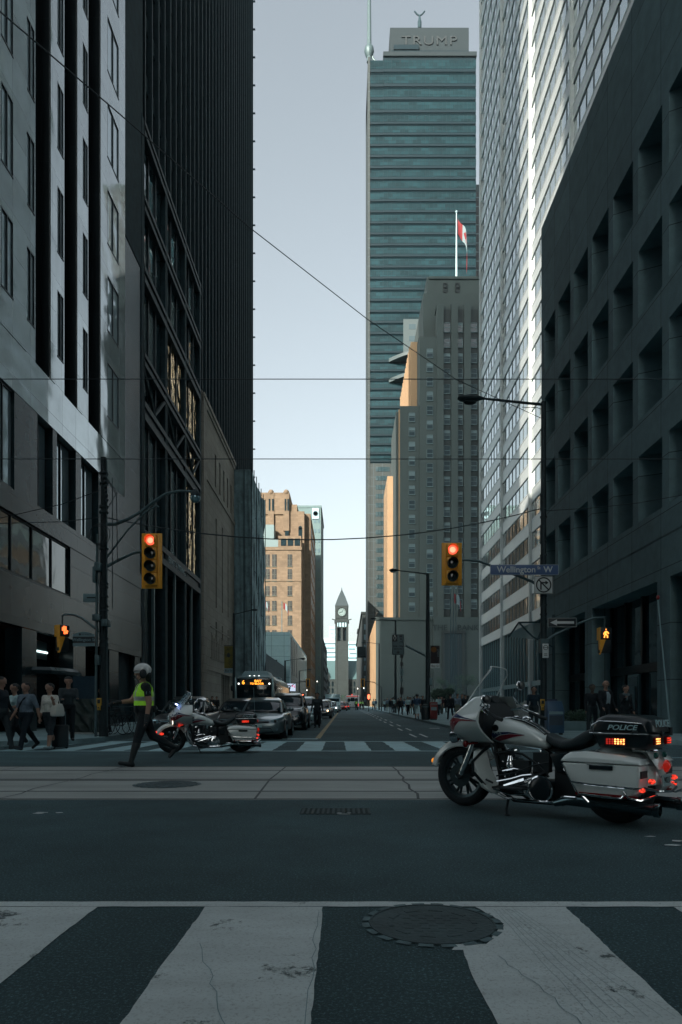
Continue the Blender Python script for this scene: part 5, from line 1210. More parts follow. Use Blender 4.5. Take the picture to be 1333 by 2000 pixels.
def sgn(name, label, c, w_, h_, m0, m1=None, rz=0, th=.03, border=0, cat='sign'):
    t = thing(name, label, cat, c, rz); q = MB(); q.box(-w_/2, w_/2, -th/2, th/2, -h_/2, h_/2, 0); q.build('panel', m0, t, bevel=min(.02, h_*.06))
    if border:
        q = MB(); b = border; y = -th/2-.004
        for x0, x1, z0, z1 in ((-w_/2+b, w_/2-b, h_/2-2*b, h_/2-b), (-w_/2+b, w_/2-b, -h_/2+b, -h_/2+2*b), (-w_/2+b, -w_/2+2*b, -h_/2+2*b, h_/2-2*b), (w_/2-2*b, w_/2-b, -h_/2+2*b, h_/2-2*b)): q.box(x0, x1, y, y+.006, z0, z1)
        q.build('border', m1, t)
    return t
# --- right corner pole with lamp arm, signal arm
YP = 24.0; XP = X_(1062, YP); gp = .15
RP = thing('utility_pole', 'tall dark pole at the right corner with a long lamp arm and signal arm', 'street lamp', (XP, YP, gp))
q = MB(); q.tube([(0, 0, 0), (0, 0, .5), (0, 0, Z_(785, YP)-gp)], [.16, .115, .085], 14); q.build('pole', M_pole, RP)
for py in (1010, 1060, 1085, 1150, 1165, 1182, 1200, 1214): z = Z_(py, YP)-gp; q = MB(); q.lathe([(.11, -.03), (.125, -.03), (.125, .03), (.11, .03)], (0, 0, z), 'z', 14); q.build('steel_band', M_pole, RP)
q = MB()
for py in (995, 1056, 1084, 1163, 1182, 1206): q.ell((.02, -.125, Z_(py, YP)-gp), .018, .015, .012, 8, 5)
q.build('band_buckle', M_galv, RP)
q = MB(); zA = Z_(790, YP)-gp; q.tube([(0, 0, zA), (-.5, 0, zA+.04), (X_(940, YP)-XP, 0, Z_(778, YP)-gp)], [.055, .05, .04], 8); q.tube([(X_(1020, YP)-XP, 0, Z_(795, YP)-gp), (X_(1030, YP)-XP, 0, Z_(796, YP)-gp), (-.25, 0, zA-.1), (0, 0, zA-.2)], .012, 5); q.build('lamp_arm', M_pole, RP)
q = MB(); xl_ = X_(918, YP)-XP; q.loft([superell(0, Z_(778, YP)-gp, r_*1.0, r2, x, 12, 2.2) for x, r_, r2 in ((X_(945, YP)-XP, .04, .04), (X_(935, YP)-XP, .12, .08), (xl_, .19, .13), (X_(900, YP)-XP, .15, .09), (X_(894, YP)-XP, .05, .03))]); q.ell((xl_, 0, Z_(786, YP)-gp), .22, .14, .07, 12, 6); q.build('lamp_head', M_pole, RP)
# signal mast arm
q = MB(); q.tube([at(1058, 1148, YP)-RP.location, at(1040, 1136, YP)-RP.location, at(995, 1118, YP)-RP.location, at(935, 1096, YP)-RP.location, at(900, 1093, YP)-RP.location, at(885, 1095, YP)-RP.location], [.06, .05, .045, .04, .035, .035], 10); q.build('signal_arm', M_galv, RP)
signal('three lamp yellow traffic light glowing red on the right arm', at(882, 1103, YP)+Vector((0, -.1, 0)), 3, .71, 1.50)
S = sgn('street_sign', 'long blue street name sign on the right pole', at(1024.5, 1113, YP-.35), 2.38, .365, M_sb, M_sw, border=.008)
text('lettering', 'Wellington', .30, (-.28, -.02, .0), FRONT, M_sw, S, bold=.004, depth=.002, xs=1.0)
text('lettering', 'St', .14, (.50, -.02, .06), FRONT, M_sw, S, bold=.002, depth=.002); text('lettering', 'W', .30, (.82, -.02, .0), FRONT, M_sw, S, bold=.004, depth=.002)
q = MB(); q.box(-.02, .02, .02, .3, -.1, .1); q.build('bracket', M_galv, S)
S = sgn('turn_ban_sign', 'white no right turn sign under the blue street name', at(1062, 1142.5, YP-.30), .65, .63, M_sw, M_sk, border=.012)
q = MB(); q.lathe([(.27, 0), (.27, .004), (.225, .004), (.225, 0)], (0, -.022, 0), 'y', 32, caps=False); q.box(-.24, .24, -.026, -.020, -.022, .022); q.xf(Matrix.Rotation(R(45), 4, 'Y'), 32*4); q.build('ban_ring', M_sk, S)
q = MB(); q.box(-.12, -.07, -.024, -.018, -.17, .08); q.box(-.12, .08, -.024, -.018, .05, .10); q.raw([(.06, -.024, -.0), (.17, -.024, .075), (.06, -.024, .15)], [(0, 1, 2)]); q.build('arrow', M_sk, S)
S = sgn('one_way_sign', 'black sign with white left arrow beside the right pole', at(1098, 1216, YP-.1), 1.02, .34, M_sk, M_sw, border=.01)
q = MB(); q.box(-.22, .42, -.024, -.018, -.045, .045); q.raw([(-.42, -.022, 0), (-.18, -.022, -.11), (-.18, -.022, .11)], [(0, 1, 2)]); q.build('arrow', M_sw, S)
S = sgn('parking_ban_sign', 'small white no standing sign low on the right pole', at(1066, 1271, YP-.22), .22, .50, M_sw)
q = MB(); q.lathe([(.085, 0), (.085, .004), (.068, .004), (.068, 0)], (0, -.022, .11), 'y', 20, caps=False); q.box(-.075, .075, -.024, -.019, .102, .118); q.box(-.05, .05, -.022, -.019, -.12, -.1); q.box(-.06, .06, -.022, -.019, -.17, -.15); q.build('symbol', M_sk, S)
q = MB(); q.tube([Vector((0, 0, Z_(1256, YP)-gp)), at(1080, 1242, YP)-RP.location, at(1130, 1218, YP)-RP.location, at(1160, 1207, YP)-RP.location, at(1182, 1206, YP)-RP.location, at(1182, 1217, YP)-RP.location], [.05, .05, .042, .04, .04, .03], 10); q.box(-.14, .14, -.14, .14, Z_(1275, YP)-gp, Z_(1248, YP)-gp); q.build('signal_arm', M_galv, RP)
def pedsignal(label, c, mh, w_=.40, tilt=0, hand=False):
    t = thing('pedestrian_signal', label, 'pedestrian signal', c, R(tilt))
    q = MB(); q.box(-w_/2, w_/2, -.14, .14, 0, w_*1.02); q.build('housing', M_so, t, bevel=.02)
    q = MB(); q.box(-w_/2-.01, -w_/2+.012, -.17, .14, 0, w_*1.02); q.raw([(-w_/2+.04, -.15, .0), (-w_/2-.01, -.15, -.0), (-w_/2+.02, -.15, -.52), (-w_/2+.20, -.15, .0), (-w_/2+.04, .0, .0), (-w_/2-.01, .0, .0), (-w_/2+.02, 0, -.52), (-w_/2+.20, 0, 0)], [(1, 2, 0), (0, 2, 3), (5, 6, 2, 1), (3, 2, 6, 7), (4, 6, 5)]); q.build('visor', M_sy, t)
    q = MB(); q.box(-w_/2+.01, w_/2-.01, -.12, .12, -.46, -.02); q.build('lower_housing', M_so, t, bevel=.02)
    q = MB(); r_ = .034
    for pts in (([(-.01, -.15, .355), (.01, -.15, .36)], [(.0, -.15, .30), (-.01, -.15, .20)], [(-.01, -.15, .20), (-.05, -.15, .13), (-.06, -.15, .06)], [(-.01, -.15, .19), (.05, -.15, .13), (.05, -.15, .06)], [(0, -.15, .29), (-.06, -.15, .23), (-.08, -.15, .18)], [(.0, -.15, .29), (.06, -.15, .25), (.09, -.15, .20)]) if not hand else ([(0, -.15, .08), (0, -.15, .20)], [(-.06, -.15, .18), (-.06, -.15, .30)], [(-.02, -.15, .2), (-.02, -.15, .34)], [(.03, -.15, .2), (.03, -.15, .33)], [(.06, -.15, .1), (.09, -.15, .2)])): q.tube(pts, r_ if hand else .021, 6)
    q.build('walk_symbol' if not hand else 'hand_symbol', mh, t); q = MB(); q.tube([(0, 0, w_*1.02), (0, 0, w_*1.02+.25)], .025, 6); q.build('hanger', M_galv, t)
    return t
pedsignal('pedestrian signal with glowing orange walking figure hanging at the right corner', at(1181, 1250, YP-.1), M_hand, .42)
def pushbutton(label, c):
    t = thing('crossing_button', label, 'crossing button', c); q = MB(); q.box(-.075, .075, -.03, .03, -.05, .19, 0); q.build('plate', M_but, t, bevel=.01)
    q = MB(); q.box(-.05, .05, -.045, .03, -.20, -.05); q.cyl((0, -.06, -.12), .03, .02, 'y', 12); q.build('button_box', M_but, t, bevel=.015); q = MB(); q.box(-.045, .045, -.034, -.031, .02, .14); q.cyl((0, -.065, -.12), .022, .01, 'y', 12); q.build('button_legend', M_sk, t)
pushbutton('yellow crossing button box on the right pole', at(1060, 1376, YP-.16))
pushbutton('yellow crossing button box on the left pole', at(194, 1375, 21.8))
# newspaper boxes on the right
def newsbox(label, c, m_, w_=.42, h_=1.15, rz=0, two=True):
    t = thing('newspaper_box', label, 'newspaper box', c, rz); q = MB(); q.box(-w_/2, w_/2, -.2, .2, .08, h_*.72); q.loft([[(-w_/2, -.2, h_*.72), (w_/2, -.2, h_*.72), (w_/2, .2, h_*.72), (-w_/2, .2, h_*.72)], [(-w_/2+.02, -.02, h_), (w_/2-.02, -.02, h_), (w_/2-.02, .18, h_), (-w_/2+.02, .18, h_)]]); q.build('body', m_, t, bevel=.012)
    q = MB(); q.box(-w_/2+.04, w_/2-.04, -.215, -.2, h_*.62, h_*.70); q.build('handle_strip', M_swd, t); q = MB(); q.box(-w_/2+.05, w_/2-.05, -.208, -.2, h_*.3, h_*.58); q.build('door', mat('box_door', (.05, .06, .08), .4), t)
    for x in (-1, 1): q = MB(); q.box(x*w_*.4-.02, x*w_*.4+.02, -.15, .15, 0, .09); q.build('leg', M_pole, t)
M_nb = mat('box_blue', (.035, .075, .13), .5, var=.15)
newsbox('pale blue newspaper box right of the tall pole', (X_(1083, 23), 23, .15), M_nb, .55, 1.15)
newsbox('dark blue newspaper box between the pole and the pale blue one', (X_(1075, 24.5)+.1, 24.6, .15), mat('box_navy', (.02, .035, .07), .5), .40, 1.25)
# --- left corner pole
YL = 22.0; XL = X_(203, YL)
LP = thing('utility_pole', 'old dark timber pole with boxes, cables and lamp arm at the left corner', 'street lamp', (XL, YL, gp))
q = MB(); q.tube([(0, 0, 0), (0, 0, Z_(894, YL)-gp)], [.145, .095], 12); q.build('pole', mat('timber_pole', (.028, .032, .034), .9, var=.4, vscale=6, stretch=(6, 6, .6), bump=.6), LP)
q = MB(); q.tube([(-.22, -.1, .0), (-.17, -.1, Z_(1045, YL)-gp)], .045, 8); q.tube([(.13, -.05, .3), (.12, -.05, Z_(900, YL)-gp)], .018, 6); q.tube([(-.1, -.12, 3.2), (-.1, -.12, Z_(940, YL)-gp)], .012, 6); q.build('conduit', M_galv, LP)
q = MB()
def lp(px, py, dy=0): v = at(px, py, YL)-LP.location; v.y = dy; return v
for px, py, w_, h_, d in ((197, 1110, .2, .26, .2), (194, 1208, .24, .2, .2), (210, 1218, .2, .22, .18), (196, 1290, .14, .3, .2), (190, 1125, .1, .5, .16)):
    v = lp(px, py); q = MB(); q.box(v.x-w_/2, v.x+w_/2, -.2-d/2, .05, v.z-h_/2, v.z+h_/2); q.build('junction_box', M_galv, LP, bevel=.012)
q = MB()
for py in (925, 945, 990, 1001, 1072, 1140, 1147, 1165, 1185, 1192, 1248, 1258, 1262): v = lp(203, py); q = MB(); q.lathe([(.12, -.025), (.15, -.025), (.15, .025), (.12, .025)], (0, 0, v.z), 'z', 12); q.build('steel_band', M_pole, LP)
q = MB()
for k in range(3):
    cc = lp(194+k*3, 1047); rr_ = .26+.03*k; q.tube([(cc.x+.0+math.cos(a)*rr_, -.16-.02*k, cc.z+math.sin(a)*rr_*1.1) for a in [2*pi*j/22 for j in range(23)]], .014, 5)
for a, b in (((212, 940), (230, 968)), ((222, 935), (222, 1190)), ((210, 1000), (230, 965)), ((207, 930), (232, 965)), ((230, 965), (232, 1100)), ((200, 905), (214, 950))): q.tube([lp(*a, -.1), lp(*b, -.1)], .014, 5)
for k in range(7): a = lp(206+k, 925+9*k, -.12); q.ell(a, .05, .06, .06, 8, 6)
q.build('cable_coil', M_wire, LP)
q = MB(); q.tube([lp(205, 1024), lp(225, 1024), lp(250, 1014), lp(275, 1000), lp(300, 980), lp(325, 964), lp(350, 959), lp(376, 960)], [.06, .055, .05, .045, .045, .04, .04, .035], 10); q.tube([lp(204, 1095), lp(250, 1035), lp(285, 1000), lp(307, 987), lp(310, 990)], [.035, .03, .028, .025, .02], 8); q.build('lamp_arm', M_galv, LP)
q = MB(); v = lp(382, 972); q.ell((v.x, 0, v.z), .165, .165, .17, 18, 12); q.build('lamp_globe', mat('globe_glass', (.30, .36, .38), .06, .5, spec=1), LP)
q = MB(); q.lathe([(.05, .26), (.12, .18), (.17, .06), (.165, .03)], (v.x, 0, v.z), 'z', 16); q.build('lamp_cap', M_pole, LP)
q = MB(); q.tube([lp(205, 1109), lp(215, 1103), lp(240, 1090), lp(262, 1080), lp(280, 1077)], [.05, .05, .042, .04, .038], 10); q.build('signal_arm', M_galv, LP)
q = MB(); q.tube([lp(198, 1236), lp(180, 1222), lp(160, 1207), lp(145, 1201), lp(128, 1200), lp(122, 1203), lp(122, 1212)], [.045, .045, .04, .035, .035, .03, .02], 10); q.build('signal_arm', M_galv, LP)
signal('four lamp yellow traffic light glowing red beside the left pole', at(299, 1097, YL)+Vector((0, -.1, 0)), 4, .66, 1.78)
pedsignal('pedestrian signal with orange hand at the left corner', at(122, 1244, YL), M_handr, .36, 52, True)
S = thing('street_sign', 'arched street name sign with crest on the left pole', 'sign', at(165, 1250, YL-.2))
q = MB(); q.box(-.36, .33, -.015, .015, -.09, .10); q.build('name_panel', M_sk, S); q = MB(); q.box(-.36, .33, -.015, .015, -.20, -.10); q.build('lower_panel', M_swd, S)
q = MB(); pts = [(-.37, .11)]+[(-.37+.70*k/12, .17+.09*math.sin(pi*k/12)) for k in range(13)]+[(.33, .11)]; q.loft([[(x, -.015, z) for x, z in pts], [(x, .015, z) for x, z in pts]]); q.build('crest_panel', M_swd, S)
text('lettering', 'Wellington St', .135, (-.01, -.02, .005), FRONT, M_swd, S, bold=.002, depth=.002); q = MB(); q.ell((-.13, -.02, .18), .035, .005, .04, 8, 5); q.build('crest', M_sk, S); text('lettering', 'TOR. FINANCIAL', .045, (.08, -.02, .18), FRONT, M_sk, S, depth=.002)
sgnb = sgn('blank_sign', 'plain pale sign board high on the left side of the left pole', at(178, 1168, YL-.1), .50, .28, M_swd); q = MB(); q.box(-.12, .18, -.03, -.02, -.01, .03); q.build('stripe', M_sk, sgnb)
# --- wires
def wire(label, pts, r_=.012):
    t = MB(); t.tube(pts, r_, 5); o = t.build('overhead_wire', M_wire); tag(o, label, 'wire'); return o
def sag(a, b, s, n=14): a = Vector(a); b = Vector(b); return [a.lerp(b, k/n)-Vector((0, 0, s*4*(k/n)*(1-k/n))) for k in range(n+1)]
wire('upper straight tram wire crossing the whole street', sag((-40, 9.3, Z_(740, 9.3)), (40, 9.3, Z_(741, 9.3)), .0), .006)
wire('lower straight tram wire crossing the whole street', sag((-40, 12.2, Z_(896, 12.2)), (40, 12.2, Z_(897, 12.2)), .0), .008)
wire('slanting cable falling from upper left to the lamp pole', [P(-120, -80, 8), P(0, 22, 9.2), P(245, 232, 12.2), P(490, 446, 15.5), P(720, 625, 19), P(893, 742, 22), P(1060, 818, 24)], .011)
wire('sagging span cable from the left pole to the right pole', sag((XL, YL, Z_(1010, YL)), (XP, YP, Z_(992, YP)), .92), .02)
wire('thin cable leaving the left pole toward the left building', [P(203, 955, 22), P(120, 985, 22), P(0, 1012, 22.5), P(-80, 1020, 23)], .014)
wire('second thin cable left of the left pole', [P(200, 1010, 22), P(120, 1019, 22), P(0, 1022, 22.5), P(-80, 1018, 23)], .014)
wire('thin cable from the right pole over the concrete grid building', [P(1062, 998, 24), P(1160, 992, 24.5), P(1250, 982, 23), P(1400, 955, 20)], .012)
# --- lamp posts along the street
def lamppost(label, px, Y, ptop, arm_px, base_y=None, r_=.11, side=-1, head=True, group='curbside lamp posts'):
    x = X_(px, Y); g = gz(Y)+.15; t = thing('street_lamp', label, 'street lamp', (x, Y, g), group=group); zt = Z_(ptop, Y)-g
    q = MB(); q.tube([(0, 0, 0), (0, 0, zt)], [r_*1.2, r_*.8], 10); q.build('pole', M_pole, t)
    ax_ = X_(arm_px, Y)-x; q = MB(); q.tube([(0, 0, zt-.05), (ax_*.5, 0, zt+.12), (ax_*.85, 0, zt+.2)], [.05, .04, .035], 6); q.build('lamp_arm', M_pole, t)
    q = MB(); s = 1 if ax_ > 0 else -1; q.loft([superell(0, zt+.22, a, b, ax_+s*d, 10, 2.2) for a, b, d in ((.04, .04, -.5), (.13, .09, -.3), (.17, .12, -.05), (.05, .04, .15))]); q.build('lamp_head', M_pole, t)
    q = MB(); q.ell((ax_-s*.1, 0, zt+.12), .2, .12, .07, 10, 5); q.build('lamp_glass', M_galv, t)
    return t
L2 = lamppost('lamp post with bus lane sign arm, beside the red box', 836, 46, 1120, 765, r_=.14)
q = MB(); q.tube([(-.05, 0, Z_(1282, 46)-L2.location.z), (X_(793, 46)-X_(836, 46), 0, Z_(1261, 46)-L2.location.z)], .07, 8); q.build('sign_arm', M_galv, L2)
S = sgn('lane_sign', 'white bus lane sign with black diamond held out on an arm', at(778, 1259, 45.8), .82, 1.38, mat('sign_grey', (.17, .19, .195), .6), M_sk, border=.03)
q = MB(); q.box(-.40, -.05, -.03, -.016, .20, .67); q.build('diamond_field', M_sk, S); q = MB(); q.tube([(-.22, -.04, .62), (-.14, -.04, .44), (-.22, -.04, .26), (-.30, -.04, .44), (-.22, -.04, .62)], .018, 4); q.build('diamond', M_sw, S)
q = MB(); q.box(.08, .28, -.03, -.016, .48, .62); q.box(.12, .25, -.03, -.016, .32, .42); q.tube([(.1, -.03, .12), (.14, -.03, .2), (.24, -.03, .2), (.28, -.03, .12)], .02, 4); q.raw([(-.14, -.025, -.48), (.14, -.025, -.48), (0, -.025, -.62)], [(0, 2, 1)]); q.box(-.03, .03, -.03, -.016, -.5, -.4); q.build('vehicle_symbol', M_sk, S)
text('lettering', '7AM - 7PM', .15, (0, -.02, -.12), FRONT, M_sk, S, depth=.004, bold=.004); text('lettering', 'MON-FRI', .13, (0, -.02, -.30), FRONT, M_sk, S, depth=.004, bold=.004)
S = thing('street_banner', 'dark red banner with orange flower on the lamp post', 'banner', at(850, 1281, 45.9)); q = MB(); q.box(-.31, .31, -.01, .01, -.66, .66, 0); q.build('cloth', mat('banner_maroon', (.055, .022, .024), .8, col2=(.03, .03, .034), vscale=3), S)
q = MB(); q.lathe([(.0001, 0), (.19, 0), (.19, .006)], (-.08, -.022, .42), 'y', 14); q.build('flower_print', mat('banner_orange', (.20, .085, .02), .8), S)
text('lettering', 'EVENT', .17, (.22, -.02, .2), Matrix.Rotation(R(90), 4, 'X') @ Matrix.Rotation(R(90), 4, 'Z'), M_swd, S, depth=.003); q = MB(); q.tube([(-.4, .05, .68), (.31, .0, .68)], .02, 5); q.tube([(-.4, .05, -.68), (.31, 0, -.68)], .02, 5); q.build('rod', M_pole, S)
S2 = sgn('label_sign', 'white strip sign under the maroon banner', at(850, 1300.5, 45.9), .62, .32, M_sw); text('lettering', 'Bay St', .20, (0, -.02, 0), FRONT, M_sk, S2, depth=.003)
sgn('parking_sign', 'small white parking sign on the lamp post by the red box', at(842, 1331, 45.8), .22, .52, M_swd, M_sk, border=.02)
lamppost('thinner lamp post behind the bus lane sign', 773, 76, 1212, 727, r_=.12)
lamppost('third lamp post further along the right kerb', 741, 110, 1257, 708, r_=.12)
lamppost('far lamp post at left kerb over the grey panelled block', 557.5, 82, 1290, 594, r_=.12)
lamppost('farthest left lamp post by the ochre tower', 585, 118, 1310, 607, r_=.12)
for px, Y, py, lb in ((785, 70, 1262, 'tall stack of parking notices on a post near the bus lane sign'),):
    t = thing('notice_post', lb, 'sign', (X_(px, Y), Y, gz(Y)+.15)); q = MB(); q.tube([(0, 0, 0), (0, 0, Z_(py, Y)-gz(Y))], .04, 6); q.build('post', M_pole, t)
    for z, h, m_ in ((5.7, .35, M_sk), (4.9, .4, M_sk), (3.9, .7, M_galv), (3.3, .3, M_galv), (2.0, .7, M_sk)): q = MB(); q.box(-.18, .18, -.08, -.05, z, z+h); q.build('notice_board', m_, t)
# left banner
S = thing('street_banner', 'yellow and green hanging banner beside the limestone hall', 'banner', at(447, 1283, 60)); q = MB(); q.box(-.38, .38, -.01, .01, -1.0, .95); q.build('cloth', mat('banner_yellow', (.22, .19, .03), .8, col2=(.05, .055, .03), vscale=2.2), S)
q = MB(); q.box(-.38, .38, -.015, .015, -1.42, -1.02); q.build('name_strip', M_swd, S); text('lettering', 'Bay St', .26, (0, -.02, -1.22), FRONT, M_sk, S, depth=.003); q = MB(); q.ell((0, -.015, .15), .16, .01, .2, 8, 5); q.build('leaf_print', M_sk, S)
q = MB(); q.tube([(.42, 0, 1.0), (-.4, 0, 1.0)], .03, 5); q.build('rod', M_pole, S)
t = thing('street_lamp', 'dark pole holding the yellow banner at the left kerb', 'street lamp', (X_(457.5, 60), 60, gz(60)+.15)); q = MB(); q.tube([(0, 0, 0), (0, 0, 9)], [.14, .1], 8); q.build('pole', M_pole, t); q = MB(); q.tube([(0, 0, 8.9), (1.6, 0, 9.3)], .04, 5); q.build('lamp_arm', M_pole, t); q = MB(); q.ell((1.8, 0, 9.3), .3, .14, .1, 8, 5); q.build('lamp_head', M_pole, t)
# red box and bin by the lamp post
t = thing('mail_box', 'red street mail box at the foot of the lamp post', 'mail box', (X_(847, 44), 44, gz(44)+.15)); q = MB(); q.box(-.24, .24, -.22, .22, .08, 1.15); q.build('body', mat('mail_red', (.17, .018, .02), .45, var=.1), t, bevel=.03); q = MB(); q.box(-.18, .18, -.235, -.22, .62, .82); q.box(-.2, .2, -.24, -.22, 1.0, 1.04); q.build('label_panel', M_swd, t); q = MB(); q.box(-.2, .2, -.18, .18, 0, .08); q.build('plinth', M_pole, t)
t = thing('litter_bin', 'black litter bin between the lamp post and the kerb', 'bin', (X_(831.5, 44), 44, gz(44)+.15)); q = MB(); q.lathe([(.24, 0), (.27, .1), (.27, .85), (.20, .98), (.1, 1.0)], n=16); q.build('body', M_so, t); q = MB(); q.lathe([(.275, .80), (.285, .82), (.285, .88), (.275, .9)], n=16); q.build('rim', M_galv, t)
# distant signals, lights and screens
for px, py, Y, lb in ((602, 1334, 95, 'distant yellow traffic light hanging over the left lane'), (709, 1334, 95, 'distant yellow traffic light hanging over the right lane')):
    t = thing('traffic_signal', lb, 'traffic light', at(px, py, Y)); q = MB(); q.box(-.28, .28, 0, .05, -.6, .6, 0); q.build('backboard', M_sy, t); q = MB(); q.box(-.16, .16, -.15, 0, -.5, .5); q.build('lamp_housing', M_so, t)
    q = MB(); s = -1 if px < 675 else 1; q.tube([(0, .05, .3), (s*1.6, .05, .1), (s*2.6, .05, -.6)], .05, 5); q.tube([(s*2.6, .05, -.6), (s*2.6, .05, gz(Y)+.15-t.location.z)], .08, 6); q.build('pole_arm', M_pole, t)
for px, py, Y, c, lb in ((592, 1361, 90, 'r', 'red pedestrian lamp at the left kerb in the distance'), (720.5, 1361, 90, 'r', 'red pedestrian lamp at the right kerb in the distance'), (699, 1345, 120, 'w', 'left one of two small white lamps over the ambulance roadside'), (711, 1344, 120, 'w', 'right one of two small white lamps beside the distant signal'), (600, 1348, 120, 'w', 'small white lamp under the distant left traffic light'), (620, 1331, 120, 'w', 'tiny white lamp near the end of the left side'), (484, 1237, 78, 'w', 'small work lamp on the scaffold netting')):
    t = thing('signal_lamp', lb, 'lamp', at(px, py, Y)); q = MB(); k = .25 if c == 'r' else .13
    q.ell((0, -.14, 0), k*.7, .06, k*(1.4 if c == 'r' else 1), 8, 6); q.build('lens', mat('far_red', (1, .2, .1), .4, emit=2.4, ecol=(1, .14, .06)) if c == 'r' else mat('far_white', (1, 1, .9), .4, emit=1.6, ecol=(1, .95, .85)), t)
    q = MB(); q.box(-k, k, -.1, .1, -k*1.8, k*1.8); q.build('housing', M_so, t)
    if c == 'r' or Y > 100: q = MB(); q.tube([(0, .1, -.2), (0, .1, gz(Y)+.15-t.location.z)], .05, 5); q.build('post', M_pole, t)
t = thing('video_screen', 'bright outdoor video screen above the dark cars', 'screen', at(568, 1342.5, 110)); q = MB(); q.box(-.85, .85, 0, .15, -.65, .65); q.build('frame', M_so, t)
q = MB(); q.box(-.80, .80, -.02, 0, -.6, .6, 0); q.box(-.42, -.02, -.03, -.02, -.3, .35, 1); q.ell((-.22, -.035, .05), .12, .01, .17, 8, 6, 0); q.box(-.8, -.55, -.03, -.02, .0, .6, 2); q.box(.2, .45, -.03, -.02, .05, .45, 2); q.box(.55, .72, -.03, -.02, -.1, .3, 2); q.build('display', [mat('screen_pale', (.6, .7, .9), .3, emit=.55, ecol=(.62, .72, .9)), M_sk, mat('screen_pink', (.8, .2, .35), .3, emit=.5, ecol=(.8, .25, .4))], t)
q = MB(); q.tube([(.0, .1, -.6), (0, .1, gz(110)-t.location.z)], .08, 6); q.build('post', M_pole, t)
# small flags on the left facades
for px, py, Y, w_, lb, z in ((517, 1177, 150, 1.5, 'dark red flag edge above the grey panelled block', .6), (554, 1180, 165, 1.9, 'small red and white flag on a pole before the ochre tower', .5)):
    flag(tuple(at(px, py-4, Y)), w_, w_*.8, .25, lb, droop=.8, leaf=False)
t = thing('flagpole', 'leaning flagpole with lamp before the ochre tower', 'flagpole', at(551, 1237, 165)); q = MB(); q.tube([(0, 0, 0), (.0, 0, Z_(1176, 165)-Z_(1237, 165))], .09, 6); q.build('pole', M_galv, t); q = MB(); q.ell((0, 0, Z_(1176, 165)-Z_(1237, 165)), .15, .15, .15, 6, 5); q.build('finial', M_galv, t)
t = thing('flagpole', 'thin pole carrying the dark red flag', 'flagpole', at(516.5, 1240, 150)); q = MB(); q.tube([(0, 0, -10), (.0, 0, 7.6)], .07, 6); q.build('pole', M_galv, t); q = MB(); q.ell((0, 0, 7.6), .12, .12, .12, 6, 5); q.build('finial', M_galv, t)
# hoarding by the left pole
t = thing('hoarding', 'blue hoarding board with draped torn sheeting at the left corner', 'hoarding', (X_(168, 24), 24, .15))
q = MB(); q.box(-.45, .35, 0, .08, .35, 2.05); q.build('board', mat('hoarding_blue', (.035, .06, .085), .8, var=.2), t)
q = sheet('n', (-.55, -.12), (.62, -.12), .0, 1.25, (0, -1), .13, 22, 22, 9); q.build('draped_sheet', mat('torn_sheet', (.10, .105, .09), .6, col2=(.03, .035, .035), vscale=2.5), t, ang=70)
q = MB(); q.box(-.5, .75, -.3, .15, 0, .07); q.build('base', M_conc, t)
# planter with shrubs on the right
t = thing('planter', 'low concrete planter with dark green shrubs at the right', 'planter', (X_(1132, 27), 27, .15)); q = MB(); q.box(-.9, .9, -.35, .35, 0, .42); q.build('box', M_grid, t, bevel=.02)
r_ = random.Random(6); q = MB()
def leaves(q, c, rx, ry, rz, n, s, r_, m_=2):
    for _ in range(n):
        a = r_.uniform(0, 2*pi); b = math.acos(r_.uniform(-1, 1)); d = r_.random()**.5
        p = Vector((c[0]+math.cos(a)*math.sin(b)*rx*d, c[1]+math.sin(a)*math.sin(b)*ry*d, c[2]+math.cos(b)*rz*d)); u = Vector((r_.gauss(0, 1), r_.gauss(0, 1), r_.gauss(0, 1))).normalized(); v = u.orthogonal().normalized(); k = s*r_.uniform(.6, 1.3)
        q.face([p-u*k, p+v*k*.5, p+u*k, p-v*k*.5], r_.randrange(m_))
leaves(q, (0, 0, .62), .85, .33, .26, 900, .05, r_); q.build('foliage', [mat('leaf_dark', (.02, .05, .03), .6), mat('leaf_mid', (.035, .08, .04), .6)], t, smooth=False)
def tree(label, x, Y, h, cr, seed, group='small street trees'):
    r_ = random.Random(seed); t = thing('street_tree', label, 'tree', (x, Y, gz(Y)+.15), group=group); q = MB()
    q.tube([(0, 0, 0), (.05, 0, h*.35), (0, .05, h*.6), (.05, 0, h*.85)], [.11, .085, .06, .02], 8)
    tips = []
    for k in range(12):
        a = 2*pi*k/12+r_.uniform(-.3, .3); z0 = h*r_.uniform(.35, .7); L_ = cr*r_.uniform(.6, 1); e = (math.cos(a)*L_, math.sin(a)*L_, z0+L_*r_.uniform(.4, .9)); q.tube([(0, 0, z0), (e[0]*.5, e[1]*.5, z0+(e[2]-z0)*.6), e], [.035, .022, .008], 5); tips.append(e)
    q.build('trunk', M_pole, t); q = MB()
    for e in tips: leaves(q, e, cr*.42, cr*.42, cr*.34, 130, .10, r_)
    leaves(q, (0, 0, h*.8), cr*.6, cr*.6, cr*.4, 250, .10, r_)
    q.build('crown', [mat('leaf_dark', (.02, .05, .03), .6), mat('leaf_mid', (.035, .08, .04), .6)], t, smooth=False)
tree('small street tree by the red box before the bank wall', X_(862, 75), 75, 2.9, 1.1, 1)
tree('slim tree right of the bank portal', X_(912, 140), 140, 7.5, 2.4, 2); tree('slim tree left of the bank portal flagpoles', X_(868, 150), 150, 7, 2.2, 3)
for i, (px, Y) in enumerate(((640, 520), (662, 530), (676, 525), (690, 500), (606, 380))): tree(['leafy tree in front of the clock tower hall'][0], X_(px, Y), Y, 10, 3.6, 20+i, 'trees in front of the clock tower hall')
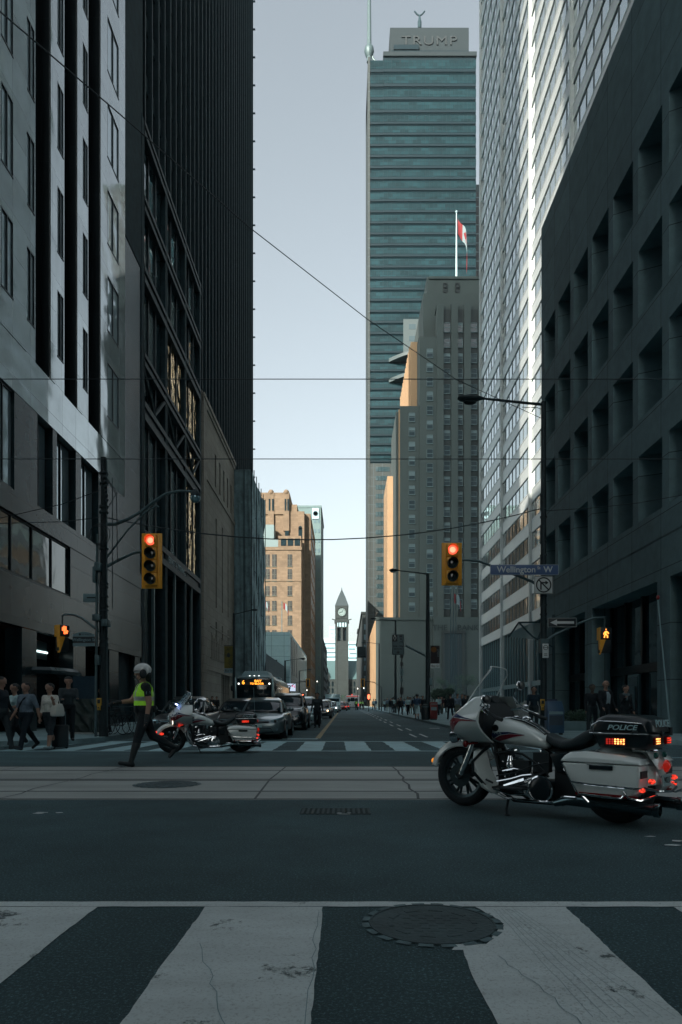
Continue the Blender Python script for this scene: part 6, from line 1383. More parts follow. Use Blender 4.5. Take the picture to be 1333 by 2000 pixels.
# bicycles
def bicycle(label, loc, rz):
    t = thing('bicycle', label, 'bicycle', loc, rz, 'bicycles locked by the left pole')
    for x in (-.52, .52):
        q = MB(); q.lathe([(.33, -.015), (.345, 0), (.33, .015), (.318, 0)], (x, 0, .345), 'y', 28, caps=False); w_ = q.build('wheel', M_rub, t)
        q = MB()
        for k in range(10): a = 2*pi*k/10; q.tube([(x, 0, .345), (x+math.cos(a)*.32, 0, .345+math.sin(a)*.32)], .003, 3)
        q.build('spokes', M_galv, w_)
    q = MB()
    for a, b in (((-.52, 0, .345), (-.05, 0, .30)), ((-.52, 0, .345), (-.18, 0, .78)), ((-.05, 0, .30), (-.2, 0, .86)), ((-.05, 0, .30), (.36, 0, .72)), ((-.18, 0, .78), (.34, 0, .80)), ((.52, 0, .345), (.33, 0, .92))): q.tube([a, b], .016, 6)
    q.build('frame', mat('bike_frame', (.03, .035, .04), .3, .3), t); q = MB(); q.ell((-.22, 0, .9), .13, .06, .03, 8, 5); q.build('saddle', M_so, t); q = MB(); q.tube([(.30, -.26, .98), (.33, -.1, .98), (.33, .1, .98), (.30, .26, .98)], .013, 5); q.build('handlebar', M_galv, t)
bicycle('front bicycle locked just right of the left pole', (X_(218, 23), 23, .15), R(62)); bicycle('middle bicycle locked right of the left pole', (X_(228, 23.4), 23.6, .15), R(70)); bicycle('rear bicycle locked farthest from the left pole', (X_(238, 24), 24.3, .15), R(58))
# ---------------------------------------------------------------- people: joints -> tapered limbs -> one remeshed body
SKIN = mat('skin', (.36, .22, .165), .55); SKIND = mat('skin_deep', (.12, .07, .05), .55); HAIR = mat('hair_dark', (.02, .017, .016), .7); HAIRG = mat('hair_grey', (.22, .21, .20), .7)
M_shoe = mat('shoe_black', (.014, .016, .018), .5)
def capsule(mb, a, b, ra, rb, n=12, flat=1, fdir=None):
    a, b = Vector(a), Vector(b); d = (b-a); L = d.length
    if L < 1e-5: d = Vector((0, 0, 1)); L = 1e-5
    d.normalize(); u = (fdir-d*fdir.dot(d)).normalized() if fdir is not None else d.orthogonal().normalized(); v = d.cross(u)
    secs = []
    for k in range(5): ph = -pi/2+pi/2*k/4; secs.append((a+d*math.sin(ph)*ra, max(math.cos(ph), .03)*ra))
    for k in range(5): ph = pi/2*k/4; secs.append((b+d*math.sin(ph)*rb, max(math.cos(ph), .03)*rb))
    mb.loft([[c+u*math.cos(2*pi*j/n)*r*flat+v*math.sin(2*pi*j/n)*r for j in range(n)] for c, r in secs])
def rot(v, pitch=0, roll=0, yaw=0): return Matrix.Rotation(yaw, 3, 'Z') @ Matrix.Rotation(roll, 3, 'Y') @ Matrix.Rotation(pitch, 3, 'X') @ Vector(v)
def person(label, loc, rz, h=1.74, pose=None, cols=None, build=1.0, vox=.014, group=None, hair='short', hairm=None, extras=None, fingers=False, skin=None, female=False):
    """faces +y; pose: lleg=(thigh pitch, knee bend), rleg, larm=(pitch fwd, out, elbow bend), rarm, lean, head yaw"""
    p = dict(lleg=(5, 5), rleg=(-5, 5), larm=(5, 8, 12), rarm=(5, 8, 12), lean=0, hyaw=0, hpitch=0); p.update(pose or {})
    c = dict(top=None, arm='top', bottom=None, shoe=M_shoe, sleeve=.5, short=1.0); c.update(cols or {})
    skin = skin or SKIN; s = h/1.74; B_ = []           # bones: (a, b, ra, rb, region, flat)
    rzp = .93*s; pel = Vector((0, 0, rzp)); ln = R(p['lean']); b_ = build
    def up_(v): return pel+rot(v, pitch=-ln)
    ch = up_((0, 0, .30*s)); nk = up_((0, -.01*s, .50*s)); hd = up_((0, .02*s, .645*s)); sh = .19*s*(.9 if female else 1)*(1+.3*(b_-1))
    B_ += [(pel+Vector((-.075*s, 0, .0)), pel+Vector((.075*s, 0, 0)), .115*s*b_, .115*s*b_, 'hip'), (pel, up_((0, .01, .14*s)), .135*s*b_, .132*s*b_, 'torso'), (up_((0, .012, .12*s)), ch, .134*s*b_, .138*s*b_, 'torso'),
           (up_((-.10*s, 0, .38*s)), up_((.10*s, 0, .38*s)), .105*s*b_, .105*s*b_, 'torso'), (up_((-.06*s, .03, .30*s)), up_((.06*s, .03, .30*s)), .115*s*b_, .115*s*b_, 'torso'),
           (up_((-sh+.03, -.01, .435*s)), up_((sh-.03, -.01, .435*s)), .062*s, .062*s, 'torso'), (up_((0, -.01, .43*s)), hd-Vector((0, 0, .07*s)), .062*s, .055*s, 'neck')]
    hr = rot((0, 1, 0), pitch=R(p['hpitch']), yaw=R(p['hyaw']))
    hx = Vector((0, 0, 1))
    hs_ = hd+Vector((0, 0, .035*s))
    B_ += [(hs_-hr*.02*s, hs_+hr*.015*s+Vector((0, 0, .02*s)), .100*s, .098*s, 'head'), (hs_-Vector((0, 0, .05*s))+hr*.02*s, hs_-Vector((0, 0, .085*s))+hr*.045*s, .074*s, .046*s, 'head'), (hs_+hr*.10*s-Vector((0, 0, .01*s)), hs_+hr*.118*s-Vector((0, 0, .035*s)), .013*s, .018*s, 'head')]
    sd_ = Vector((hr.y, -hr.x, 0))
    for q_ in (-1, 1): B_.append((hs_+sd_*q_*.098*s-Vector((0, 0, .02*s)), hs_+sd_*q_*.101*s+Vector((0, 0, .012*s)), .015*s, .017*s, 'head')); B_.append((hs_+sd_*q_*.04*s+hr*.096*s+Vector((0, 0, .03*s)), hs_+sd_*q_*.02*s+hr*.10*s+Vector((0, 0, .03*s)), .011*s, .011*s, 'head'))
    foot = {}
    for side, k in ((-1, 'lleg'), (1, 'rleg')):
        th, kn = R(p[k][0]), R(p[k][1]); hip = pel+Vector((side*.09*s, 0, -.02*s)); out = R(p[k][2]) if len(p[k]) > 2 else 0
        knee = hip+rot((side*.01, 0, -.42*s), pitch=th, roll=-side*out); ank = knee+rot((0, 0, -.42*s), pitch=th-kn, roll=-side*out)
        fp = (th-kn)*.8 if len(p[k]) < 4 else R(p[k][3]); heel = ank+rot((0, -.035*s, -.045*s), pitch=fp); toe = ank+rot((side*.015, .17*s, -.055*s), pitch=fp)
        B_ += [(hip, knee, .098*s*b_, .074*s, 'thigh'), (knee, knee+(ank-knee)*.35-rot((0, .012, 0)), .070*s, .068*s, 'shin'), (knee+(ank-knee)*.3, ank, .067*s, .056*s if c['short'] >= 1 and not c.get('boots') else .044*s, 'shin'), (ank, heel, .045*s, .040*s, 'foot'), (heel, toe, .042*s, .036*s, 'foot')]
        foot[k] = min(heel.z-.04*s, toe.z-.036*s)
    hands = {}
    for side, k in ((-1, 'larm'), (1, 'rarm')):
        pf, out, el = [R(q) for q in p[k][:3]]; S0 = up_((side*sh, -.01, .43*s)); tw = R(p[k][3]) if len(p[k]) > 3 else 0
        E0 = S0+rot((0, 0, -.28*s), pitch=pf-ln*0, roll=-side*out); d = rot((0, 0, -.26*s), pitch=pf+el, roll=-side*out, yaw=side*tw); W0 = E0+d; hd_ = d.normalized()
        B_ += [(S0, E0, .064*s*b_**.5, .052*s, 'uarm'), (E0, W0, .047*s, .032*s if c['sleeve'] < 1 else .040*s, 'farm')]
        pn = hd_.cross(Vector((side, 0, 0))).normalized() if abs(hd_.x) < .9 else Vector((0, 0, 1)); sv = pn.cross(hd_).normalized()
        K = W0+hd_*.085*s
        for f in range(4): o = (f-1.5)*.019*s; B_.append((W0+sv*o*.6+hd_*.02, K+sv*o, .014*s, .012*s, 'hand'))
        if fingers:
            for f, L_ in enumerate((.06, .07, .065, .052)):
                o = (f-1.5)*.021*s; a = K+sv*o; m_ = a+hd_*L_*.55*s+pn*.008; e = m_+hd_*L_*.45*s+pn*.022; B_ += [(a, m_, .0095*s, .0088*s, 'hand'), (m_, e, .0088*s, .0075*s, 'hand')]
            a = W0+sv*.02*side*-1+hd_*.03; B_ += [(a, a+sv*(-side)*.035+hd_*.03+pn*.01, .012, .011, 'hand'), (a+sv*(-side)*.035+hd_*.03+pn*.01, a+sv*(-side)*.042+hd_*.06+pn*.015, .011, .009, 'hand')]
        else: B_.append((K, K+hd_*.06*s+pn*.015, .020*s, .014*s, 'hand')); B_.append((W0+hd_*.03, W0+hd_*.07*s-sv*side*.03, .012*s, .01*s, 'hand'))
        hands[k] = (W0, K, hd_, pn, sv)
    if female: B_ += [(up_((-.065*s, .10*s, .29*s)), up_((.065*s, .10*s, .29*s)), .062*s, .062*s, 'torso')]
    if c.get('skirt'):
        B_ += [(pel+Vector((-.05, 0, -.02)), pel+Vector((-.075, .02, -.44*s)), .13*s*b_, .15*s, 'thigh'), (pel+Vector((.05, 0, -.02)), pel+Vector((.075, -.02, -.44*s)), .13*s*b_, .15*s, 'thigh')]
    dz = -min(foot.values())
    mb = MB()
    for (a, b, ra, rb, reg) in B_:
        if reg == 'head' or reg == 'neck' or reg == 'hand': capsule(mb, a, b, ra, rb)
        elif reg in ('torso', 'hip'): capsule(mb, a, b, ra, rb)
        else: capsule(mb, a, b, ra, rb)
    me = bpy.data.meshes.new('body'); me.from_pydata(mb.v, [], mb.f); o = bpy.data.objects.new('body', me); COL.objects.link(o)
    md = o.modifiers.new('r', 'REMESH'); md.mode = 'VOXEL'; md.voxel_size = vox; md2 = o.modifiers.new('s', 'SMOOTH'); md2.factor = .5; md2.iterations = 2 if vox < .02 else 1
    bake(o); me = o.data; me.materials.clear()
    mats = [skin, c['top'], c['bottom'], c['shoe']]
    for q in mats: me.materials.append(q)
    segs = [(Vector(a), Vector(b), ra, rb, reg) for a, b, ra, rb, reg in B_]
    dzp = -min(foot.values()); kz = None
    for f in me.polygons:
        pt = f.center; best = None
        for a, b, ra, rb, reg in segs:
            ab = b-a; L2_ = ab.length_squared; u = 0 if L2_ < 1e-9 else max(0, min(1, (pt-a).dot(ab)/L2_)); dd = (pt-a-ab*u).length-(ra*(1-u)+rb*u)
            if best is None or dd < best[0]: best = (dd, reg, u)
        reg, u = best[1], best[2]
        if reg in ('head', 'hand'): m_ = 0
        elif reg == 'neck': m_ = 1 if (u < .3 and not c.get('vneck')) else 0
        elif reg == 'foot': m_ = 3
        elif reg == 'uarm': m_ = 1 if u <= c['sleeve']*2 else 0
        elif reg == 'farm': m_ = 1 if (c['sleeve'] >= 1 or u < (c['sleeve']-.5)*2) else 0
        elif reg == 'hip': m_ = 2 if pt.z < rzp+.05*s else 1
        elif reg == 'torso': m_ = 2 if pt.z < rzp+.05*s-(.0 if not c.get('long') else .16) else 1
        elif reg == 'thigh': m_ = 2 if pt.z < rzp+.02 and not (c.get('long') and pt.z > rzp-.14) else 1
        else:
            m_ = 2 if c['short'] >= 1 else (0 if (reg == 'shin' and pt.z < rzp-.55*s) else 2)
            if reg == 'shin' and c.get('boots') and pt.z < .40*s-dzp: m_ = 3
        f.material_index = m_
    me.shade_smooth()
    t = thing('person', label, 'person', (loc[0], loc[1], loc[2]), rz, group)
    o.parent = t; o.location = (0, 0, dz)
    # hair
    if hair:
        q = MB(); hm_ = hairm or HAIR; cc = hs_-hr*.018*s+Vector((0, 0, .028*s))
        rm = Matrix.Rotation(math.atan2(-hr.x, hr.y), 3, 'Z')
        if hair != 'bald':
            n0 = len(q.v); q.ell(cc, .112*s, .124*s, .102*s, 18, 14, rot=rm)
            keep = [f for f in q.f if not (sum((Vector(q.v[i])-cc).dot(hr) for i in f)/len(f) > .03*s and sum(q.v[i][2]-cc.z for i in f)/len(f) < .030*s) and sum(q.v[i][2]-cc.z for i in f)/len(f) > (-.075*s if hair == 'short' else -.5)]
            q.f = keep; q.m = [0]*len(keep)
            if hair == 'long': capsule(q, cc-hr*.04, cc-hr*.06-Vector((0, 0, .20*s)), .085*s, .06*s)
        else:
            for q_ in (-1, 1): q.ell(hs_+sd_*q_*.075*s-hr*.03*s-Vector((0, 0, .01)), .03*s, .05*s, .04*s, 8, 6)
        ho_ = q.build('hair', hm_, t); ho_.location = (0, 0, dz)
    info = dict(dz=dz, head=hs_, hr=hr, sd=sd_, hands=hands, s=s, up=up_, pel=pel, body=o, segs=segs)
    if extras: extras(t, info)
    return t, info
def cloth(name, r, g_, b, rough=.85, **k): return mat('cloth_'+name, (r, g_, b), rough, bump=1.0, bscale=9, var=.22, vscale=9, **k)
C_navy = cloth('navy', .012, .017, .024); C_blk = cloth('black', .011, .013, .016); C_char = cloth('charcoal', .04, .045, .05); C_gry = cloth('grey', .20, .20, .24); C_wht = cloth('white', .52, .54, .53); C_cream = cloth('cream', .66, .67, .62); C_blu = cloth('blue', .06, .10, .17); C_tan = cloth('tan', .18, .15, .11); C_mar = cloth('maroon', .08, .02, .025); C_den = cloth('denim', .03, .04, .065); C_khk = cloth('khaki', .11, .105, .09)
C_hiv = mat('cloth_hi_vis', (.30, .72, .04), .7, emit=.07, ecol=(.30, .70, .05), bump=.9, bscale=14); C_ref = mat('cloth_reflective', (.50, .56, .54), .45, bump=.6, bscale=14, notint=True)
C_str = cloth('striped_shirt', .24, .29, .36)
C_pat = mat('cloth_patterned', (.05, .055, .065), .85, col2=(.012, .014, .018), vscale=22)
def vest_for(info, t):
    """hi-vis vest: torso shell a little wider than the body"""
    mb = MB()
    for a, b, ra, rb, reg in info['segs']:
        if reg in ('torso',): capsule(mb, a, b, ra+.022, rb+.022)
    me = bpy.data.meshes.new('vest'); me.from_pydata(mb.v, [], mb.f); o = bpy.data.objects.new('vest', me); COL.objects.link(o)
    md = o.modifiers.new('r', 'REMESH'); md.mode = 'VOXEL'; md.voxel_size = .012; md2 = o.modifiers.new('s', 'SMOOTH'); md2.iterations = 4; bake(o); me = o.data
    me.materials.clear(); me.materials.append(C_hiv); me.materials.append(C_ref); bm = bmesh.new(); bm.from_mesh(me); pel = info['pel']; s = info['s']
    S = [(a, b, ra, rb) for a, b, ra, rb, reg in info['segs'] if reg == 'uarm']; NK = [(a, b, ra) for a, b, ra, rb, reg in info['segs'] if reg == 'neck']
    dele = []
    for f in bm.faces:
        c = f.calc_center_median()
        if c.z < pel.z+.11*s: dele.append(f); continue
        if any((c-a).length < .10*s for a, b, ra, rb in S): dele.append(f); continue
        if any((c-a).length < .095*s for a, b, ra in NK) and c.z > pel.z+.40*s: dele.append(f); continue
        if c.y > .05 and abs(c.x) < .035*(1-(0)) and c.z > pel.z+.30*s: dele.append(f)
    bmesh.ops.delete(bm, geom=dele, context='FACES')
    for f in bm.faces:
        c = f.calc_center_median(); zz = (c.z-pel.z)/s; ax_ = abs(c.x)
        f.material_index = 1 if (.19 < zz < .265 or (.07 < ax_ < .115 and zz > .26) or abs(zz-.10) < .015) else 0
    bm.to_mesh(me); bm.free(); me.shade_smooth(); o.parent = t; o.location = (0, 0, info['dz']); return o
# --- the officer
def officer_kit(t, i):
    dz = Vector((0, 0, i['dz'])); vest_for(i, t); h0 = i['head']+dz; hr = i['hr']; sd_ = i['sd']; rm = Matrix.Rotation(math.atan2(-hr.x, hr.y), 3, 'Z')
    q = MB(); q.ell(h0+Vector((0, 0, .035))-hr*.01, .135, .155, .13, 20, 14, rot=rm)
    keep = [f for f in q.f if sum((Vector(q.v[k])-h0)[2] for k in f)/len(f) > (-.01 if sum((Vector(q.v[k])-h0).dot(hr) for k in f)/len(f) > .0 else -.085)]; q.f = keep; q.m = [0]*len(keep)
    he = q.build('helmet', mat('helmet_white', (.62, .66, .66), .18, coat=.6), t)
    q = MB(); q.ell(h0+Vector((0, 0, .02)), .138, .159, .03, 20, 6, rot=rm); q.f = [f for f in q.f]; q.build('helmet_band', M_bb, he)
    q = MB()
    for s in (-1, 1): q.ell(h0+sd_*s*.125-hr*.01-Vector((0, 0, .035)), .028, .065, .085, 10, 8, rot=rm)
    q.ell(h0-hr*.10-Vector((0, 0, .05)), .10, .06, .09, 12, 8, rot=rm); q.build('helmet_padding', M_mb, he)
    q = MB(); 
    for s in (-1, 1): q.tube([h0+sd_*s*.12-Vector((0, 0, .08)), h0+sd_*s*.06+hr*.05-Vector((0, 0, .14))], .009, 5)
    q.tube([h0+sd_*.10+hr*.08-Vector((0, 0, .10)), h0+hr*.15-Vector((0, 0, .09)), h0+hr*.15+sd_*.02-Vector((0, 0, .09))], .007, 5); q.build('chin_strap', M_mb, he)
    q = MB(); p_ = i['pel']+dz; q.lathe([(.155, -.03), (.172, -.03), (.172, .035), (.155, .035)], (p_.x, p_.y, p_.z+.07), 'z', 24); 
    for a in (20, 60, 110, 200, 250, 330): q.box(-.03, .03, -.03, .03, -.05, .07); q.xf(Matrix.Translation((p_.x+math.cos(R(a))*.185, p_.y+math.sin(R(a))*.175, p_.z+.05)) @ Matrix.Rotation(R(a), 4, 'Z'), len(q.v)-8)
    q.box(.17, .215, -.07, .02, .74, .98); q.build('duty_belt', M_mb, t, bevel=.008)
    for k in ('larm', 'rarm'):                                     # gloves over both hands
        W0, K, hd_, pn, sv = i['hands'][k]; W0 = W0+dz; K = K+dz
        q = MB(); capsule(q, W0-hd_*.06, W0+hd_*.02, .040, .036)
        capsule(q, W0+hd_*.02, K, .036, .033, flat=1)
        for f, L_ in enumerate((.06, .072, .066, .052)): o = (f-1.5)*.022; a = K+sv*o; m_ = a+hd_*L_*.6+pn*.006; capsule(q, a, m_, .0125, .0115, 8); capsule(q, m_, m_+hd_*L_*.45+pn*.016, .0115, .0095, 8)
        s = -1 if k == 'larm' else 1; a = W0+hd_*.03-sv*s*.02; capsule(q, a, a-sv*s*.04+hd_*.035+pn*.01, .014, .012, 8)
        q.build('glove', M_mb, t)
    q = MB(); a = [s for s in i['segs'] if s[4] == 'uarm']
    for s in a:
        c = s[0]+(s[1]-s[0])*.38+dz; sx = 1 if c.x > 0 else -1; q.lathe([(.0001, .0), (.040, .0), (.040, .004), (.0001, .005)], (c.x+sx*(.056), c.y, c.z), 'x', 18, m=0); q.lathe([(.026, .005), (.030, .008), (.022, .008)], (c.x+sx*.056, c.y, c.z), 'x', 14, m=1)
    q.build('shoulder_patch', [mat('patch_grey', (.20, .23, .25), .6), M_mb], t)
YO = 12.15
OF, oi = person('motorcycle officer in white helmet and hi-vis vest striding left with one arm out', (X_(283, YO), YO, .004), R(118), 1.83,
    dict(lleg=(19, 3, 4), rleg=(-22, 40, 3), larm=(-6, 8, 16), rarm=(34, 10, 48, 10), lean=2, hyaw=-8, hpitch=-3), dict(top=C_blk, bottom=C_blk, sleeve=.30, boots=True), build=1.06, vox=.011, hair=None, extras=officer_kit, fingers=False)
# --- pedestrians on the left
def strap(t, i, m_=C_blk):
    dz = Vector((0, 0, i['dz'])); q = MB(); u = i['up']; pts = [u((-.13, .02, .46)), u((-.08, .145, .38)), u((.02, .165, .24)), u((.13, .13, .08)), u((.20, .0, 0)), u((.08, -.14, .16)), u((-.06, -.13, .34)), u((-.13, .02, .46))]; q.tube([p+dz for p in pts], .016, 6, flat=2.2); q.build('bag_strap', m_, t)
def white_bag(t, i): pass
YW = 17.2
person('heavy man in grey polo shirt with a shoulder strap and dark trousers', (X_(52, YW), YW, 0), R(158), 1.74, dict(lleg=(24, 10), rleg=(-20, 22), larm=(-18, 14, 18), rarm=(6, 12, 25), hyaw=10), dict(top=C_gry, bottom=C_navy, sleeve=.5), build=1.22, extras=strap)
person('man in white patterned shirt and white trainers behind the heavy man', (X_(30, 18), 18.0, 0), R(150), 1.72, dict(lleg=(20, 8), rleg=(-18, 20), larm=(25, 10, 60), rarm=(5, 10, 20)), dict(top=C_wht, bottom=C_blk, sleeve=.5, shoe=mat('shoe_white', (.45, .47, .47), .5)))
person('person in dark jacket and grey trousers cut by the left picture edge', (X_(2, 17), 17.0, 0), R(-95), 1.84, dict(lleg=(18, 8), rleg=(-16, 18), larm=(10, 8, 20)), dict(top=C_navy, bottom=C_char, sleeve=1), build=1.15)
def wlady(t, i):
    dz = Vector((0, 0, i['dz'])); q = MB(); c = i['pel']+dz+Vector((-.27, .06, .10))
    q.loft([[(c.x+x*.09, c.y+y*.17*k, c.z+z) for x, y in ((-1, -1), (1, -1), (1, 1), (-1, 1))] for k, z in ((.95, -.16), (1.05, -.08), (.85, .06), (.5, .16))]); b = q.build('handbag', mat('bag_cream', (.62, .63, .58), .6), t, bevel=.03)
    q = MB(); q.tube([c+Vector((0, -.1, .12)), i['up']((-.19, -.05, .46))+dz, i['up']((-.17, .08, .44))+dz, c+Vector((0, .1, .12))], .011, 6); q.build('bag_strap', mat('bag_cream', (.62, .63, .58), .6), t)
LW, _ = person('woman in white top with cream handbag and patterned cropped trousers', (X_(98, YW), YW, 0), R(165), 1.68, dict(lleg=(14, 4), rleg=(-12, 24), larm=(18, 10, 112, -30), rarm=(4, 8, 8), hyaw=-4), dict(top=C_cream, bottom=C_pat, sleeve=.75, short=.5, vneck=True, shoe=mat('shoe_silver', (.3, .3, .3), .3)), build=1.12, female=True, fingers=True, vox=.010, extras=wlady)
person('young man in dark jacket looking at his phone behind the woman in white', (X_(134, 18.6), 18.6, .15), R(205), 1.74, dict(lleg=(3, 3), rleg=(-3, 3), larm=(22, 6, 72), rarm=(20, 6, 72, 10), hpitch=-14), dict(top=C_char, bottom=C_blk, sleeve=1))
t = thing('suitcase', 'black wheeled suitcase behind the woman in white', 'suitcase', (X_(118, 17.6), 17.6, 0), R(20)); q = MB(); q.box(-.2, .2, -.12, .12, .05, .62); q.build('case', M_so, t, bevel=.03); q = MB(); q.tube([(-.12, .1, .6), (-.12, .1, .95), (.12, .1, .95), (.12, .1, .6)], .012, 6); q.build('handle', M_galv, t)
for s in (-.15, .15): q = MB(); q.cyl((s, .05, .035), .035, .03, 'y', 10); q.build('wheel', M_rub, t)
person('man in blue shirt by the bicycles behind the left pole', (X_(209, 25), 25, .15), R(100), 1.68, dict(lean=16, larm=(30, 8, 20), rarm=(28, 8, 20)), dict(top=C_blu, bottom=C_navy, sleeve=.5), vox=.018)
# --- man standing in the traffic
person('person in grey hooded top standing in the road between the cars', (X_(620, 33.5), 33.5, gz(33.5)), R(178), 1.72, dict(lleg=(3, 2), rleg=(-4, 4), larm=(6, 10, 10), rarm=(4, 10, 14)), dict(top=C_char, bottom=C_blk, sleeve=1, long=True), build=1.12, vox=.018)
# --- right side
def shirtfront(t, i):
    dz = Vector((0, 0, i['dz'])); q = MB(); u = i['up']
    for k in range(7):
        x = -.06+.02*k; q.tube([u((x, .125, .06))+dz, u((x*1.1, .160, .22))+dz, u((x*1.1, .160, .34))+dz, u((x*.6, .10, .45))+dz], .011, 5, m=k % 2)
    q.build('shirt_front', [C_str, C_wht], t)
person('bald man in open dark jacket and striped shirt on the right pavement', (X_(1183, 22.2), 22.2, .15), R(198), 1.79, dict(hyaw=-25, larm=(8, 8, 22), rarm=(10, 8, 30)), dict(top=C_blk, bottom=C_blk, sleeve=1), hair='bald', hairm=HAIRG, extras=shirtfront)
person('dim man in dark coat left of the bald man', (X_(1157, 23), 23.0, .15), R(185), 1.70, dict(), dict(top=C_blk, bottom=C_char, sleeve=1), skin=SKIND)
def scarf(t, i):
    dz = Vector((0, 0, i['dz'])); q = MB(); u = i['up']; q.tube([u((.09, .0, .46))+dz, u((.07, .10, .45))+dz, u((0, .13, .42))+dz, u((-.07, .10, .45))+dz, u((-.09, 0, .47))+dz, u((0, -.09, .48))+dz, u((.09, .0, .46))+dz], .04, 8); q.tube([u((.03, .13, .42))+dz, u((.06, .17, .26))+dz], [.04, .03], 8); q.build('scarf', mat('scarf_pattern', (.24, .25, .26), .85, col2=(.04, .045, .05), vscale=18), t)
person('woman in dark coat and patterned scarf smoking near the doorway', (X_(1222, 22.6), 22.6, .15), R(190), 1.66, dict(rarm=(30, 10, 95, -10), hyaw=15), dict(top=C_blk, bottom=C_blk, sleeve=1), female=True, hair='short', extras=scarf, fingers=False)
person('dark figure standing left of the tall pole at the right corner', (X_(1043, 27), 27, .15), R(170), 1.76, dict(), dict(top=cloth('deep_blue', .012, .03, .045), bottom=C_char, sleeve=1), hair='long')
# --- crowd on the right pavement and beyond: each a copy of one of six walkers
protos = []
G_ = 'walkers on the right pavement by the bank'
spec = [(dict(lleg=(22, 8), rleg=(-18, 20)), dict(top=C_blk, bottom=C_blk, sleeve=1), 'short', False), (dict(lleg=(-18, 22), rleg=(20, 6)), dict(top=C_wht, bottom=C_navy, sleeve=.5), 'short', False), (dict(lleg=(15, 5), rleg=(-15, 18)), dict(top=C_mar, bottom=C_khk, sleeve=.5), 'long', True), (dict(lleg=(3, 3), rleg=(-4, 3)), dict(top=C_gry, bottom=C_tan, sleeve=1), 'short', False), (dict(lleg=(-14, 14), rleg=(18, 6)), dict(top=C_navy, bottom=C_char, sleeve=1), 'long', True), (dict(lleg=(18, 6), rleg=(-16, 22)), dict(top=C_blu, bottom=C_wht, sleeve=.5, short=.5), 'short', False)]
crowd = [(880, 44, 0, 'dark suited walker nearest the flagpole feet'), (894, 47, 3, 'walker in grey jacket and cap beside the dark suited walker'), (903, 48, 4, 'navy coated walker just right of the grey jacket'), (815, 46, 5, 'walker in shorts and blue shirt left of the litter bin'), (797, 62, 1, 'walker in white shirt behind the thinner lamp post'), (783, 62, 0, 'dark walker just right of the thinner lamp post'), (764, 72, 4, 'navy walker left of the thinner lamp post'), (768.5, 75, 1, 'white shirted walker close to the thinner lamp post'), (802, 68, 3, 'walker in tan trousers in the middle of the pavement crowd'), (809, 62, 4, 'navy walker in the middle of the pavement crowd'), (857, 60, 1, 'white shirted walker just right of the red mail box'), (863, 66, 2, 'maroon topped walker right of the red mail box'), (868, 75, 0, 'dark walker near the small tree'), (826, 60, 0, 'dark walker directly left of the litter bin'), (757, 90, 3, 'grey jacketed walker near the third lamp post'), (752, 95, 1, 'white shirted walker near the third lamp post'), (730, 110, 1, 'white shirted far walker at the right kerb end'), (734, 112, 5, 'far walker in blue at the right kerb end'), (778, 80, 2, 'maroon topped walker behind the notice post'), (790, 85, 5, 'blue shirted walker far back by the bank wall'), (909, 50, 0, 'dark walker nearest the motorcycle screen'), (914, 52, 2, 'maroon topped walker nearest the motorcycle screen'), (874, 80, 3, 'grey walker behind the flagpoles'), (888, 85, 1, 'white shirted walker behind the flagpoles'), (820, 75, 4, 'navy walker far behind the litter bin')]
rc = random.Random(4)
for px, Y, k, lb in crowd:
    loc = (X_(px, Y), Y, gz(Y)+.15); rz = R(rc.choice((175, 5, 160, 190, 20, 350)))
    if k not in [p_[0] for p_ in protos]:
        po, co, hr_, fe = spec[k]; tt, _ = person(lb, loc, rz, 1.72, po, co, group=G_, hair=hr_, female=fe, vox=.028); protos.append((k, tt))
    else: dup([p_[1] for p_ in protos if p_[0] == k][0], loc, rz, lb, G_, sc=(rc.uniform(.95, 1.05),)*3)
PR = dict(protos)
for px, Y, lb in ((415, 60, 'walker at the left kerb beside the limestone hall'), (424, 62, 'second walker at the left kerb beside the limestone hall')): dup(PR[0], (X_(px, Y), Y, gz(Y)+.15), R(170), lb, 'walkers by the limestone hall')
def hv(t, i): vest_for(i, t)
HV, _ = person('distant officer in hi-vis vest standing beside the ambulance', (X_(696, 118), 118, gz(118)), R(20), 1.8, dict(), dict(top=C_blk, bottom=C_blk, sleeve=.5), vox=.028, hair='short', extras=hv)
dup(HV, (X_(709, 125), 125, gz(125)), R(170), 'second distant figure in hi-vis vest right of the ambulance'); dup(HV, (X_(704, 130), 130, gz(130)), R(170), 'third distant figure in hi-vis vest between ambulance and signal')
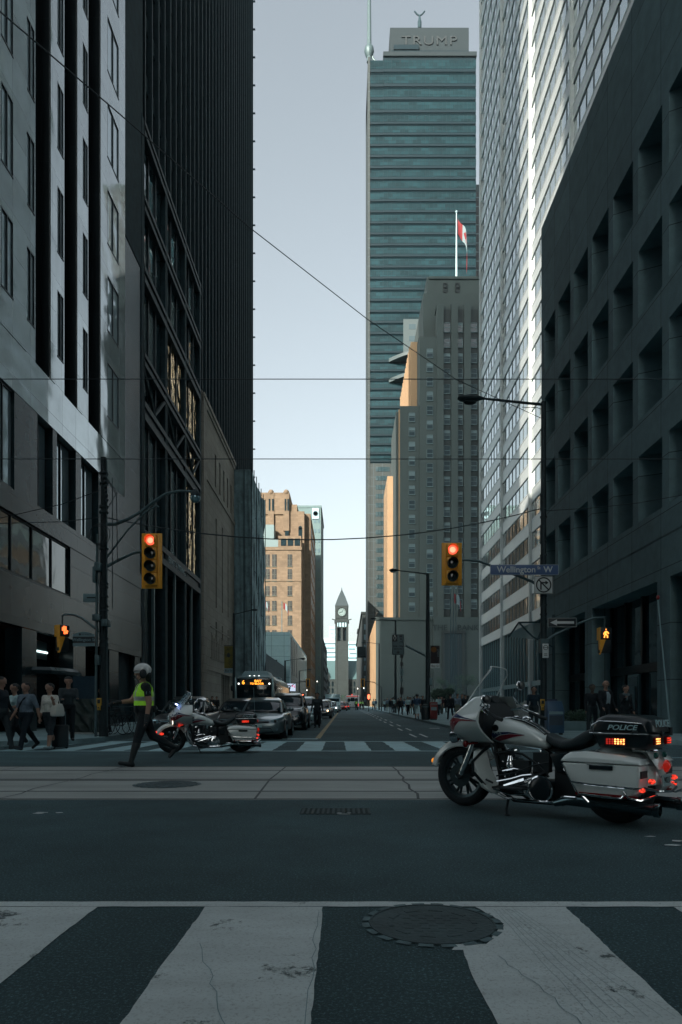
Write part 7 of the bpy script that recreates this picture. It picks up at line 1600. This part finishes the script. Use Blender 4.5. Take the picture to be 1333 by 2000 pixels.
# ---------------------------------------------------------------- vehicles (front faces -y, origin under the middle)
M_tyre = M_rub; M_cg = mat('car_glass', (.02, .026, .03), .05, 0, spec=.9)
M_hub = mat('wheel_silver', (.30, .33, .34), .3, .8); M_grl = mat('grille_black', (.012, .014, .016), .4)
M_hl = mat('headlamp_glass', (.45, .50, .52), .08, .4); M_hon = mat('headlamp_on', (1, .85, .6), .3, emit=4, ecol=(1, .6, .3)); M_hw = mat('headlamp_white', (1, .9, .9), .3, emit=5, ecol=(1, .86, .82))
def paint(name, col, **k): return mat('paint_'+name, col, .3, .35, coat=.8, spec=.6, **k)
def car(label, loc, rz, col, L=4.5, W=1.78, H=1.45, kind='sedan', lights=0, group='cars queued on the left of the street', rear=False):
    t = thing('parked_car', label, 'car', loc, rz, group); hw = W/2; fr = -L/2
    belt = .93 if kind != 'suv' else 1.08; hood = .70 if kind == 'sedan' else .95; rr_ = .31 if kind == 'sedan' else .36; g0 = .17 if kind == 'sedan' else .24
    # stations: y, half width, bottom z, shoulder z, top z, top half width
    st = [(0, .62, .30, .46, .50, .50), (.05, .78, .22, .52, .60, .66), (.18, .90, g0, .60, hood-.02, .74), (.55, .97, g0, .68, hood+.05, .80), (1.0, 1.0, g0, .74, hood+.14, .84), (1.25, 1.0, g0, .78, hood+.20, .86), (2.2, 1.0, g0, .80, belt+.0, .90), (3.3, 1.0, g0, .82, belt+.02, .90), (3.8, .98, g0, .80, belt+.06, .86), (L-.35, .95, g0+.03, .78, belt+.05, .80), (L-.06, .86, .26, .72, belt-.05, .70), (L, .76, .34, .62, belt-.18, .62)]
    secs = []
    for y, wf, zb, zs_, zt, tw in st:
        w_ = hw*wf; tw_ = hw*tw
        half = [(w_*.90, zb), (w_*.985, zb+.10), (w_, (zb+zs_)/2), (w_*.985, zs_), (w_*.94, zs_+(zt-zs_)*.55), (tw_, zt-.01), (tw_*.6, zt+.015), (0, zt+.025)]
        sec = [(x, fr+y, z) for x, z in half]+[(-x, fr+y, z) for x, z in reversed(half[:-1])]; secs.append(sec)
    q = MB(); q.loft(secs, 0, caps=True); body = q.build('body', col, t, ang=45, sub=1)
    # greenhouse
    if kind == 'sedan': gs = [(1.28, belt-.04, belt-.03, .80, .78), (1.95, belt-.02, H-.10, .88, .66), (2.35, belt-.02, H, .88, .64), (3.1, belt, H-.02, .88, .63), (3.55, belt, H-.14, .86, .62), (4.1, belt+.02, belt+.04, .78, .70)]
    else: gs = [(1.25, belt-.04, belt-.03, .82, .80), (1.80, belt-.02, H-.12, .90, .70), (2.2, belt-.02, H, .90, .68), (L-.7, belt, H-.02, .88, .66), (L-.3, belt, H-.16, .86, .66), (L-.12, belt-.03, belt, .82, .78)]
    secs = []
    for y, zb, zt, bw, tw in gs:
        b_, w_ = hw*bw, hw*tw; half = [(b_, zb), (b_*.5+w_*.5+.01, (zb+zt)/2), (w_, zt-(zt-zb)*.08), (w_*.8, zt-.0), (0, zt+.012)]
        secs.append([(x, fr+y, z) for x, z in half]+[(-x, fr+y, z) for x, z in reversed(half[:-1])])
    q = MB(); q.loft(secs, 0, caps=True); gh = q.build('cabin_glass', M_cg, t, ang=50, sub=1)
    q = MB()
    g1, g2 = gs[1], gs[2]; rf = []
    for y, zb, zt, bw, tw in gs[1:-1]: w_ = hw*tw; rf.append([(w_+.012, fr+y, zt-(zt-zb)*.13), (w_*.82, fr+y, zt+.012), (0, fr+y, zt+.026), (-w_*.82, fr+y, zt+.012), (-w_-.012, fr+y, zt-(zt-zb)*.13), (0, fr+y, zt-.03)])
    q.loft(rf, 0, caps=True)
    for s in (-1, 1):
        for (a, b) in ((gs[0], gs[1]), (gs[-1], gs[-2])):
            q.tube([(s*hw*a[3]*.97, fr+a[0], a[1]+.02), (s*(hw*b[4]+.005), fr+b[0], b[2]-.05)], [.05, .035], 6, flat=.7)
        ym = (gs[2][0]+gs[3][0])/2; q.tube([(s*(hw*.885), fr+ym, belt), (s*(hw*gs[2][4]+.01), fr+ym, H-.07)], .035, 6)
    q.build('roof', col, t, ang=50)
    # wheels
    for y in (.86, L-.95):
        for s in (-1, 1):
            q = MB(); cx_ = s*(hw-.10); q.lathe([(rr_-.10, -.10), (rr_-.03, -.11), (rr_, -.07), (rr_, .07), (rr_-.03, .11), (rr_-.10, .10)], (cx_, fr+y, rr_), 'x', 28); w_ = q.build('wheel', M_tyre, t)
            q = MB(); q.lathe([(.03, s*.115), (rr_-.10, s*.10), (rr_-.09, s*.118), (rr_-.11, s*.118)], (cx_, fr+y, rr_), 'x', 24)
            for k in range(5): a = 2*pi*k/5; q.tube([(cx_+s*.118, fr+y, rr_), (cx_+s*.118, fr+y+math.cos(a)*(rr_-.11), rr_+math.sin(a)*(rr_-.11))], .025, 5)
            q.build('rim', M_hub, w_)
            q = MB(); arcp = [(s*(hw-.005), fr+y+math.cos(R(a))*(rr_+.05), rr_+math.sin(R(a))*(rr_+.05)) for a in range(-10, 191, 12)]; q.tube(arcp, .035, 6); q.build('wheel_arch', M_grl, t)
    # front
    zf = .50
    fy0 = fr
    q = MB(); q.tube([(-hw*.42, fr+.03, zf+.10), (0, fr-.0, zf+.095), (hw*.42, fr+.03, zf+.10)], .045 if kind == 'sedan' else .10, 8, flat=.6); q.build('grille', M_grl, t)
    q = MB(); q.loft([[(-hw*.62, fr+.05, .24), (hw*.62, fr+.05, .24), (hw*.50, fr-.0, .40), (-hw*.50, fr-.0, .40)], [(-hw*.62, fr+.2, .24), (hw*.62, fr+.2, .24), (hw*.50, fr+.2, .40), (-hw*.50, fr+.2, .40)]]); q.build('lower_intake', M_grl, t)
    q = MB()
    for s in (-1, 1): q.tube([(s*hw*.30, fr-.012, zf+.10), (s*hw*.0, fr-.02, zf+.065)], .010, 5)
    q.tube([(-hw*.45, fr+.0, zf+.145), (0, fr-.03, zf+.13), (hw*.45, fr+.0, zf+.145)], .010, 5); q.ell((0, fr-.035, zf+.12), .06, .012, .035, 12, 6); q.build('grille_trim', M_hub, t)
    for s in (-1, 1):
        on = lights == 2 or (lights == 1 and s == 1) or (lights == 3 and s == -1)
        q = MB(); q.loft([[(s*hw*.50, fr+.025, zf+.10), (s*hw*.52, fr+.03, zf+.17), (s*hw*.60, fr+.08, zf+.18), (s*hw*.60, fr+.06, zf+.06)], [(s*hw*.74, fr+.10, zf+.10), (s*hw*.74, fr+.13, zf+.22), (s*hw*.80, fr+.22, zf+.23), (s*hw*.80, fr+.18, zf+.09)], [(s*hw*.90, fr+.36, zf+.20), (s*hw*.90, fr+.40, zf+.27), (s*hw*.95, fr+.50, zf+.28), (s*hw*.95, fr+.48, zf+.22)]]); hl = q.build('headlight', M_hl, t, bevel=.008)
        q = MB(); q.ell((s*hw*.66, fr+.055, zf+.13), .06 if on else .05, .03, .055 if on else .04, 12, 6); q.build('bulb', (M_hon if lights != 2 else M_hw) if on else M_cg, hl)
        q = MB(); q.lathe([(.0001, 0), (.05, 0), (.055, .02)], (s*hw*.70, fr+.045, .36), 'y', 14); q.tube([(s*hw*.58, fr+.03, .30), (s*hw*.76, fr+.08, .33), (s*hw*.80, fr+.12, .45)], .012, 5); q.build('fog_lamp', M_hl, t)
        q = MB(); q.ell((s*(hw+.10), fr+1.62, belt+.10), .10, .05, .07, 12, 8); q.tube([(s*(hw-.1), fr+1.66, belt+.03), (s*(hw+.05), fr+1.63, belt+.07)], .025, 6); q.build('side_mirror', col, t)
    q = MB(); q.box(-.155, .155, fr-.05, fr-.03, .42, .50); q.build('licence_plate', M_pl, t)
    q = MB(); q.tube([(-hw*.60, fr+1.36, belt+.02), (-.05, fr+1.30, belt+.045)], .010, 5); q.tube([(.02, fr+1.34, belt+.02), (hw*.55, fr+1.38, belt+.03)], .010, 5); q.build('wiper', M_grl, t)
    if rear:
        for s in (-1, 1): q = MB(); q.box(s*hw*.55, s*hw*.85, fr+L-.05, fr+L+.01, .62, .74); q.build('tail_light', M_lr, t)
    return t
p_gun = paint('gunmetal', (.15, .165, .17)); p_blk = paint('black', (.012, .014, .017)); p_sil = paint('silver', (.36, .39, .40)); p_wht = paint('white', (.55, .57, .57)); p_drk = paint('dark_grey', (.05, .056, .06)); p_red = paint('dark_red', (.14, .015, .02))
def at_lane(px, Y, L): return (X_(px, Y), Y+L/2, gz(Y))
elan = car('grey sedan with slanted headlights waiting at the stop line', at_lane(503, 22.6, 4.5), R(0), p_gun, L=4.5, W=1.78, H=1.44)
car('dark grey sedan with badge grille behind the officer', at_lane(338, 21.6, 4.5), 0, p_drk, L=4.5, W=1.80, H=1.47)
car('black sedan with one warm headlight lit behind the parked motorcycle', at_lane(452, 24.2, 4.6), 0, p_blk, L=4.6, W=1.8, H=1.42, lights=3)
car('black four wheel drive behind the grey sedan', at_lane(556, 30.5, 4.7), 0, p_blk, L=4.7, W=1.88, H=1.72, kind='suv')
car('silver crossover third in the queue', at_lane(590, 37.5, 4.6), 0, p_sil, L=4.6, W=1.84, H=1.62, kind='suv')
car('small grey car with a blazing headlight left of the centre line', at_lane(626, 54, 4.4), 0, p_drk, L=4.4, W=1.78, H=1.5, lights=1)
car('white hatchback just behind the car with the blazing headlight', at_lane(633, 66, 4.4), 0, p_wht, L=4.4, W=1.8, H=1.6, kind='suv')
car('white car with both lamps on far along the centre line', at_lane(648, 88, 4.4), 0, p_wht, L=4.4, W=1.8, H=1.5, lights=2)
car('distant red car left of the ambulance', at_lane(668, 110, 4.4), R(180), p_red, L=4.4, W=1.8, H=1.5, rear=True)
car('second distant dark car with red tail lights beside the ambulance', at_lane(674, 122, 4.4), R(180), p_blk, L=4.4, W=1.8, H=1.5, rear=True)
car('distant white car ahead of the white van', at_lane(655, 104, 4.4), 0, p_wht, L=4.4, W=1.8, H=1.45, lights=2)
# white van
def van(label, px, Y, w_=2.1, h_=2.5, L=6):
    t = thing('parked_van', label, 'van', (X_(px, Y), Y+L/2, gz(Y)), 0, None); q = MB(); q.box(-w_/2, w_/2, -L/2+1.3, L/2, .4, h_); q.loft([[(-w_/2, -L/2, .4), (w_/2, -L/2, .4), (w_/2, -L/2+1.3, .4), (-w_/2, -L/2+1.3, .4)], [(-w_/2, -L/2+.1, 1.2), (w_/2, -L/2+.1, 1.2), (w_/2, -L/2+1.3, 1.2), (-w_/2, -L/2+1.3, 1.2)], [(-w_/2+.1, -L/2+.7, 2.0), (w_/2-.1, -L/2+.7, 2.0), (w_/2-.1, -L/2+1.3, 2.0), (-w_/2+.1, -L/2+1.3, 2.0)]]); q.build('body', p_wht, t, bevel=.04)
    q = MB(); q.box(-w_/2+.15, w_/2-.15, -L/2+.28, -L/2+.5, 1.25, 1.9); q.build('windscreen', M_cg, t); q = MB(); q.box(-w_/2+.3, w_/2-.3, -L/2-.03, -L/2+.02, .7, 1.0); q.build('grille', M_grl, t)
    for s in (-1, 1): q = MB(); q.ell((s*.8, -L/2-.02, .85), .14, .04, .1, 10, 6); q.build('headlight', M_hl, t)
    for y in (-L/2+.9, L/2-1.1):
        for s in (-1, 1): q = MB(); q.cyl((s*(w_/2-.25)-.12, y, .38), .38, .24, 'x', 18); q.build('wheel', M_tyre, t)
van('white box van far down the left lane', 650, 93)
# bus
YB = 44.5; BW = 2.55
t = thing('city_bus', 'city bus with orange number six destination sign', 'bus', (X_(497, YB), YB, gz(YB)))
q = MB(); secs = []
for y, k in ((0, .0), (.12, .06), (.4, .1), (11.8, .1), (12, .02)):
    w_ = BW/2-.1+k; h_ = 3.05-.1+k; secs.append([(-w_, y, .35), (w_, y, .35), (w_, y, 1.1), (w_-.02, y, h_-.25), (w_-.22, y, h_), (-w_+.22, y, h_), (-w_+.02, y, h_-.25), (-w_, y, 1.1)])
q.loft(secs); q.build('body', mat('bus_shell', (.30, .33, .34), .35, coat=.4), t, ang=30)
q = MB(); q.box(-1.13, 1.13, -.05, .03, 1.0, 2.85); q.build('windscreen', mat('bus_glass', (.015, .02, .022), .06, spec=.8), t, bevel=.03)
q = MB(); q.box(-1.27, -1.17, -.07, .1, .5, 2.9); q.box(1.17, 1.27, -.07, .1, .5, 2.9); q.build('corner_trim', M_hub, t, bevel=.02)
q = MB(); q.box(-1.2, 1.2, -.09, .02, .4, .98); q.build('front_panel', mat('bus_red', (.16, .02, .02), .4), t, bevel=.03)
q = MB(); q.box(-.95, 1.0, -.07, -.045, 2.42, 2.78); q.build('destination_box', M_grl, t)
M_led = mat('amber_led', (.6, .3, .05), .4, emit=1.5, ecol=(1, .33, .03))
text('route_number', '6', .36, (-.70, -.085, 2.58), FRONT, M_led, t, depth=.003, bold=.01); text('destination_text', 'BAY', .21, (.25, -.085, 2.67), FRONT, M_led, t, depth=.003, bold=.008, xs=1.2); text('destination_text', 'TO BLOOR', .16, (.18, -.085, 2.50), FRONT, M_led, t, depth=.003, bold=.008, xs=1.1)
q = MB(); q.loft([[(-.95, .6, 3.05), (.95, .6, 3.05), (.75, .8, 3.38), (-.75, .8, 3.38)], [(-.95, 3.4, 3.05), (.95, 3.4, 3.05), (.75, 3.2, 3.38), (-.75, 3.2, 3.38)]]); q.build('roof_unit', mat('bus_roof', (.42, .46, .47), .5), t, bevel=.05)
q = MB(); q.box(-.8, .95, 7.5, 9.5, 3.05, 3.3); q.build('roof_pod', mat('bus_roof', (.42, .46, .47), .5), t, bevel=.05)
for s in (-1, 1):
    q = MB(); q.ell((s*1.0, -.08, 2.50), .06, .03, .06, 10, 6); q.build('marker_lamp', mat('marker_white', (.9, .9, .85), .3, emit=1.6, ecol=(.9, .92, .85)), t)
    q = MB(); q.ell((s*.98, -.09, .68), .15, .04, .11, 12, 6); q.build('headlight', M_hl, t)
    for y in (2.4, 9.3): q = MB(); q.cyl((s*1.05-.12, y, .48), .48, .24, 'x', 22); q.build('wheel', M_tyre, t)
    for k in range(6): q = MB(); xx = s*(BW/2+.005); q.box(xx-.01, xx+.01, .8+1.85*k, 2.5+1.85*k, 1.35, 2.55); q.build('side_window', M_cg, t)
    q = MB(); q.ell((s*1.42, -.15, 2.2), .09, .05, .2, 10, 6); q.tube([(s*1.2, -.02, 2.75), (s*1.4, -.15, 2.5)], .02, 5); q.build('side_mirror', M_grl, t)
for s in (-.3, 0, .3): q = MB(); q.ell((s, .05, 3.03), .05, .04, .025, 8, 5); q.build('roof_marker', mat('marker_white', (.9, .9, .85), .3, emit=1.6, ecol=(.9, .92, .85)), t)
q = MB(); q.tube([(-.55, -.08, 1.1), (.1, -.09, 1.16)], .02, 5); q.tube([(.15, -.08, 1.1), (.85, -.09, 1.14)], .02, 5); q.build('wiper', M_hub, t)
# ambulance (rear view)
YA = 128; t = thing('ambulance', 'white ambulance seen from behind with red roof lamp', 'ambulance', (X_(689, YA), YA, gz(YA)))
q = MB(); q.box(-1.25, 1.25, 0, 4.2, .45, 2.75); q.build('box_body', mat('ambulance_white', (.75, .78, .78), .4, coat=.3), t, bevel=.12)
q = MB(); q.loft([[(-.95, 4.2, .5), (.95, 4.2, .5), (.95, 4.2, 2.1), (-.95, 4.2, 2.1)], [(-.95, 6.2, .5), (.95, 6.2, .5), (.95, 5.3, 1.2), (-.95, 5.3, 1.2)]]); q.build('cab', mat('ambulance_white', (.75, .78, .78), .4, coat=.3), t)
for s in (-1, 1):
    q = MB(); q.box(s*.62-.53, s*.62+.53, -.03, 0, .6, 2.45); dr = q.build('rear_door', mat('ambulance_white', (.75, .78, .78), .4, coat=.3), t, bevel=.02); q = MB(); q.ell((s*.68, -.04, 1.85), .27, .02, .42, 14, 8); q.build('door_window', M_cg, dr)
    q = MB(); q.box(s*1.1-.08, s*1.1+.08, -.05, 0, .7, 1.15); q.build('tail_light', M_lr, t)
    for y in (1.2, 5.3): q = MB(); q.cyl((s*1.0-.12, y, .4), .4, .24, 'x', 18); q.build('wheel', M_tyre, t)
q = MB(); q.box(-.40, .40, -.04, -.0, 1.6, 2.3); q.build('centre_panel', M_cg, t); q = MB(); q.box(-1.1, 1.1, -.06, 0, 2.5, 2.62); q.build('light_bar', mat('lens_red', (.3, .02, .02), .15), t)
q = MB(); q.ell((-.1, .3, 2.85), .14, .14, .12, 10, 6); q.build('beacon', M_lr, t); q = MB(); q.box(-1.2, 1.2, -.25, 0, .4, .55); q.build('rear_bumper', M_grl, t)
# ---------------------------------------------------------------- haze
hz = MB(); hz.box(-1250, 1250, -300, 1100, -1.5, 305)
hm = bpy.data.materials.new('haze_air'); hm.use_nodes = True; ht = hm.node_tree; ht.nodes.clear()
hv = ht.nodes.new('ShaderNodeVolumePrincipled'); hv.inputs['Color'].default_value = (.85, .97, 1, 1); hv.inputs['Density'].default_value = .0001; hv.inputs['Anisotropy'].default_value = .3
ho = ht.nodes.new('ShaderNodeOutputMaterial'); ht.links.new(hv.outputs[0], ho.inputs['Volume'])
tag(hz.build('haze', hm, smooth=False), kind='stuff')
